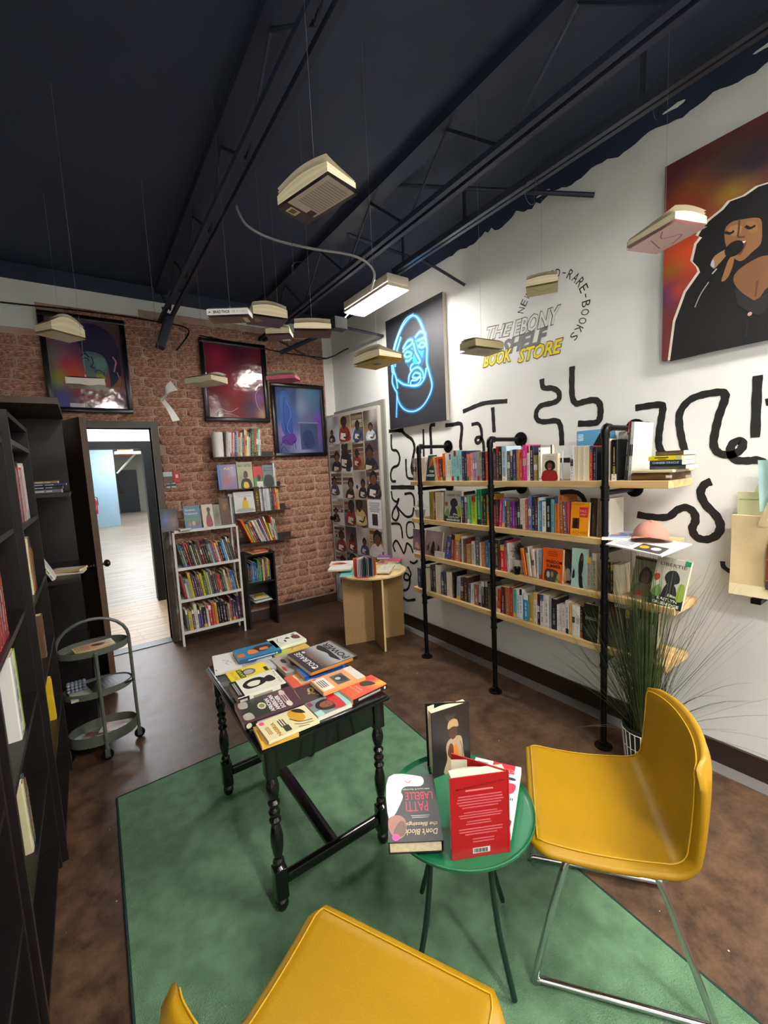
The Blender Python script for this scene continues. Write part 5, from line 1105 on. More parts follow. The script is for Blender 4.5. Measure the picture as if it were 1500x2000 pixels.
# --- lowest board
row_right(XS, Z4, [(228, 270, 690, '#40407a'), (302, 345, 700, 'P#e0d8c0'), (347, 382, 705, 'P#d8ccb0'), (386, 416, 650, '#4a3a38'), (418, 448, 655, '#54484a'), (450, 490, 650, 'P#d8ccb0'), (520, 546, 735, '#404448'), (548, 578, 730, '#303438'), (582, 616, 740, 'P#e4dcc4'), (618, 648, 740, 'P#e0d4b8'), (652, 674, 740, '#181818'), (696, 742, 795, '#b0b8c8', 4), (748, 780, 800, '#5a3030', 2), (782, 842, 800, '#482420'), (846, 868, 880, '#606870'), (870, 914, 880, '#d8d4d0', 3), (916, 962, 890, '#a85850'), (965, 998, 870, '#b8bcb0', 4), (1002, 1048, 850, '#1c1818'), (1052, 1082, 850, '#3a3a40'), (1084, 1108, 880, '#706860')], TD, p4_, g4_, start='left pipe post')
row_right(XS, Z4, [(40, 66, 790, '#c0a890', 4), (68, 108, 820, '#b83020', 4), (112, 164, 790, '#50262a', 2), (168, 222, 800, '#a86030'), (226, 262, 800, '#c02838'), (265, 306, 820, '#58b0a8'), (309, 342, 815, '#c8d8e0'), (344, 376, 820, '#e4e4e4'), (388, 454, 885, '#2888b8'), (457, 507, 900, '#b09030'), (510, 560, 870, '#d8ccc0'), (562, 590, 880, '#401820'), (592, 644, 885, '#d0ccc8'), (647, 700, 900, '#d8d4cc'), (702, 728, 910, '#a0a0a0'), (730, 796, 940, '#202024'), (800, 826, 1010, '#e0dcd4'), (828, 856, 1010, '#d0cac4'), (860, 902, 1005, '#d8c8c8'), (904, 944, 960, '#d8d8d4'), (946, 976, 990, '#d8b070'), (980, 1024, 1010, '#e0dcd0'), (1027, 1078, 1030, '#e4e4e0'), (1083, 1116, 1030, '#181010')], TE, p4_, g4_, start='middle pipe post')
face_right(XS-.01, Z4, TE, 1120, 1290, 1015, .024, '#171516', [('r', 0, 0, 1, 1, '#171516'), ('b', [(.2, .2), (.3, .42), (.6, .45), (.85, .3), (.7, .12), (.4, .1)], '#3a3638'), ('t', 'THE TRUTH', .5, .8, .8, .07, '#3a3236', 0), ('t', 'REVEALED', .52, .62, .84, .08, '#a8a0a0', .0, 5)], 'black book with pale script facing out left of the right pipe post', tilt=3)
face_right(XS, Z4, TG, 185, 410, 1010, .02, '#241a1c', [('g', 4, 5, mixc('#302428', (.3, .8, .4, '#501c20'), (.5, .2, .4, '#605858'), (.8, .1, .3, '#8a8480'))), ('s', [(.1, .8), (.5, .86), (.9, .8)], .04, '#6a2428'), ('s', [(.15, .7), (.5, .74), (.9, .68)], .04, '#6a2428')], 'dark red and grey book facing out right of the right pipe post', tilt=6)
face_right(XS+.02, Z4, TG, 500, 790, 1060, .03, '#2a2620', [('r', 0, 0, 1, 1, '#2a2620'), ('b', [(.1, .4), (.2, .75), (.5, .8), (.5, .4)], '#8a8878'), ('b', [(.55, .35), (.6, .7), (.9, .7), (.92, .35)], '#d0c8b0'), ('r', 0, 0, 1, .3, '#1c1814')]+[('e', .08+.11*(k % 9), .07+.09*(k//9), .035, .028, '#8a8068') for k in range(18)]+[('t', 'Library Of', .5, .34, .7, .06, '#c8c8c0', .01)], 'dark patterned book behind the grass blades on the lowest board', tilt=5)
row_right(XS, Z4, [(420, 480, 1030, '#1c1614')], TG, p4_, g4_, start='dark red facing book')

# ============================================================ BRICK WALL BOOKS
gw = 'books in the white ladder bookcase'
def wbrow(z, cols_, nm, x0=.625, x1=1.15, lean=0, seed=1, hs=(17, 24)):
    rr = random.Random(seed); n = len(cols_); ws = [rr.uniform(.7, 1.4) for _ in cols_]; tot = sum(ws); L = (x1-x0)*100*cos(radians(lean))
    ents = [(L*w/tot-.07, rr.uniform(*hs), c, lean) for w, c in zip(ws, cols_)]
    row_back(4.18, z, ents, x0, nm, gw)
wbrow(WZ[1], '#3a6078 #8a8c80 #1c2040 #a02840 #202028 #484440 #c8c0b0 #2c2c2c #b0a890 #4a3430 #802c2c #38282c #302c30 #505860 #a8b0b8 #6080a0 #c03830 #c8d0d8 #b02828 #202830 #3090c8 #e0e0d8 #484850 #686c70 #38302c #585450'.split(), 'the upper shelf of the white bookcase', x0=.672, lean=-12, seed=3)
wbrow(WZ[2], '#8a3028 #c8ccc0 #98a8a0 #d8c040 #484050 #584058 #6a6870 #804058 #c8c030 #406040 #98a040 #c8c8b8 #485870 #302830 #6a5060 #603838 #b03028 #c84038 #282420 #486040 #d8c8a8 #b89870 #a87848 #3860a8 #5080c8 #283048 #d8d040'.split(), 'the middle shelf of the white bookcase', x0=.658, lean=-8, seed=5)
wbrow(WZ[3], '#5a6260 #c8b840 #502860 #e0d8c8 #484098 #403870 #282430 #e0dcd8 #a83830 #c84838 #c8a050 #181818 #302028 #24202c #1c1828 #b8a080 #a02830 #3a2c4a #2c2440 #302848'.split(), 'the lower shelf of the white bookcase', x0=.65, lean=-3, seed=8)
TW = (300, 820, 3.947); TY = 4.19
row_w = [(65, 195, 690, '#28303c', [('g', 4, 4, mixc('#1c2430', (.3, .5, .3, '#4868a0'), (.7, .4, .3, '#8a6a58')))], 'dark picture book with blue figures, leftmost on top of the white bookcase'),
 (245, 372, 665, '#3a7088', [('r', 0, 0, 1, 1, '#3a7088'), ('t', 'Sunken', .4, .82, .6, .09, '#d8dce0', .01), ('t', 'Treasures', .45, .66, .8, .09, '#d8dce0', .01), ('r', .0, .3, 1, .5, '#487a58'), ('e', .3, .2, .1, .1, '#a86850'), ('e', .55, .22, .1, .1, '#c89878'), ('e', .8, .2, .1, .1, '#8a4838')], 'teal picture book with children facing out on top of the white bookcase'),
 (385, 472, 655, '#c8bca4', [('r', 0, 0, 1, 1, '#c8bca4'), ('e', .6, .76, .16, .12, '#181014'), ('b', [(.3, .05), (.4, .5), (.7, .55), (.85, .05)], '#8a1c38'), ('e', .6, .6, .11, .1, '#3a2018')], 'cream picture book with a girl in a crimson dress'),
 (474, 524, 655, '#a8a090', [('g', 3, 4, mixc('#8a8468', (.5, .5, .4, '#584830')))], 'narrow olive picture book beside the girl in crimson'),
 (526, 606, 608, '#3a2010', [('g', 3, 4, mixc('#4a2a10', (.5, .7, .3, '#7a5218'))), ('t', 'GIRL', .5, .7, .7, .12, '#a87820', .01, 75)], 'dark brown picture book at the right end of the white bookcase top')]
for a, b_, yt, c, P, lb in row_w: face_back(TY, WZ[0], TW, a, b_, yt, .012, c, P, lb, tilt=12)
row_back(TY+.02, WZ[0], [(2.0, 27, '#d0ccc4'), (1.2, 26, '#48606c')], xat(300+606/3.947, TY, WZ[0]), 'the right end of the white bookcase top', 'books on top of the white bookcase')
for i, (x, y, an, c, t) in enumerate(((.70, 4.15-.0, 8, '#c8c4bc', .008), (.69, 4.155, 14, '#e0ddd6', .006))):
    flatbook((x, 4.205), WZ[0]+(0, .0085)[i], an+90, .10, .16, t, c, [('r', .1, .1, .9, .9, '#b8b4b0')], ['lower', 'upper'][i]+' thin white booklet lying on the left end of the white bookcase')
# black bookcase
rr = random.Random(4)
row_back(4.17, .467, [(1.5, 19, '#2c2a30'), (1.2, 17, '#403840'), (1.4, 20, '#303048'), (2.2, 21, '#3a78b0'), (1.8, 20, '#284878'), (1.6, 18, '#3060a0'), (2.0, 22, '#2a8048'), (1.4, 20, '#58a060'), (1.4, 21, '#282c30'), (1.6, 22, '#c8b880'), (1.2, 20, '#a04030'), (1.8, 21, '#384060'), (1.5, 22, '#c8c040'), (1.6, 20, '#404850')], 1.238, 'the small black bookcase', 'books in the small black bookcase')
zz = .26
for i, (c, w, h, an) in enumerate((('#b8ccc0', .2, .24, 95), ('#e0e0dc', .19, .23, 88), ('#486858', .19, .22, 92), ('#d8c8b0', .17, .2, 86), ('#c8b040', .09, .12, 80))):
    flatbook((1.36, 4.265), zz, an, w*.9, h, .008, c, [('r', .1, .1, .9, .9, c)], f'{["lowest","second","third","fourth","topmost"][i]} of the flat pile in the small black bookcase', group='flat pile in the small black bookcase'); zz += .0088
flatbook((1.36, 4.26), .755, 93, .17, .24, .008, '#c8a878', [('r', .05, .05, .95, .95, '#c0a070'), ('b', [(.2, .3), (.4, .7), (.8, .5)], '#804030')], 'lower tan magazine on top of the small black bookcase'); flatbook((1.38, 4.27), .7638, 97, .15, .22, .006, '#d85838', [('r', .05, .05, .95, .95, '#d86838'), ('b', [(.2, .3), (.4, .7), (.8, .5)], '#e8c8a0')], 'orange magazine on top of the small black bookcase')
# ledges
L1, L2, L3, L4 = 1.722, 1.405, 1.165, .852; YL = 4.235
o = MB().lathe([(0, .0005), (.052, .0005), (.052, .235), (.049, .235), (.049, .003), (0, .003)], n=24, close=False).build('paper_roll', mat('white paper roll', '#e4e0d8', .7), smooth=40, loc=(1.092, 4.295, L1)); tag(o, 'white rolled paper standing at the left end of the top brick wall ledge', 'roll')
row_back(YL, L1, [(1.6, 24, '#b8b4ac'), (1.8, 23, '#d8d4cc'), (1.2, 23, '#e8e4e0'), (1.6, 23, '#c84038'), (1.0, 23, '#e0dcd8'), (2.0, 24, '#3a3890'), (1.4, 24, '#b0b0a8'), (2.4, 23, '#b8b090'), (1.6, 23, '#d8d0b0'), (1.8, 24, '#2a4868'), (1.2, 26, '#e07038'), (1.4, 25, '#d8b840'), (1.4, 24, '#f0ece0'), (1.8, 23, '#c8c0b0'), (1.2, 25, '#282830'), (2.4, 27, '#2c6840'), (2.0, 27, '#c03030'), (2.2, 27, '#407848'), (1.4, 26, '#e0e4e0'), (1.2, 26, '#98b0a8')], 1.15, 'the top brick wall ledge', 'books on the top brick wall ledge', lean0=4)
for a, b_, yt, c, P, lb in ((505, 525, 350, '#4878b0', None, 'blue book edge at the left end of the second brick wall ledge'), (520, 650, 345, '#6a6480', [('g', 5, 5, mixc('#7a7090', (.4, .4, .3, '#a85860'), (.8, .7, .3, '#b0a8c0'))), ('t', 'ART', .55, .84, .6, .1, '#e8d8a0', .02)], 'violet picture book on the second brick wall ledge'),
 (655, 775, 325, '#b0b090', [('g', 5, 5, mixc('#a8a888', (.2, .4, .2, '#889068'), (.8, .5, .2, '#c0b890'))), ('t', 'BEST BITES', .5, .86, .85, .09, '#38403a', .01), ('b', [(.2, .0), (.25, .3), (.5, .38), (.8, .3), (.85, 0)], '#1c1c20'), ('b', [(.4, .4), (.42, .6), (.55, .66), (.66, .58), (.64, .42)], '#4a2c1c'), ('b', [(.36, .02), (.38, .22), (.62, .22), (.68, .02)], '#e0b820')], 'cookbook with a cook in a yellow apron on the second brick wall ledge'),
 (778, 846, 360, '#c03840', [('r', 0, .5, 1, 1, '#c83840'), ('r', 0, 0, 1, .5, '#58884c'), ('e', .6, .45, .2, .15, '#4a2c20'), ('r', .3, .0, 1, .28, '#d8d4d8')], 'red and green book right of the apron cookbook'), (848, 935, 348, '#6a7478', [('r', 0, 0, 1, 1, '#707c80'), ('t', 'The Space', .5, .86, .8, .07, '#303438', .01), ('t', 'Between', .5, .75, .7, .07, '#303438', .01), ('b', [(.1, .05), (.2, .5), (.8, .5), (.9, .05)], '#383838')], 'grey green book at the right of the second brick wall ledge')):
    face_back(YL+.02, L2, TW, a, b_, yt, .014, c, P or [('r', 0, 0, 1, 1, c)], lb, tilt=6)
row_back(YL+.03, L2, [(1.6, 24, '#d8d8cc'), (1.2, 24, '#b8c0b0')], xat(300+938/3.947, YL, L2), 'the second brick wall ledge right end', 'books at the right of the second brick wall ledge')
face_back(YL+.04, L3, TW, 585, 640, 570, .012, '#c8ccd0', [('r', 0, 0, 1, 1, '#c8ccd0')], 'pale book edge behind the white cookbook, third brick wall ledge', tilt=3)
face_back(YL, L3, TW, 628, 785, 555, .018, '#d4d2ce', [('r', 0, 0, 1, 1, '#d4d2ce'), ('t', 'The Veganish', .5, .88, .8, .06, '#3a5878', .0, 4), ('t', 'Cookbook', .55, .79, .6, .06, '#3a5878', .0), ('b', [(.4, .2), (.42, .55), (.55, .62), (.68, .5), (.66, .2)], '#d8b830'), ('e', .55, .66, .07, .08, '#a87050'), ('b', [(.1, .05), (.2, .2), (.8, .2), (.92, .05)], '#a8a49c')], 'white cookbook with a woman in yellow on the third brick wall ledge', tilt=6)
row_back(YL, L3, [(5.5, 25, '#4a3c10'), (1.4, 25, 'e0e0dc' and '#e0e0dc'), (1.2, 25, '#a8a0a8'), (1.0, 25, '#504058'), (1.5, 25, '#d8d8d8'), (1.2, 24, '#b8c0c8'), (1.8, 24, '#c8d4dc'), (1.3, 24, '#e0dcd8'), (1.4, 23, '#687880'), (1.2, 24, '#402830'), (1.4, 23, '#283038'), (2.2, 23, '#a83820'), (1.6, 23, '#c85828'), (1.8, 21, '#d8b860')], xat(300+790/3.947, YL, L3), 'the third brick wall ledge', 'books on the third brick wall ledge', lean0=-2, start='white cookbook')
row_back(YL, L4, [(2.4, 26, '#e05c20', -22), (1.8, 20, '#98b048', -22), (2.0, 20, '#a04048', -22), (1.6, 22, '#6a3438', -22), (1.4, 23, '#202020', -22), (1.8, 24, '#e0e0dc', -22), (1.6, 24, '#d8b890', -22), (1.4, 24, '#d8d8d8', -22), (1.6, 24, '#4a3080', -21), (1.2, 25, '#e0d8d0', -20), (1.6, 26, '#a03058', -19), (1.8, 26, '#d8c830', -17), (1.6, 18, '#c8d0c0', -10), (1.2, 26, '#c84038', -9), (1.4, 24, '#e0dcd0', -8), (1.2, 22, '#68a888', -7)], 1.32, 'the lowest brick wall ledge', 'books on the lowest brick wall ledge')
# cards pinned to the bricks
for q, c, lb, P in (((318, 922, 338, 944), '#c8c8cc', 'white card with a small crowd picture pinned to the bricks by the door', [('r', 0, 0, 1, .6, '#5a4840'), ('r', 0, .6, 1, 1, '#c4c6cc')]), ((338, 920, 353, 942), '#c42028', 'small red card pinned to the bricks by the door', [('r', .3, .4, .7, .7, '#e8c8c8')]), ((325, 943, 344, 952), '#c0c0c4', 'small white and navy card pinned below the red card', [('r', 0, .3, 1, .7, '#28304a'), ('r', .4, 0, .5, 1, '#28304a')])):
    a, b_ = ony(q[0], q[1], YB-.02), ony(q[2], q[3], YB-.02); e = empty('pinned_card', (a.x, YB-.0175, b_.z), 0, lb, 'card'); w, h = b_.x-a.x, a.z-b_.z
    MB().color(c).box(0, w, -.0012, .0, 0, h).build('card', PRINT, e); m_ = MB(); art(m_, P, Vector((0, -.0014, 0)), Vector((w, 0, 0)), Vector((0, 0, h)), Vector((0, -1, 0))); m_.build('print', PRINT, e)
# ============================================================ TABLE BOOKS
TT = (400, 1220, 3.947); TZ = .6497
def tb_(q, z, t, c, P, lb, sp=None, hard=False): return flat_quad(q, TT, TZ+z, t, cov=c, art_=P, spine=sp, label=lb, group='books laid out on the black table', hard=hard)
BK = '#141416'
tb_([(35, 250), (262, 198), (330, 320), (100, 370)], 0, .014, '#dcdcd6', [('r', 0, 0, 1, 1, '#dcdcd6'), ('s', [(.3, .5), (.4, .6), (.5, .5), (.6, .62)], .01, '#505050'), ('s', [(.35, .4), (.5, .5), (.5, .66)], .008, '#606060'), ('e', .6, .66, .02, .02, '#303030'), ('s', [(.1, .92), (.16, .96)], .02, BK)], 'white book with fine black marks at the far left of the black table')
tb_([(270, 285), (505, 232), (558, 325), (320, 378)], 0, .016, '#b0aeb0', [('g', 4, 4, mixc('#b4b2b6', (.8, .8, .3, '#585070'), (.2, .3, .3, '#c8c8cc'))), ('b', [(.7, .6), (.8, .9), (.95, .7), (.9, .5)], '#584c74'), ('s', [(.6, .1), (.7, .2), (.8, .1)], .02, '#c8b048')], 'grey book with violet flowers on the black table, behind the yellow one')
tb_([(210, 195), (520, 128), (597, 183), (272, 285)], .0165, .018, '#1f5a80', [('g', 4, 6, mixc('#2878a0', (.5, .5, .3, '#1c5070'))), ('b', [(.55, .1), (.8, .2), (.8, .5), (.5, .6), (.3, .4)], '#3a2018'), ('b', [(.3, .5), (.6, .55), (.65, .7), (.3, .72)], '#d87830'), ('b', [(.4, .25), (.6, .25), (.6, .42), (.4, .42)], '#c87838'), ('r', .2, .82, .5, .98, '#e06a28')], 'blue book with orange faces lying at the far side of the black table', sp=[('r', .2, .1, .7, .14, '#e8e8e8'), ('r', .3, .16, .6, .8, '#c8d8e0')])
tb_([(165, 368), (465, 283), (500, 352), (200, 455)], .0165, .014, '#e8cc38', [('r', 0, 0, 1, 1, '#e8cc38'), ('e', .5, .5, .3, .18, '#6a6a6a'), ('e', .48, .5, .2, .12, '#a8a8a8'), ('r', .1, .62, .9, .76, '#20301c'), ('t', 'SAVE', .5, .69, .7, .09, '#c8d048', .02, 0), ('t', 'NATIVE', .5, .86, .8, .09, '#a88818', .0), ('r', .1, .04, .5, .13, '#20402c')], 'yellow book with a round portrait on the left of the black table')
tb_([(185, 458), (540, 335), (618, 455), (258, 560)], .016, .032, '#d8d8c8', [('r', 0, 0, 1, 1, '#dcdccc'), ('r', 0, .86, 1, 1, '#1c1c1c'), ('l', .1, .89, .9, .96, 2, '#b8b8a8'), ('b', [(.3, .5), (.3, .72), (.55, .8), (.8, .66), (.82, .4), (.6, .3), (.4, .34)], BK), ('b', [(.36, .28), (.4, .12), (.75, .18), (.6, .36)], BK), ('b', [(.38, .5), (.4, .66), (.58, .7), (.68, .58), (.6, .42)], '#dcdccc'), ('t', 'Our Nig', .5, .06, .8, .07, '#8a8a70', 0)], 'thick white book with a black head silhouette on the black table', sp=[('r', 0, .0, 1, .12, BK), ('t', 'Our Nig', .5, .5, 10, .08, '#70705c', 0) if False else ('r', .3, .3, .7, .7, '#8a8a78'), ('r', 0, .78, 1, 1, BK), ('r', .3, .82, .7, .97, '#b0b0a0')])
tb_([(530, 255), (665, 215), (765, 330), (600, 388)], 0, .022, '#8a8478', [('g', 4, 5, mixc('#a8a094', (.3, .6, .2, '#382820'), (.7, .3, .2, '#4a342c'), (.2, .2, .2, '#302420'))), ('e', .35, .35, .12, .12, '#4a3024'), ('e', .65, .6, .14, .12, '#3a2820'), ('e', .6, .25, .12, .1, '#6a4c38'), ('b', [(.1, .85), (.2, .95), (.4, .9), (.3, .8)], '#b82838')], 'book with sepia faces in the middle of the black table')
tb_([(480, 178), (742, 118), (805, 165), (545, 262)], 0, .016, '#c8a838', [('g', 5, 6, mixc('#c8a040', (.5, .95, .3, '#7ab828'), (.3, .8, .3, '#a0c848'), (.8, .2, .3, '#d8b860'))), ('s', [(.5, .1), (.4, .4), (.6, .7)], .03, '#6a4018'), ('s', [(.4, .4), (.2, .5)], .03, '#6a4018')], 'yellow and lime green book at the far edge of the black table')
tb_([(440, 130), (712, 48), (770, 118), (590, 168)], .0165, .018, '#d4dcc8', [('r', 0, 0, 1, 1, '#d8dccc'), ('b', [(.3, .1), (.4, .3), (.7, .28), (.7, .08)], '#6a2c38'), ('b', [(.7, .16), (.85, .24), (.9, .1)], '#7a9050'), ('b', [(.5, .36), (.7, .42), (.6, .52)], '#282c28'), ('s', [(.2, .7), (.5, .8), (.8, .7)], .02, BK), ('r', .3, .55, .5, .6, BK)], 'pale green book with plum and black shapes at the far corner of the table')
tb_([(695, 355), (1000, 262), (1085, 318), (785, 425)], 0, .02, '#2860b8', [('r', 0, 0, 1, 1, '#2860b8'), ('r', 0, 0, 1, .3, '#3a6840')], 'blue book under the dark titled book on the black table', sp=[('r', .2, .1, .8, .7, '#1c2c68'), ('r', .2, .8, .8, .95, '#c8c860')])
tb_([(690, 335), (1000, 250), (1080, 300), (782, 405)], .0205, .014, '#2458a8', [('r', 0, 0, 1, 1, '#2868c0')], 'upper blue book under the dark titled book on the black table', sp=[('r', .2, .05, .8, .9, '#16203c')])
tb_([(645, 222), (985, 120), (1160, 238), (808, 378)], .035, .018, '#383430', [('g', 2, 12, lambda u, v: [a*(1-max(0, min(1, (.72-v)/.3)))+b*max(0, min(1, (.72-v)/.3)) for a, b in zip(lin('#363036'), lin('#a8a8a8' if v > .3 else '#909090'))]), ('t', 'COURAGE', .5, .84, .84, .12, '#e8e8e4', .01), ('t', 'TO DISSENT', .5, .68, .84, .09, '#a06838', 0), ('e', .12, .88, .05, .03, '#e0dcd4'), ('e', .85, .72, .05, .03, '#d8d4cc'), ('b', [(.05, .34), (.3, .42), (.5, .38), (.8, .44), (.95, .34), (.8, .28), (.4, .3)], '#1c1c20'), ('t', 'POWER', .5, .2, .9, .15, '#1c1c1c', .03), ('r', 0, 0, 1, .05, '#484848')], 'large dark book titled in white capitals, raised on two blue books', sp=[('r', 0, 0, 1, 1, '#c87c30'), ('r', 0, 0, 1, .1, BK)])
tb_([(610, 405), (737, 372), (805, 440), (680, 492)], 0, .012, '#d86848', [('r', 0, 0, 1, 1, '#e8a080'), ('r', 0, .5, 1, 1, '#d85848'), ('e', .7, .4, .2, .14, '#e8c030'), ('r', .1, .1, .5, .4, '#e8d8a8'), ('s', [(.1, .3), (.9, .5)], .06, '#e0d0b0')], 'coral and yellow book between the white silhouette book and the orange one')
tb_([(678, 492), (850, 445), (935, 548), (765, 604)], 0, .015, '#4a3638', [('r', 0, 0, 1, 1, '#4a3638'), ('s', [(.3, .3), (.5, .5), (.7, .45), (.7, .3), (.5, .35), (.4, .6)], .07, '#c8a868'), ('s', [(.2, .3), (.24, .22)], .06, '#c8a868'), ('s', [(.7, .7), (.8, .6), (.9, .72)], .04, '#7a1838')], 'dark plum book with a gold curl in the middle of the black table')
tb_([(820, 425), (1120, 320), (1240, 400), (905, 530)], .022, .018, '#d89858', [('r', 0, 0, 1, 1, '#dc9a60'), ('r', .05, .72, .9, .97, '#e8e0d4'), ('l', .2, .76, .8, .94, 4, '#5a5048'), ('e', .92, .93, .06, .045, '#e83878'), ('r', .12, .32, .78, .62, '#5a5a5a'), ('b', [(.2, .36), (.4, .58), (.7, .5), (.6, .36)], '#2a2a2a'), ('e', .5, .5, .1, .06, '#b8b8b8'), ('r', 0, 0, 1, .2, '#d8d0c4')], 'orange book with a grey photograph on the right of the black table')
tb_([(765, 612), (1030, 510), (1125, 608), (882, 712)], 0, .018, '#c8c8bc', [('r', 0, 0, 1, 1, '#7a8a88'), ('r', 0, 0, 1, .14, '#90c8c0'), ('b', [(.05, .16), (.1, .5), (.4, .56), (.9, .4), (.98, .16)], '#c01c28'), ('b', [(.2, .4), (.2, .7), (.5, .86), (.8, .74), (.8, .44)], '#1c1414'), ('b', [(.34, .42), (.34, .64), (.52, .74), (.7, .64), (.66, .42)], '#8a4c34'), ('s', [(.38, .5), (.45, .52)], .03, '#201010'), ('s', [(.55, .53), (.64, .52)], .03, '#201010'), ('r', .7, .86, .95, .98, '#8a2850'), ('r', 0, .8, .3, 1, '#a8d0cc')], 'book with a smiling woman in a red wrap at the near edge of the table', sp=[('r', 0, 0, 1, 1, '#d8d4c4')])
tb_([(1030, 495), (1290, 385), (1395, 455), (1140, 580)], .0, .026, '#d84028', [('g', 4, 6, mixc('#e04830', (.2, .05, .3, '#f0c030'), (.3, .9, .3, '#e86020'), (.8, .3, .3, '#d83038'))), ('b', [(.3, .2), (.5, .5), (.8, .45), (.7, .25)], '#1c1c20'), ('b', [(.6, .05), (.9, .1), (.95, .3), (.7, .24)], '#c82838'), ('t', 'THEIR EYES', .5, .72, .7, .06, '#f0b8a0', 0), ('t', 'WERE', .5, .62, .5, .06, '#f0b8a0', 0)], 'fiery red and yellow book at the right corner of the black table', sp=[('r', 0, 0, 1, 1, '#1c1a1c'), ('r', .3, .2, .7, .85, '#a8a4a0'), ('e', .5, .07, .3, .03, '#d8d8d8')])
tb_([(212, 612), (648, 478), (765, 600), (322, 762)], 0, .028, '#4c2c38', [('r', 0, 0, 1, 1, '#54323e'), ('r', .08, .5, .92, .96, '#2c3428'), ('e', .5, .62, .16, .07, '#d8d4b0'), ('e', .5, .62, .1, .045, '#8a8468'), ('b', [(.62, .84), (.9, .82), (.92, .95), (.66, .96)], '#a8a498'), ('b', [(.08, .82), (.36, .84), (.34, .96), (.1, .96)], '#a8a498'),
    ('t', 'AFRICAN', .42, .5, .66, .075, '#e8e4dc', .04), ('t', 'AMERICAN', .46, .41, .76, .075, '#e8e4dc', .04), ('t', 'SOLDIER', .42, .32, .66, .075, '#e8e4dc', .04), ('l', .25, .14, .8, .26, 3, '#c8a8b0'), ('e', .8, .2, .14, .05, '#c8b8a8'), ('e', .2, .2, .14, .05, '#d8d0c0')], 'thick plum and green history book lying at the left of the black table', sp=[('r', 0, 0, 1, 1, '#2c1c2c'), ('t', 'AFRICAN', .5, .5, .1, .1, '#fff', 0) if False else ('r', .3, .1, .75, .8, '#b8b0b0'), ('e', .5, .93, .45, .045, '#d8d4b0')])
tb_([(358, 800), (620, 705), (745, 830), (455, 930)], 0, .016, '#d8a840', [('r', 0, 0, 1, 1, '#e0b048'), ('l', .2, .9, .8, .95, 1, '#a87828')], 'amber book under the cream book at the near corner of the black table')
tb_([(398, 760), (765, 622), (885, 735), (490, 910)], .0165, .012, '#dcd2a4', [('r', 0, 0, 1, 1, '#dcd2a4'), ('e', .88, .92, .09, .05, '#f04890'), ('l', .2, .84, .7, .92, 3, '#b06838'), ('t', 'NIGERIA', .4, .76, .7, .075, '#a87c14', .04), ('l', .3, .52, .8, .66, 3, '#4a4438'), ('r', .1, .52, .4, .64, '#38342c'), ('b', [(.4, .16), (.3, .34), (.6, .42), (.95, .38), (.95, .2)], '#cc9a20'), ('s', [(.2, .08), (.3, .3), (.6, .44)], .03, '#2a241c'), ('s', [(.08, .1), (.16, .3), (.3, .42)], .025, '#2a241c'), ('b', [(.6, .1), (.9, .14), (.98, .3), (.8, .26)], '#1c1a18'), ('s', [(.0, .2), (.1, .4)], .025, '#2a241c')], 'cream book with black and ochre drawing at the near edge of the table')
# ============================================================ GREEN TABLE BOOKS
TZ2 = GZ+.0095-.0035
def vbook(c0, ang1, opening, w, h, t, cov, P, back, lb, pages=PAGES):
    """standing open book: spine at c0; front board runs along ang1, rear board along ang1+opening"""
    e = empty('book', (c0[0], c0[1], TZ2), 0, lb, 'book')
    a1, a2 = radians(ang1), radians(ang1+opening); d1, d2 = Vector((cos(a1), sin(a1), 0)), Vector((cos(a2), sin(a2), 0)); n1 = UP.cross(d1); n2 = UP.cross(d2)
    b = MB().color(cov).box(0, w, 0, .0028, 0, h, basis(Vector((0, 0, 0)), d1, n1, UP)).box(0, w, -.0028, 0, 0, h, basis(Vector((0, 0, 0)), d2, n2, UP)); b.tube([(0, 0, 0.0), (0, 0, h)], .004, 8); b.build('cover', PRINT, e)
    sg = 1 if opening > 0 else -1
    MB().box(.003, w-.006, *((.0030, t) if sg > 0 else (-t, -.0002)), .004, h-.004, basis(Vector((0, 0, 0)), d1, n1, UP)).build('page_block', pages, e)
    f = MB()
    for k in (.35, .8): 
        aa = a1+(a2-a1)*k; dd = Vector((cos(aa), sin(aa), 0)); nd = UP.cross(dd)
        def leaf_(u, v, dd=dd, nd=nd): return dd*(.006+(w-.012)*u)+nd*(.018*sin(u*pi)*(1 if opening > 0 else -1))+Vector((0, 0, .004+(h-.008)*v))
        f.grid(leaf_, 8, 1)
    f.build('loose_page', mat('loose page', '#dcd4c0', .8), e, True)
    if P: a = MB(); art(a, P[1], n1*.0031+(d1*w if P[0] else Vector((0, 0, 0))), d1*(-w if P[0] else w), Vector((0, 0, h)), n1); a.build('cover_print', PRINT, e)
    return e
def zc(px, py): return onz(px, py, TZ2)
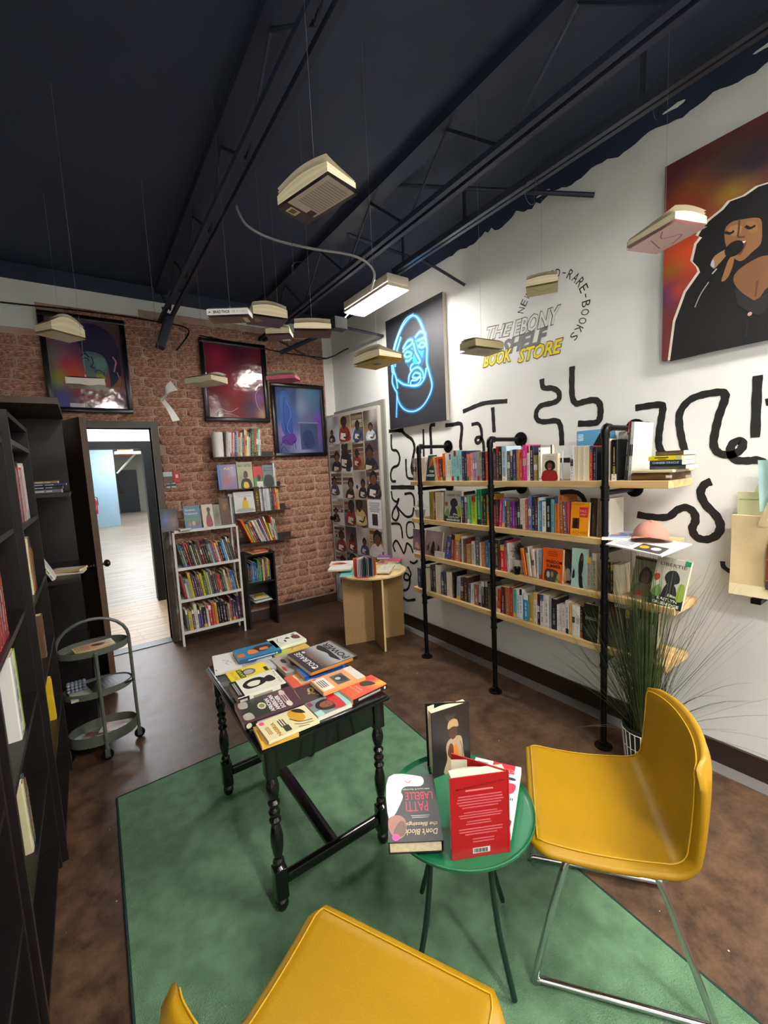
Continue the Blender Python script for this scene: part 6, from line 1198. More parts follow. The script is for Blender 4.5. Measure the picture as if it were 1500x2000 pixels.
# black portrait book
A = zc(846, 1520); Bq = zc(917, 1492); an = math.degrees(atan2(A.y-Bq.y, A.x-Bq.x)); w = (A-Bq).length
vbook((Bq.x, Bq.y), an, -24, w, .232, .026, '#1a1718', (True, [('g', 4, 6, mixc('#1c1a1b', (.5, .6, .3, '#2a2624'))), ('b', [(.3, .0), (.38, .22), (.36, .4), (.42, .5), (.6, .54), (.78, .5), (.82, .3), (.86, .1), (.88, 0)], '#a89478'), ('b', [(.5, .1), (.52, .36), (.64, .4), (.7, .2), (.64, .06)], '#c87c28'), ('b', [(.4, .3), (.46, .44), (.54, .42), (.56, .3), (.5, .2)], '#5a3424'), ('b', [(.46, .56), (.47, .66), (.56, .7), (.66, .66), (.66, .56), (.56, .5)], '#4a2c1e'), ('b', [(.42, .68), (.44, .78), (.56, .82), (.68, .78), (.7, .68), (.56, .7)], '#b09468')]+[('s', [(.5+.03*k, .8), (.46+.05*k, .9)], .008, '#7a6a4c') for k in range(-2, 4)]+[('s', [(.74, .44), (.8, .3), (.8, .1)], .02, '#7a6850')]), None, 'upright black book with a crowned woman on its cover, on the green table')
# red book
A = zc(883, 1679); Bq = zc(994, 1662); an = math.degrees(atan2(A.y-Bq.y, A.x-Bq.x)); w = (A-Bq).length
vbook((Bq.x, Bq.y), an, -36, w, .235, .032, '#a80e18', (True, [('r', 0, 0, 1, 1, '#a80e18'), ('t', 'More Praise for David Henry Wise', .52, .88, .84, .035, '#3a080c', .01, 6), ('l', .2, .8, .8, .84, 1, '#d88080'), ('l', .1, .6, .92, .77, 5, '#c86068'), ('l', .1, .48, .92, .57, 3, '#c86068'), ('l', .25, .4, .7, .46, 2, '#c86068'), ('l', .12, .27, .9, .37, 3, '#c86068'), ('l', .3, .17, .8, .24, 2, '#c86068'), ('r', .36, .05, .66, .12, '#d8d0c8')]+[('r', .38+.02*k, .06, .388+.02*k+.004*(k % 3), .11, '#1c1818') for k in range(12)]), None, 'upright open red book with small print on its back, on the green table')
# portrait with pink dot, lying
q = [(756, 1515), (842, 1513), (871, 1640), (759, 1648)]
def lay(q, z, t, cov, P, lb, sp=None, hard=True):
    A, B_, C_, D_ = [onz(x, y, z+t) for x, y in q]; c = (A+B_+C_+D_)/4; u = ((A-B_)+(D_-C_))/2; v = ((D_-A)+(C_-B_))/2
    return flatbook(c, z, math.degrees(atan2(u.y, u.x)), v.length, u.length, t, cov, P, lb, spine=sp, hard=hard)
lay(q, TZ2+.0105, .034, '#141318', [('g', 4, 6, mixc('#16151a', (.6, .6, .3, '#26242a'))), ('b', [(.98, .02), (.35, .02), (.22, .1), (.3, .2), (.62, .2), (.72, .28), (.7, .4), (.98, .7)], '#d8d4d4'), ('b', [(.98, .68), (.8, .64), (.66, .72), (.68, .9), (.84, .96), (.98, .84)], '#a87060'), ('b', [(.74, .72), (.66, .8), (.72, .92), (.9, .9), (.84, .78)], '#7a5040'), ('s', [(.5, .1), (.56, .14), (.62, .1)], .02, '#b04848'), ('t', 'PATTI', .42, .52, .44, .15, '#c8203c', .0), ('t', 'LABELLE', .36, .36, .56, .12, '#c8203c', .0), ('t', "Don't Block", .38, .88, .62, .08, '#d8c890', .02, 0, .3), ('t', 'the Blessings', .36, .77, .6, .07, '#d8c890', .02, 0, .3), ('l', .15, .64, .6, .69, 2, '#b8b4b0'), ('t', 'with Laura B. Randolph', .4, .25, .56, .03, '#d8d8d0', 0), ('e', .86, .94, .07, .045, '#f03898')], 'thick lying hardback with a pink dot and red capitals, on the green table')
lay([(919, 1476), (1016, 1500), (1001, 1625), (905, 1600)], TZ2+.0105, .026, '#e4e0dc', [('r', 0, 0, 1, 1, '#e4e0dc'), ('r', .12, .0, .6, .16, '#c02838'), ('t', 'C.T. VIVIAN', .34, .11, .42, .05, '#e8c8a8', .01), ('l', .68, .03, .96, .07, 1, '#8a8a88'), ('e', .16, .24, .1, .025, '#303030'), ('b', [(.06, .32), (.08, .46), (.26, .48), (.3, .34)], '#c83048'), ('b', [(.02, .86), (.04, .95), (.12, .96), (.1, .86)], '#4a2c28'), ('t', 'IN', .12, .56, .12, .04, '#404048', .02)], 'white hardback lying under the open red book on the green table')
# ============================================================ ROUND TABLE BOOKS
RZ_ = .6455; TR = (620, 1050, 7.5)
def rt(q, z, t, c, P, lb, cols=None):
    A, B_, C_, D_ = [onz(620+x/7.5, 1050+y/7.5, RZ_+z+t) for x, y in q]; cc = (A+B_+C_+D_)/4; u = ((B_-A)+(C_-D_))/2; v = ((A-D_)+(B_-C_))/2
    return flatbook(cc, RZ_+z, math.degrees(atan2(u.y, u.x)), v.length, u.length, t, c, P, lb, group='books on the round fibreboard table')
for i, c in enumerate(('#c8c8c8', '#b8bcc0', '#d0d0cc')):
    rt([(250, 400), (540, 380), (480, 470), (110, 470)], i*.0155, .015, c, [('r', 0, 0, 1, 1, '#d8d8d4')], f'{["lowest","second","third"][i]} white book of the pile at the left of the round table')
rt([(260, 345), (530, 335), (520, 385), (110, 410)], .047, .012, '#c4c0bc', [('r', 0, 0, 1, 1, '#d8d4d0'), ('b', [(.1, .1), (.3, .6), (.6, .5), (.7, .1)], '#c05838'), ('b', [(.3, .1), (.5, .4), (.8, .2)], '#8a3020')], 'white book with an orange picture on top of the left pile, round table')
rt([(400, 480), (560, 470), (520, 560), (320, 555)], 0, .012, '#58b8c0', [('r', 0, 0, 1, 1, '#58b8c0'), ('r', .3, .3, .7, .7, '#88d0d4')], 'turquoise book at the front of the round table')
rt([(560, 560), (760, 545), (730, 600), (620, 600)], 0, .008, '#c05048', [('r', 0, 0, 1, 1, '#c85850')], 'coral booklet under the fanned book at the front rim of the round table')
rt([(900, 240), (1080, 235), (1070, 290), (880, 290)], 0, .02, '#d07880', [('r', 0, 0, 1, 1, '#8040a0'), ('l', .1, .3, .9, .7, 2, '#b080c8')], 'purple topped book at the back of the round table')
rt([(1080, 300), (1230, 300), (1200, 350), (1000, 350)], 0, .012, '#d05878', [('r', 0, 0, 1, 1, '#d84888'), ('b', [(.1, .2), (.4, .8), (.7, .3)], '#c06030')], 'hot pink book at the right rim of the round table')
rt([(900, 330), (1060, 325), (1010, 385), (880, 380)], 0, .012, '#b89080', [('r', 0, 0, 1, 1, '#b88878'), ('b', [(.1, .2), (.4, .8), (.7, .3)], '#8a3828')], 'tan and rust book in the middle of the round table')
rt([(1060, 385), (1270, 390), (1160, 450), (950, 470)], 0, .013, '#c8c098', [('r', 0, 0, 1, 1, '#ccc8a0'), ('r', .3, .2, .8, .8, '#d8d0a0')], 'pale yellow book near the right rim of the round table')
rt([(930, 395), (1110, 400), (1080, 500), (880, 505)], .0135, .014, '#c8b8a0', [('r', 0, 0, 1, 1, '#d0c8b8'), ('s', [(.2, .3), (.4, .5), (.3, .7), (.6, .6), (.7, .8)], .03, '#404048'), ('s', [(.5, .2), (.6, .4), (.8, .3)], .03, '#404048')], 'beige book with dark floral print on the round table')
fb = onz(620+705/7.5, 1050+548/7.5, RZ_); e = empty('fanned_book', (fb.x, fb.y, RZ_+.009), radians(-20), 'upright fanned open book with orange patterned covers on the round table', 'book')
for k in range(15):
    a = radians(-125+k*110/14-35); d = Vector((cos(a), sin(a), 0)); col = ['#e8a028', '#e04870', '#d04058', '#d8d0d0', '#c8c8d0', '#a8a8b0', '#606870', '#484c58', '#787c88', '#b8b8c0', '#303448', '#484068', '#c8a8a0', '#b85038', '#c88030'][k]
    n = UP.cross(d); MB().color(col).box(.004, .115, -.0013, .0013, 0, .155, basis(Vector((0, 0, 0)), d, n, UP)).build('cover_board' if k in (0, 14) else 'page_leaf', PRINT, e)
sd = MB()
for k in range(8): a = radians(-160); d = Vector((cos(a), sin(a), 0)); sd.color(['#c03040', '#3a60a0'][k % 2]).tube([d*(.02+.011*k)+Vector((.002, -.0025, .02+.03*(k % 4))), d*(.026+.011*k)+Vector((.002, -.0025, .03+.03*(k % 4)))], .004, 6)
sd.build('dot_print', PRINT, e)
# dark things under the round table by the wall
o = MB().rbox(-.05, .05, -.09, .09, 0, .24, .02).lathe([(.03, .24), (.02, .26)], n=12).build('black_speaker_box', BLACKM, loc=(2.31, 3.62, .007)) if False else None

# ============================================================ CART THINGS
def cq(x, y, z): p = Mc @ Vector((x, y, z)); return Ca.location+p
p = cq(.0, -.01, .6035); flatbook((p.x, p.y), CTZ[2]+.0015, 100, .19, .105, .028, '#c8a878', [('r', 0, 0, 1, 1, '#c8a878'), ('b', [(.3, .3), (.4, .5), (.7, .55), (.7, .3), (.5, .2)], '#5a1820'), ('l', .1, .6, .9, .95, 6, '#a87858'), ('l', .1, .05, .9, .2, 3, '#a87858')], 'tan box book with a dark red splash in the top tray of the cart')
p = cq(-.06, -.02, 0); flatbook((p.x, p.y), CTZ[1]+.0015, 96, .15, .13, .016, '#b8b0a0', [('r', 0, 0, 1, 1, '#b0b0a8')], 'cream edged book at the left of the middle cart tray')
p = cq(.055, .0, 0); flatbook((p.x, p.y), CTZ[1]+.018, 104, .20, .17, .012, '#16151a', [('r', 0, 0, 1, 1, '#16151a'), ('l', .2, .3, .8, .8, 5, '#505058'), ('s', [(.2, .9), (.6, .7)], .03, '#8a3038')], 'large black book across the middle cart tray')
e = empty('bubble_wrap_roll', cq(-.10, .03, CTZ[1]+.0185), 0, 'small bundle of grey white bubbles at the left of the middle cart tray', 'packaging')
bb = MB()
for i in range(5):
    for j in range(3):
        for k in range(3): bb.lathe([(.0, -.009), (.007, -.006), (.0095, 0), (.007, .006), (0, .009)], n=8, M=Matrix.Translation((i*.018-.036, j*.018-.018, .0095+k*.017)), close=False)
bb.build('bubbles', mat('bubble plastic', '#7c8494', .3), e, True)
for i, (x, y, an, c, P, lb) in enumerate(((.06, .02, 70, '#c8b8b4', [('g', 3, 4, mixc('#c8beb8', (.6, .3, .4, '#7a4858'), (.3, .2, .3, '#383030'))), ('e', .8, .9, .1, .07, '#e84888')], 'pale magazine with a pink dot in the bottom cart tray'), (-.04, -.02, 60, '#4a3c30', [('g', 3, 4, mixc('#4a3828', (.3, .8, .4, '#b8b0a0'))), ('s', [(.1, .9), (.9, .1)], .05, '#d8d8d4'), ('e', .7, .8, .1, .1, '#c85038')], 'brown magazine in the middle of the bottom cart tray'), (-.10, .0, 40, '#a8b8c4', [('r', 0, 0, 1, 1, '#a0b4c4')], 'light blue magazine at the left of the bottom cart tray'))):
    p = cq(x, y, 0); flatbook((p.x, p.y), CTZ[0]+.0015+.0075*(2-i), an, .15, .10, .007, c, P, lb)

# ============================================================ LEFT BOOKCASE BOOKS
gl_ = 'books in the left bookcases'
def row_left(X, y0, z, ents, place, start):
    y = y0
    for i, e in enumerate(ents):
        t, h, c = e[0]/100, e[1]/100, e[2]; lean = radians(e[3]) if len(e) > 3 else 0; n, r = nrm((1, 0, 0)); w = t/cos(lean)
        M0 = basis(Vector((X-.012, y, z+.0004)), r, -n, UP)
        if lean > 0: M0 = M0@Matrix.Translation((w, 0, 0))@Matrix.Rotation(lean, 4, 'Y')@Matrix.Translation((-t, 0, 0))
        elif lean < 0: M0 = M0@Matrix.Rotation(lean, 4, 'Y')
        rr = random.Random(i*7+int(z*100)); sz = 'thick' if t > .036 else 'slim' if t < .013 else 'tall' if h > .235 else 'short' if h < .17 else ''
        qbook(M0, t-.0004, h, .15, c, spine=spine_style(c, rr, t, h), label=f"{sz} {cname(c)} book, {ordw(i)} {start}, {place}".strip(), group=gl_, hard=rr.random() < .4); y += w+.0008
    return y
row_left(-.205, 2.15, LZ[1], [(2.2, 24, '#486a60'), (2.6, 27, '#d0c8b8'), (1.8, 22, '#4a2c60'), (2.4, 24, '#d8d0c0'), (2.6, 23, '#a83040'), (2.2, 22, '#c890a0'), (2.4, 23, '#802838'), (2.4, 25, '#302830'), (2.6, 24, '#b87070'), (2.0, 22, '#e0d8c8'), (2.2, 22, '#a04850'), (2.2, 22, '#d8ccc0'), (2.4, 23, '#c03848'), (2.6, 24, '#e4e0dc'), (2.4, 25, '#c8c4c8'), (3.0, 25, '#e8e6e2'), (1.6, 24, '#d0ccc8')], 'the eye level shelf, far left bookcase', 'from the near end')
row_left(-.225, 1.45, LZ[1], [(2.4, 24, '#385848'), (2.6, 26, '#e0dcd0'), (3.0, 25, '#7098a0'), (2.4, 24, '#a83848'), (2.0, 22, '#403050'), (2.8, 23, '#c88090'), (2.4, 22, '#503828'), (2.8, 25, '#c83040'), (2.4, 22, '#d8d0d8'), (2.6, 26, '#e8e4e0'), (2.6, 24, '#a8a8b8'), (2.4, 23, '#e8d8b0'), (2.4, 22, '#b84858'), (2.4, 24, '#e0dcd8'), (2.8, 24, '#484858')], 'the eye level shelf, middle left bookcase', 'from the near end')
row_left(-.205, 2.30, LZ[2], [(3.6, 24, '#d8d0a8'), (6.5, 24, '#c07030'), (3.0, 19, '#5a2028'), (2.2, 18, '#48201c')], 'the chest high shelf, far left bookcase', 'from the near end')
row_left(-.225, 1.50, LZ[2], [(3.2, 22, '#a82828'), (3.4, 22, '#b03028'), (3.4, 23, '#a02830'), (3.4, 23, '#8a2428'), (3.6, 24, '#8a1c28'), (3.8, 24, '#7a2030'), (3.4, 23, '#902428')], 'the chest high shelf, middle left bookcase', 'from the near end')
row_left(-.225, 1.70, LZ[3], [(7.0, 27, '#d8d8d0'), (2.4, 27, '#98b830')], 'the thigh high shelf, middle left bookcase', 'from the near end')
row_left(-.205, 2.45, LZ[3]-.0, [(2.4, 20, '#604838'), (1.8, 20, '#8a5838')], 'the thigh high shelf, far left bookcase', 'from the near end')
row_left(-.205, 2.50, LZ[4], [(1.6, 22, '#d8b020', -6), (1.4, 20, '#e0c048', -6)], 'the knee high shelf, far left bookcase', 'from the near end')
row_left(-.225, 1.62, LZ[4], [(2.6, 24, '#c8c098', -5), (1.6, 25, '#3a4a60', -5), (2.4, 22, '#8a5828', -5)], 'the knee high shelf, middle left bookcase', 'from the near end')
row_left(-.24, 1.0, LZ[4], [(2.4, 24, '#c8c8c4', -5), (2.0, 22, '#b04c28', -5), (2.4, 22, '#c8c098', -5), (2.0, 22, '#403838', -5)], 'the knee high shelf, nearest left bookcase', 'from the near end')
# rack books
n, r = nrm((0, -1, 0))
zz = 1.4955
for c, t, L, lb in (('#6a6a6c', .022, .22, 'grey book at the bottom of the pile on the open rack'), ('#181c30', .016, .24, 'navy book in the middle of the pile on the open rack'), ('#22306a', .014, .30, 'blue spined book in the pile on the open rack'), ('#8a7448', .014, .18, 'tan book on top of the pile on the open rack')):
    book(basis(Vector((-.07-.01-(.30-L)*.3, 3.01, zz)), UP, Vector((0, 1, 0)), Vector((-1, 0, 0))), t, L, .15, c, spine=spine_style(c, random.Random(3), t, L), label=lb, group='pile of books on the open rack'); zz += t+.0006
for i, (x, an, c, h) in enumerate(((-.20, -24, '#e4e2dc', .23), (-.27, -14, '#d0ccc4', .22))):
    Mx = basis(Vector((x, 3.02, 1.0005)), Vector((1, 0, 0)), Vector((0, 1, 0)), UP)@Matrix.Rotation(radians(an), 4, 'Y'); book(Mx, .018, h, .14, c, spine=[('r', .3, .35, .75, .85, '#403c40'), ('r', .3, .3, .8, .36, '#8a3838'), ('r', .3, .18, .8, .28, '#58a858'), ('r', .3, .05, .7, .14, '#807c80')], label=['white book leaning on the open rack, right one', 'white book leaning on the open rack, left one'][i], group='leaning white books on the open rack')
flatbook((-.135, 3.2), 1.0, 80, .18, .12, .018, '#c8c4bc', [('r', 0, 0, 1, 1, '#b8b8b4')], 'pale book lying behind the leaning white books'); flatbook((-.13, 3.19), 1.0186, 70, .17, .12, .012, '#b89858', [('r', .1, .1, .9, .9, '#c8c8c0')], 'tan edged book lying behind the leaning white books, upper one')
# ============================================================ HANGING BOOKS
def hang(A, B, C, L, t, cov, lb, wd=None, under=None, pages='#e0d4b4', bulge=.5, near=True, spine_print=None, zfix=None, edge=None):
    """A,B: photo ends of the edge nearest the room, C: photo point on the far edge at A's side; underside faces down; L real length"""
    z = zfix or 1.6
    if not zfix:
        lo, hi = 1.58, 3.1
        for _ in range(40):
            md = (lo+hi)/2
            if (onz(*A, md)-onz(*B, md)).length > L: hi = md
            else: lo = md
        z = min(lo, 2.95)
    a, b, c = onz(*A, z), onz(*B, z), onz(*C, z); d = (b-a).normalized(); L = (b-a).length; w = c-a; w -= d*w.dot(d); wl = wd or max(.09, min(.15, w.length)); w.normalize()
    e = empty('hanging_book', a, 0, lb, 'book'); NBOOK[0] += 1
    M = basis(Vector((0, 0, 0)), d, w, UP) if d.cross(w).z > 0 else basis(Vector((0, 0, 0)), d, w, UP)
    # local x along, y across towards the far edge (spine side far when near=True), z up
    def pt(x, y, zz): return d*x+w*y+UP*zz
    cv = MB().color(cov); n = 10
    def sheet(u, v, off): return pt(L*u, wl*v, .006*sin(u*pi*2+1)*v+off)
    cv.grid(lambda u, v: sheet(u, v, 0), 10, 4); cv.grid(lambda u, v: sheet(1-u, v, -.0009), 10, 4)
    ys = wl if near else 0
    cv.color(cov).add([pt(0, ys, -.0009), pt(L, ys, -.0009), pt(L, ys, t), pt(0, ys, t)], [(0, 1, 2, 3)]); cv.build('cover', PRINT, e)
    pg = MB().color(pages)
    def th(u, v): vv = (1-v) if near else v; return t*(1+bulge*vv*sin(min(1, u*1.0)*pi)*.9+.15*vv)
    pg.grid(lambda u, v: pt(L*(.01+.98*u), wl*(.01+.97*v), th(u, v)), 14, 6)
    lowz = lambda u, v: .0012+.006*sin((.01+.98*u)*pi*2+1)*v
    for (f_, n_) in ((lambda s_: (s_, 0), 14), (lambda s_: (s_, 1), 14), (lambda s_: (0, s_), 6), (lambda s_: (1, s_), 6)):
        pg.grid(lambda s_, q, f_=f_: pt(L*(.01+.98*f_(s_)[0]), wl*(.01+.97*f_(s_)[1]), lowz(*f_(s_))*(1-q)+th(*f_(s_))*q), n_, 4, (lambda s_, q: edge or [('#d8ccb0'), ('#c8ba98')][int(q*4+.1) % 2]))
    pg.build('page_block', MATTE, e)
    for k in range(3):     # loose leaves springing open
        lf_ = MB(); lf_.grid(lambda u, v, k=k: pt(L*(.02+.96*u), (wl*(.98-.96*v) if near else wl*(.02+.96*v)), t+(.006+.010*k)*v+bulge*t*.9*sin(u*pi)*v+.002+.004*sin(v*3+k)), 10, 5); lf_.build('loose_page', mat('loose page', '#dcd4c0', .8), e, True)
    if under:
        m_ = MB(); art(m_, under, pt(0, 0, -.0095), pt(L, 0, 0), pt(0, wl, 0), -UP); m_.build('underside_print', PRINT, e)
    mid_ = pt(L/2, wl*.5, th(.5, .5)+.01)
    MB().tube([mid_-UP*.01, mid_+UP*.012], .004, 6).build('hook', chrome, e); MB().tube([mid_+UP*.01, Vector((mid_.x, mid_.y, ZC-.0005-a.z))], .0005, 5).build('thread', mat('nylon thread', '#70747c', .35), e)
    return e
LU = [('r', 0, 0, 1, 1, '#8a7c74'), ('l', .1, .12, .9, .8, 12, '#6a5c56')]
hang((640, 334), (541, 402), (697, 374), .215, .022, '#3a3434', 'large hanging paperback in the middle of the ceiling, printed back cover facing down', bulge=.7, under=[('r', 0, 0, 1, 1, '#c0b4a8'), ('r', .78, 0, 1, 1, '#3a3638'), ('r', 0, .9, 1, 1, '#3c3634'), ('r', .68, .62, .8, .84, '#2c2828'), ('r', .82, .18, .95, .5, '#c8c090'), ('r', .84, .24, .93, .42, '#5a5840')]+[('r', .08+.045*k, .12, .1+.045*k, .84, '#958a80') for k in range(13)])
hang((101, 642), (168, 660), (118, 676), .2, .04, '#c4ae88', 'hanging splayed paperback in front of the large rainbow poster', bulge=1.3, under=[('r', 0, 0, 1, 1, '#d8c8a0')])
hang((135, 758), (208, 761), (133, 752), .2, .026, '#a09a90', 'hanging book seen edge-on low across the large rainbow poster', wd=.12, zfix=1.98, bulge=.2)
hang((396, 757), (446, 750), (386, 736), .17, .032, '#c8bca0', 'hanging open paperback at the left of the crimson poster', bulge=1.0, zfix=2.12)
hang((404, 616), (485, 613), (405, 627), .19, .026, '#6a4238', 'hanging book with a white lettered spine, leftmost near the dark ceiling edge', near=False, bulge=.05, under=[('r', 0, 0, 1, 1, '#7a5038'), ('r', .82, .2, .94, .9, '#d8d0b8')]+[('r', .1+.05*k, .1, .12+.05*k, .8, '#4a3028') for k in range(13)], edge='#e8e8e8')
hang((494, 612), (563, 622), (492, 640), .19, .036, '#4a3c48', 'hanging mauve paperback just right of the one with the white spine', bulge=.5, under=[('r', 0, 0, 1, 1, '#4c3e4a'), ('b', [(.1, .2), (.2, .6), (.35, .4)], '#9a8080')])
hang((518, 652), (566, 650), (509, 674), .17, .03, '#6a3c34', 'hanging reddish book with a price code, low behind the mauve one', bulge=.3, under=[('r', 0, 0, 1, 1, '#70443a'), ('r', .55, .75, .9, .98, '#d8d4c8'), ('l', .1, .1, .9, .6, 6, '#8a6054')])
hang((574, 641), (648, 642), (577, 650), .18, .02, '#5a3a38', 'hanging slim paperback at the left of the junction box', bulge=.3, wd=.12, under=[('r', 0, 0, 1, 1, '#5c4440')])
hang((519, 742), (577, 738), (523, 746), .16, .018, '#882848', 'small hanging book, magenta with a white end, above the blue poster', zfix=2.10, bulge=.2, wd=.11, edge='#c86080')
hang((690, 712), (741, 694), (714, 725), .175, .022, '#b8a040', 'hanging book with a mustard underside left of the neon style portrait', bulge=.3, under=[('r', 0, 0, 1, 1, '#c0a838'), ('r', .4, .35, .6, .6, '#4a3c28'), ('l', .1, .1, .9, .3, 3, '#8a7828')])
hang((929, 674), (984, 681), (899, 687), .175, .03, '#8a8058', 'hanging olive spined book beside the store lettering', near=False, bulge=.05, under=[('r', 0, 0, 1, 1, '#a09068'), ('b', [(.2, .2), (.4, .6), (.7, .5), (.6, .2)], '#8a7850')], edge='#a49c78')
hang((1027, 560), (1090, 548), (1028, 585), .17, .03, '#a8a070', 'hanging book with a pale green underside over the ring of words', bulge=.3, under=[('r', 0, 0, 1, 1, '#b8b080'), ('s', [(.2, .2), (.5, .6), (.8, .4)], .04, '#8a8850')])
hang((1319, 427), (1382, 437), (1240, 460), .15, .022, '#c8a0a0', 'hanging book with a pinkish scribbled underside beside the singer painting', bulge=.4, wd=.2, under=[('r', 0, 0, 1, 1, '#c8a8a4'), ('s', [(.1, .3), (.4, .5), (.7, .3), (.9, .6)], .03, '#8a5058'), ('s', [(.2, .6), (.5, .7), (.8, .8)], .03, '#8a5058')], pages='#f0e0c0')
# folded white booklet
c0 = ond(328, 782, 2.55); e = empty('hanging_booklet', c0, 0, 'white folded booklet hanging against the bricks left of the crimson poster', 'booklet')
rgt, dn, fw = RX, RY, RZ
def bp(px, py, dz=0): return ond(px, py, 2.55+dz)-c0
def sh1(u, v): a_ = bp(312.5, 780) .lerp(bp(333, 744), u)+RX*.012*sin(u*pi*2); return a_+(bp(347, 762)-bp(333, 744))*v*(.25+.75*u)-fw*.03*v*sin(u*pi)
def sh2(u, v): a_ = bp(312.5, 781).lerp(bp(337, 823), u)+RX*.006*sin(u*pi); return a_+(bp(343, 817)-bp(337, 823)+fw*.05)*v*(.6+.4*u)
for f_, nm in ((sh1, 'upper_leaf'), (sh2, 'lower_leaf')):
    m_ = MB(); m_.grid(f_, 12, 4); m_.grid(lambda u, v: f_(1-u, v)+fw*.003, 12, 4); m_.build(nm, mat('booklet paper', '#dcdcd4', .7), e, True)
MB().tube([bp(318, 770), Vector((bp(318, 770).x, bp(318, 770).y, ZC-c0.z-.001))], .0009, 5).build('thread', MATS['nylon thread'], e)
# title on the white spine
q0, q1 = (404, 609), (485, 606)
tg = [o for o in COL.objects if o.name.startswith('hanging_book') and o.get('label', '').startswith('hanging book with a white lettered')][0]
a_, b_ = onz(404, 616, tg.location.z), onz(485, 613, tg.location.z); d_ = b_-a_; n_ = Vector((d_.y, -d_.x, 0)).normalized()
m_ = MB(); art(m_, [('r', 0, 0, 1, 1, '#dcdcdc'), ('t', 'BRAD THOR', .36, .5, .4, .5, '#202024', .03), ('t', 'USE OF FORCE', .78, .5, .36, .42, '#8a8488', .0), ('e', .07, .5, .025, .1, '#303038')], a_-tg.location+n_*.0006, d_, UP*.027, n_); m_.build('spine_print', PRINT, tg)

# ============================================================ GRASS PLANT
wp = empty('grass_plant', (2.17, .925, 0), 0, 'tall spiky grass plant in a striped pot behind the yellow chair', 'plant')
MB().lathe([(0, .0005), (.078, .0005), (.098, .20), (.1, .205), (.095, .205), (.085, .17), (0, .17)], n=28, close=False).build('pot', mat('black pot', '#1a1a1c', .5), wp, 40)
st_ = mat('white stripe', '#cfd0ce', .5)
for k in range(24):
    a = 2*pi*k/24; MB().tube([(.080*cos(a), .080*sin(a), .008), (.0985*cos(a), .0985*sin(a), .185)], .0028, 4).build('pot_stripe', st_, wp)
for zz, rr_ in ((.012, .0805), (.10, .089), (.186, .0982)): MB().tube([(rr_*cos(t), rr_*sin(t), zz) for t in [2*pi*j/28 for j in range(28)]], .002, 4, closed=True).build('pot_ring', st_, wp)
rg = random.Random(9); gm1 = mat('grass blade', '#2c3a1c', .6, c2='#4a5a2c', scale=20)
gb = MB()
for k in range(430):
    az = rg.uniform(0, 2*pi); lean = abs(rg.gauss(0, .26)); 
    if rg.random() < .09: lean = rg.uniform(.6, 1.05)
    ln = rg.uniform(.45, 1.0)*(1-.25*lean); r0 = rg.uniform(0, .06); dirv = Vector((cos(az), sin(az), 0)); base = dirv*r0+Vector((0, 0, .17)); w_ = rg.uniform(.0018, .0036); side = UP.cross(dirv)*w_
    droop = rg.uniform(.02, .2)*(lean+.2); pts = []
    for i in range(8):
        s_ = i/7; p = base+dirv*(ln*s_*sin(lean)+droop*s_*s_*ln)+UP*(ln*s_*cos(lean)-droop*s_*s_*ln*lean*1.4); pts.append(p)
        if p.x+2.17 > XR-.02: p.x = XR-.02-2.17-rg.random()*.01
        if p.z > .42 and p.y+.925 > .79: p.x = min(p.x, 2.155-2.17-.02*((k*7) % 10)/10)
    vs = []
    for i, p in enumerate(pts): ww = 1-i/7*.85; vs += [p-side*ww, p+side*ww]
    gb.add(vs, [(2*i, 2*i+1, 2*i+3, 2*i+2) for i in range(7)])
gb_ = gb.build('grass_blades', gm1, wp); gb_['kind'] = 'stuff'

# ============================================================ TOTE BAGS ON THE WALL
bagm = mat('cream canvas bag', '#d0bd94', .85, c2='#c8b488', scale=8, bump=.2, bscale=300)
by0, by1 = .30, .652
def cloth(y0, y1, z0, z1, x, t, m_, nm, par, base, wav=.006):
    b_ = MB()
    def f(u, v, off): return Vector((x-base.x+off+wav*sin(u*7)*(.3+.7*(1-v))+.010*sin(v*3), y1-(y1-y0)*u-base.y, z0+(z1-z0)*v-base.z))
    b_.grid(lambda u, v: f(1-u, v, 0) if False else f(u, v, -t), 16, 16); b_.grid(lambda u, v: f(1-u, v, 0), 16, 16)
    for s_ in (0, 1):
        b_.grid(lambda u, v, s_=s_: f(s_, v, -t*(1-u) if s_ else -t*u), 2, 16); b_.grid(lambda u, v, s_=s_: f(u, s_, -t*(v if s_ else 1-v)), 16, 2)
    return b_.build(nm, m_, par, 60), f
base = Vector((2.36, .48, 1.26)); tb2 = empty('tote_bag', base, 0, 'cream canvas tote bag with a red building print hanging on the right wall', 'bag')
o, ff = cloth(by0, by1, .905, 1.262, 2.37, .03, bagm, 'bag_body', tb2, base)
MB().add([ff(u, v, -.0312) for u, v in ((0, .0), (1, .0), (1, .14), (0, .14))], [(0, 1, 2, 3)]).build('hem_panel', mat('cream hem', '#ddd0a8', .85), tb2)
m_ = MB(); O_ = ff(.36, .12, -.037); P = [('p', [(0, .05), (.0, .72), (.08, .86), (.12, 1), (.2, .84), (.34, .9), (.36, .98), (.42, .88), (.98, .86), (.98, .05)], '#7a2c20'), ('r', 0, 0, .98, .12, '#3a3038')]
for r in range(6):
    for c in range(6): P.append(('r', .05+.155*c, .17+.112*r, .10+.155*c, .235+.112*r, '#d8c8b0' if (r+c) % 5 else '#4a2018'))
P += [('r', 0, .145, .98, .155, '#b89880'), ('r', 0, .48, .98, .49, '#b89880'), ('e', .2, .06, .05, .04, '#5a5460'), ('e', .6, .06, .05, .04, '#5a5460')]
art(m_, P, O_, Vector((0, -.165, 0)), Vector((0, 0, .27)), Vector((-1, 0, 0))); m_.build('building_print', MATTE, tb2)
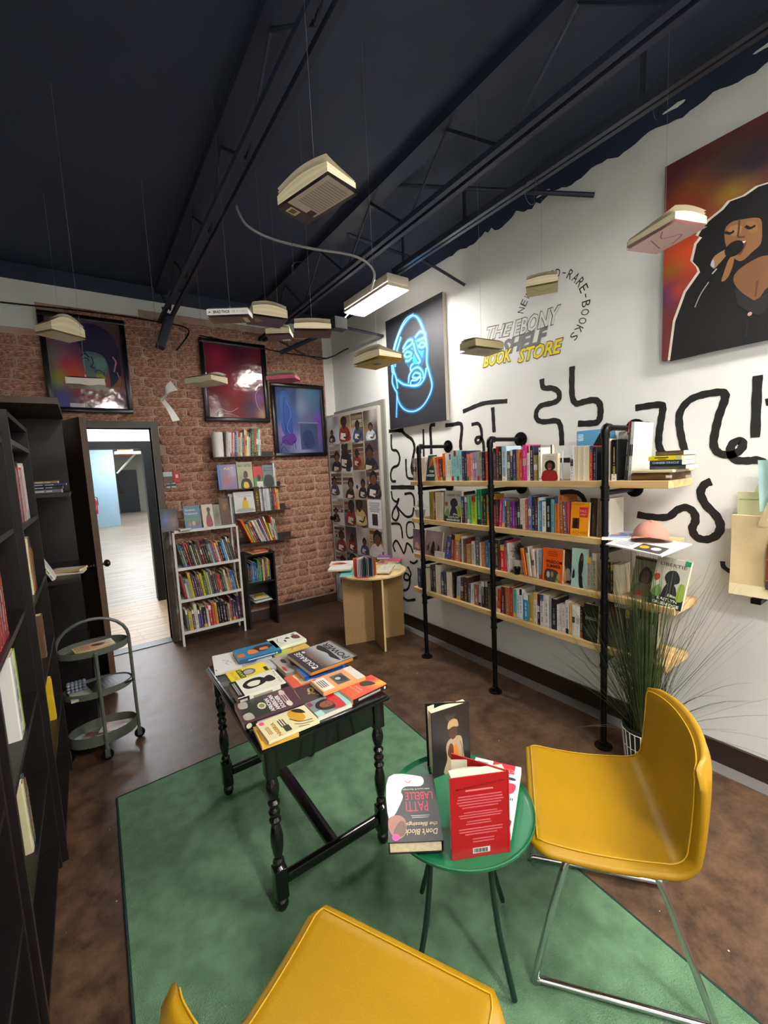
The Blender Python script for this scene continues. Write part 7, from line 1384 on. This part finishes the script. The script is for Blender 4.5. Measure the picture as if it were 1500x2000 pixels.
m_ = MB(); art(m_, [('t', 'Le Marais', .5, .5, 1, 1, '#6a6050', .0, 0, .4)], ff(.42, .045, -.0385), Vector((0, -.12, 0)), Vector((0, 0, .018)), Vector((-1, 0, 0))); m_.build('script_print', MATTE, tb2)
def strap(p, m_, nm, par): 
    q = catmull(p, 6); b_ = MB(); n = len(q)
    vs = []
    for v in q: vs += [v+Vector((0, .012, 0)), v-Vector((0, .012, 0)), v-Vector((.002, .012, 0)), v+Vector((-.002, .012, 0))]
    fs = []
    for i in range(n-1):
        for k in range(4): fs.append((i*4+k, i*4+(k+1) % 4, i*4+4+(k+1) % 4, i*4+4+k))
    return b_.add(vs, fs).build(nm, m_, par)
strap([(-.02, .07, -.04), (-.03, .03, .08), (-.02, -.03, .21), (-.005, -.05, .22), (-.02, -.11, .06), (-.03, -.15, -.04)], bagm, 'strap', tb2)
base = Vector((2.41, .5, 1.36)); e = empty('paper_bag', base, 0, 'pale green paper bag behind the cream tote bag', 'bag'); cloth(.34, .655, 1.02, 1.36, 2.43, .012, mat('pale paper bag', '#d0d0a8', .7), 'bag_body', e, base, .003)
MB().box(-.0005, .0, -.14, .14, -.035, -.03).build('printed_line', lf, e, loc=(-.018, 0, 0)); strap([(0, .08, 0), (0, .06, .04), (0, -.04, .04), (0, -.06, 0)], MATS['pale paper bag'], 'handle', e)
base = Vector((2.37, .46, 1.5)); e = empty('plastic_bag', base, 0, 'pale turquoise plastic bag hanging above the cream tote bag', 'bag')
m_ = MB(); m_.grid(lambda u, v: Vector((.02*sin(u*9)*v-.01, .12-(.02+.26*u)*(.3+.7*v)*1.0+.0, -.22*v)), 14, 10); m_.grid(lambda u, v: Vector((.02*sin((1-u)*9)*v-.006, .12-(.02+.26*(1-u))*(.3+.7*v), -.22*v)), 14, 10); m_.build('bag_body', mat('turquoise film', '#9fc4c4', .3), e, True)
e = empty('wall_hook_rail', (XR, .48, 1.5), 0, 'black pipe hook on the wall holding the bags', 'hook')
MB().lathe([(.04, 0), (.04, .007), (.018, .011), (.018, .03)], n=16, M=Matrix.Rotation(-pi/2, 4, 'Y')@Matrix.Translation((0, 0, .0008))).build('flange', BLACKM, e, True); MB().tube([(-.02, 0, 0), (-.12, 0, 0), (-.12, 0, .03)], .009, 8).build('peg', BLACKM, e, True)
o = MB().rbox(-.05, .05, -.025, .012, -.012, .012, .004).build('wall_bracket', BLACKM, loc=(2.40, .565, .883)); tag(o, 'small black bracket under the cream tote bag', 'bracket')
flush_books(300)
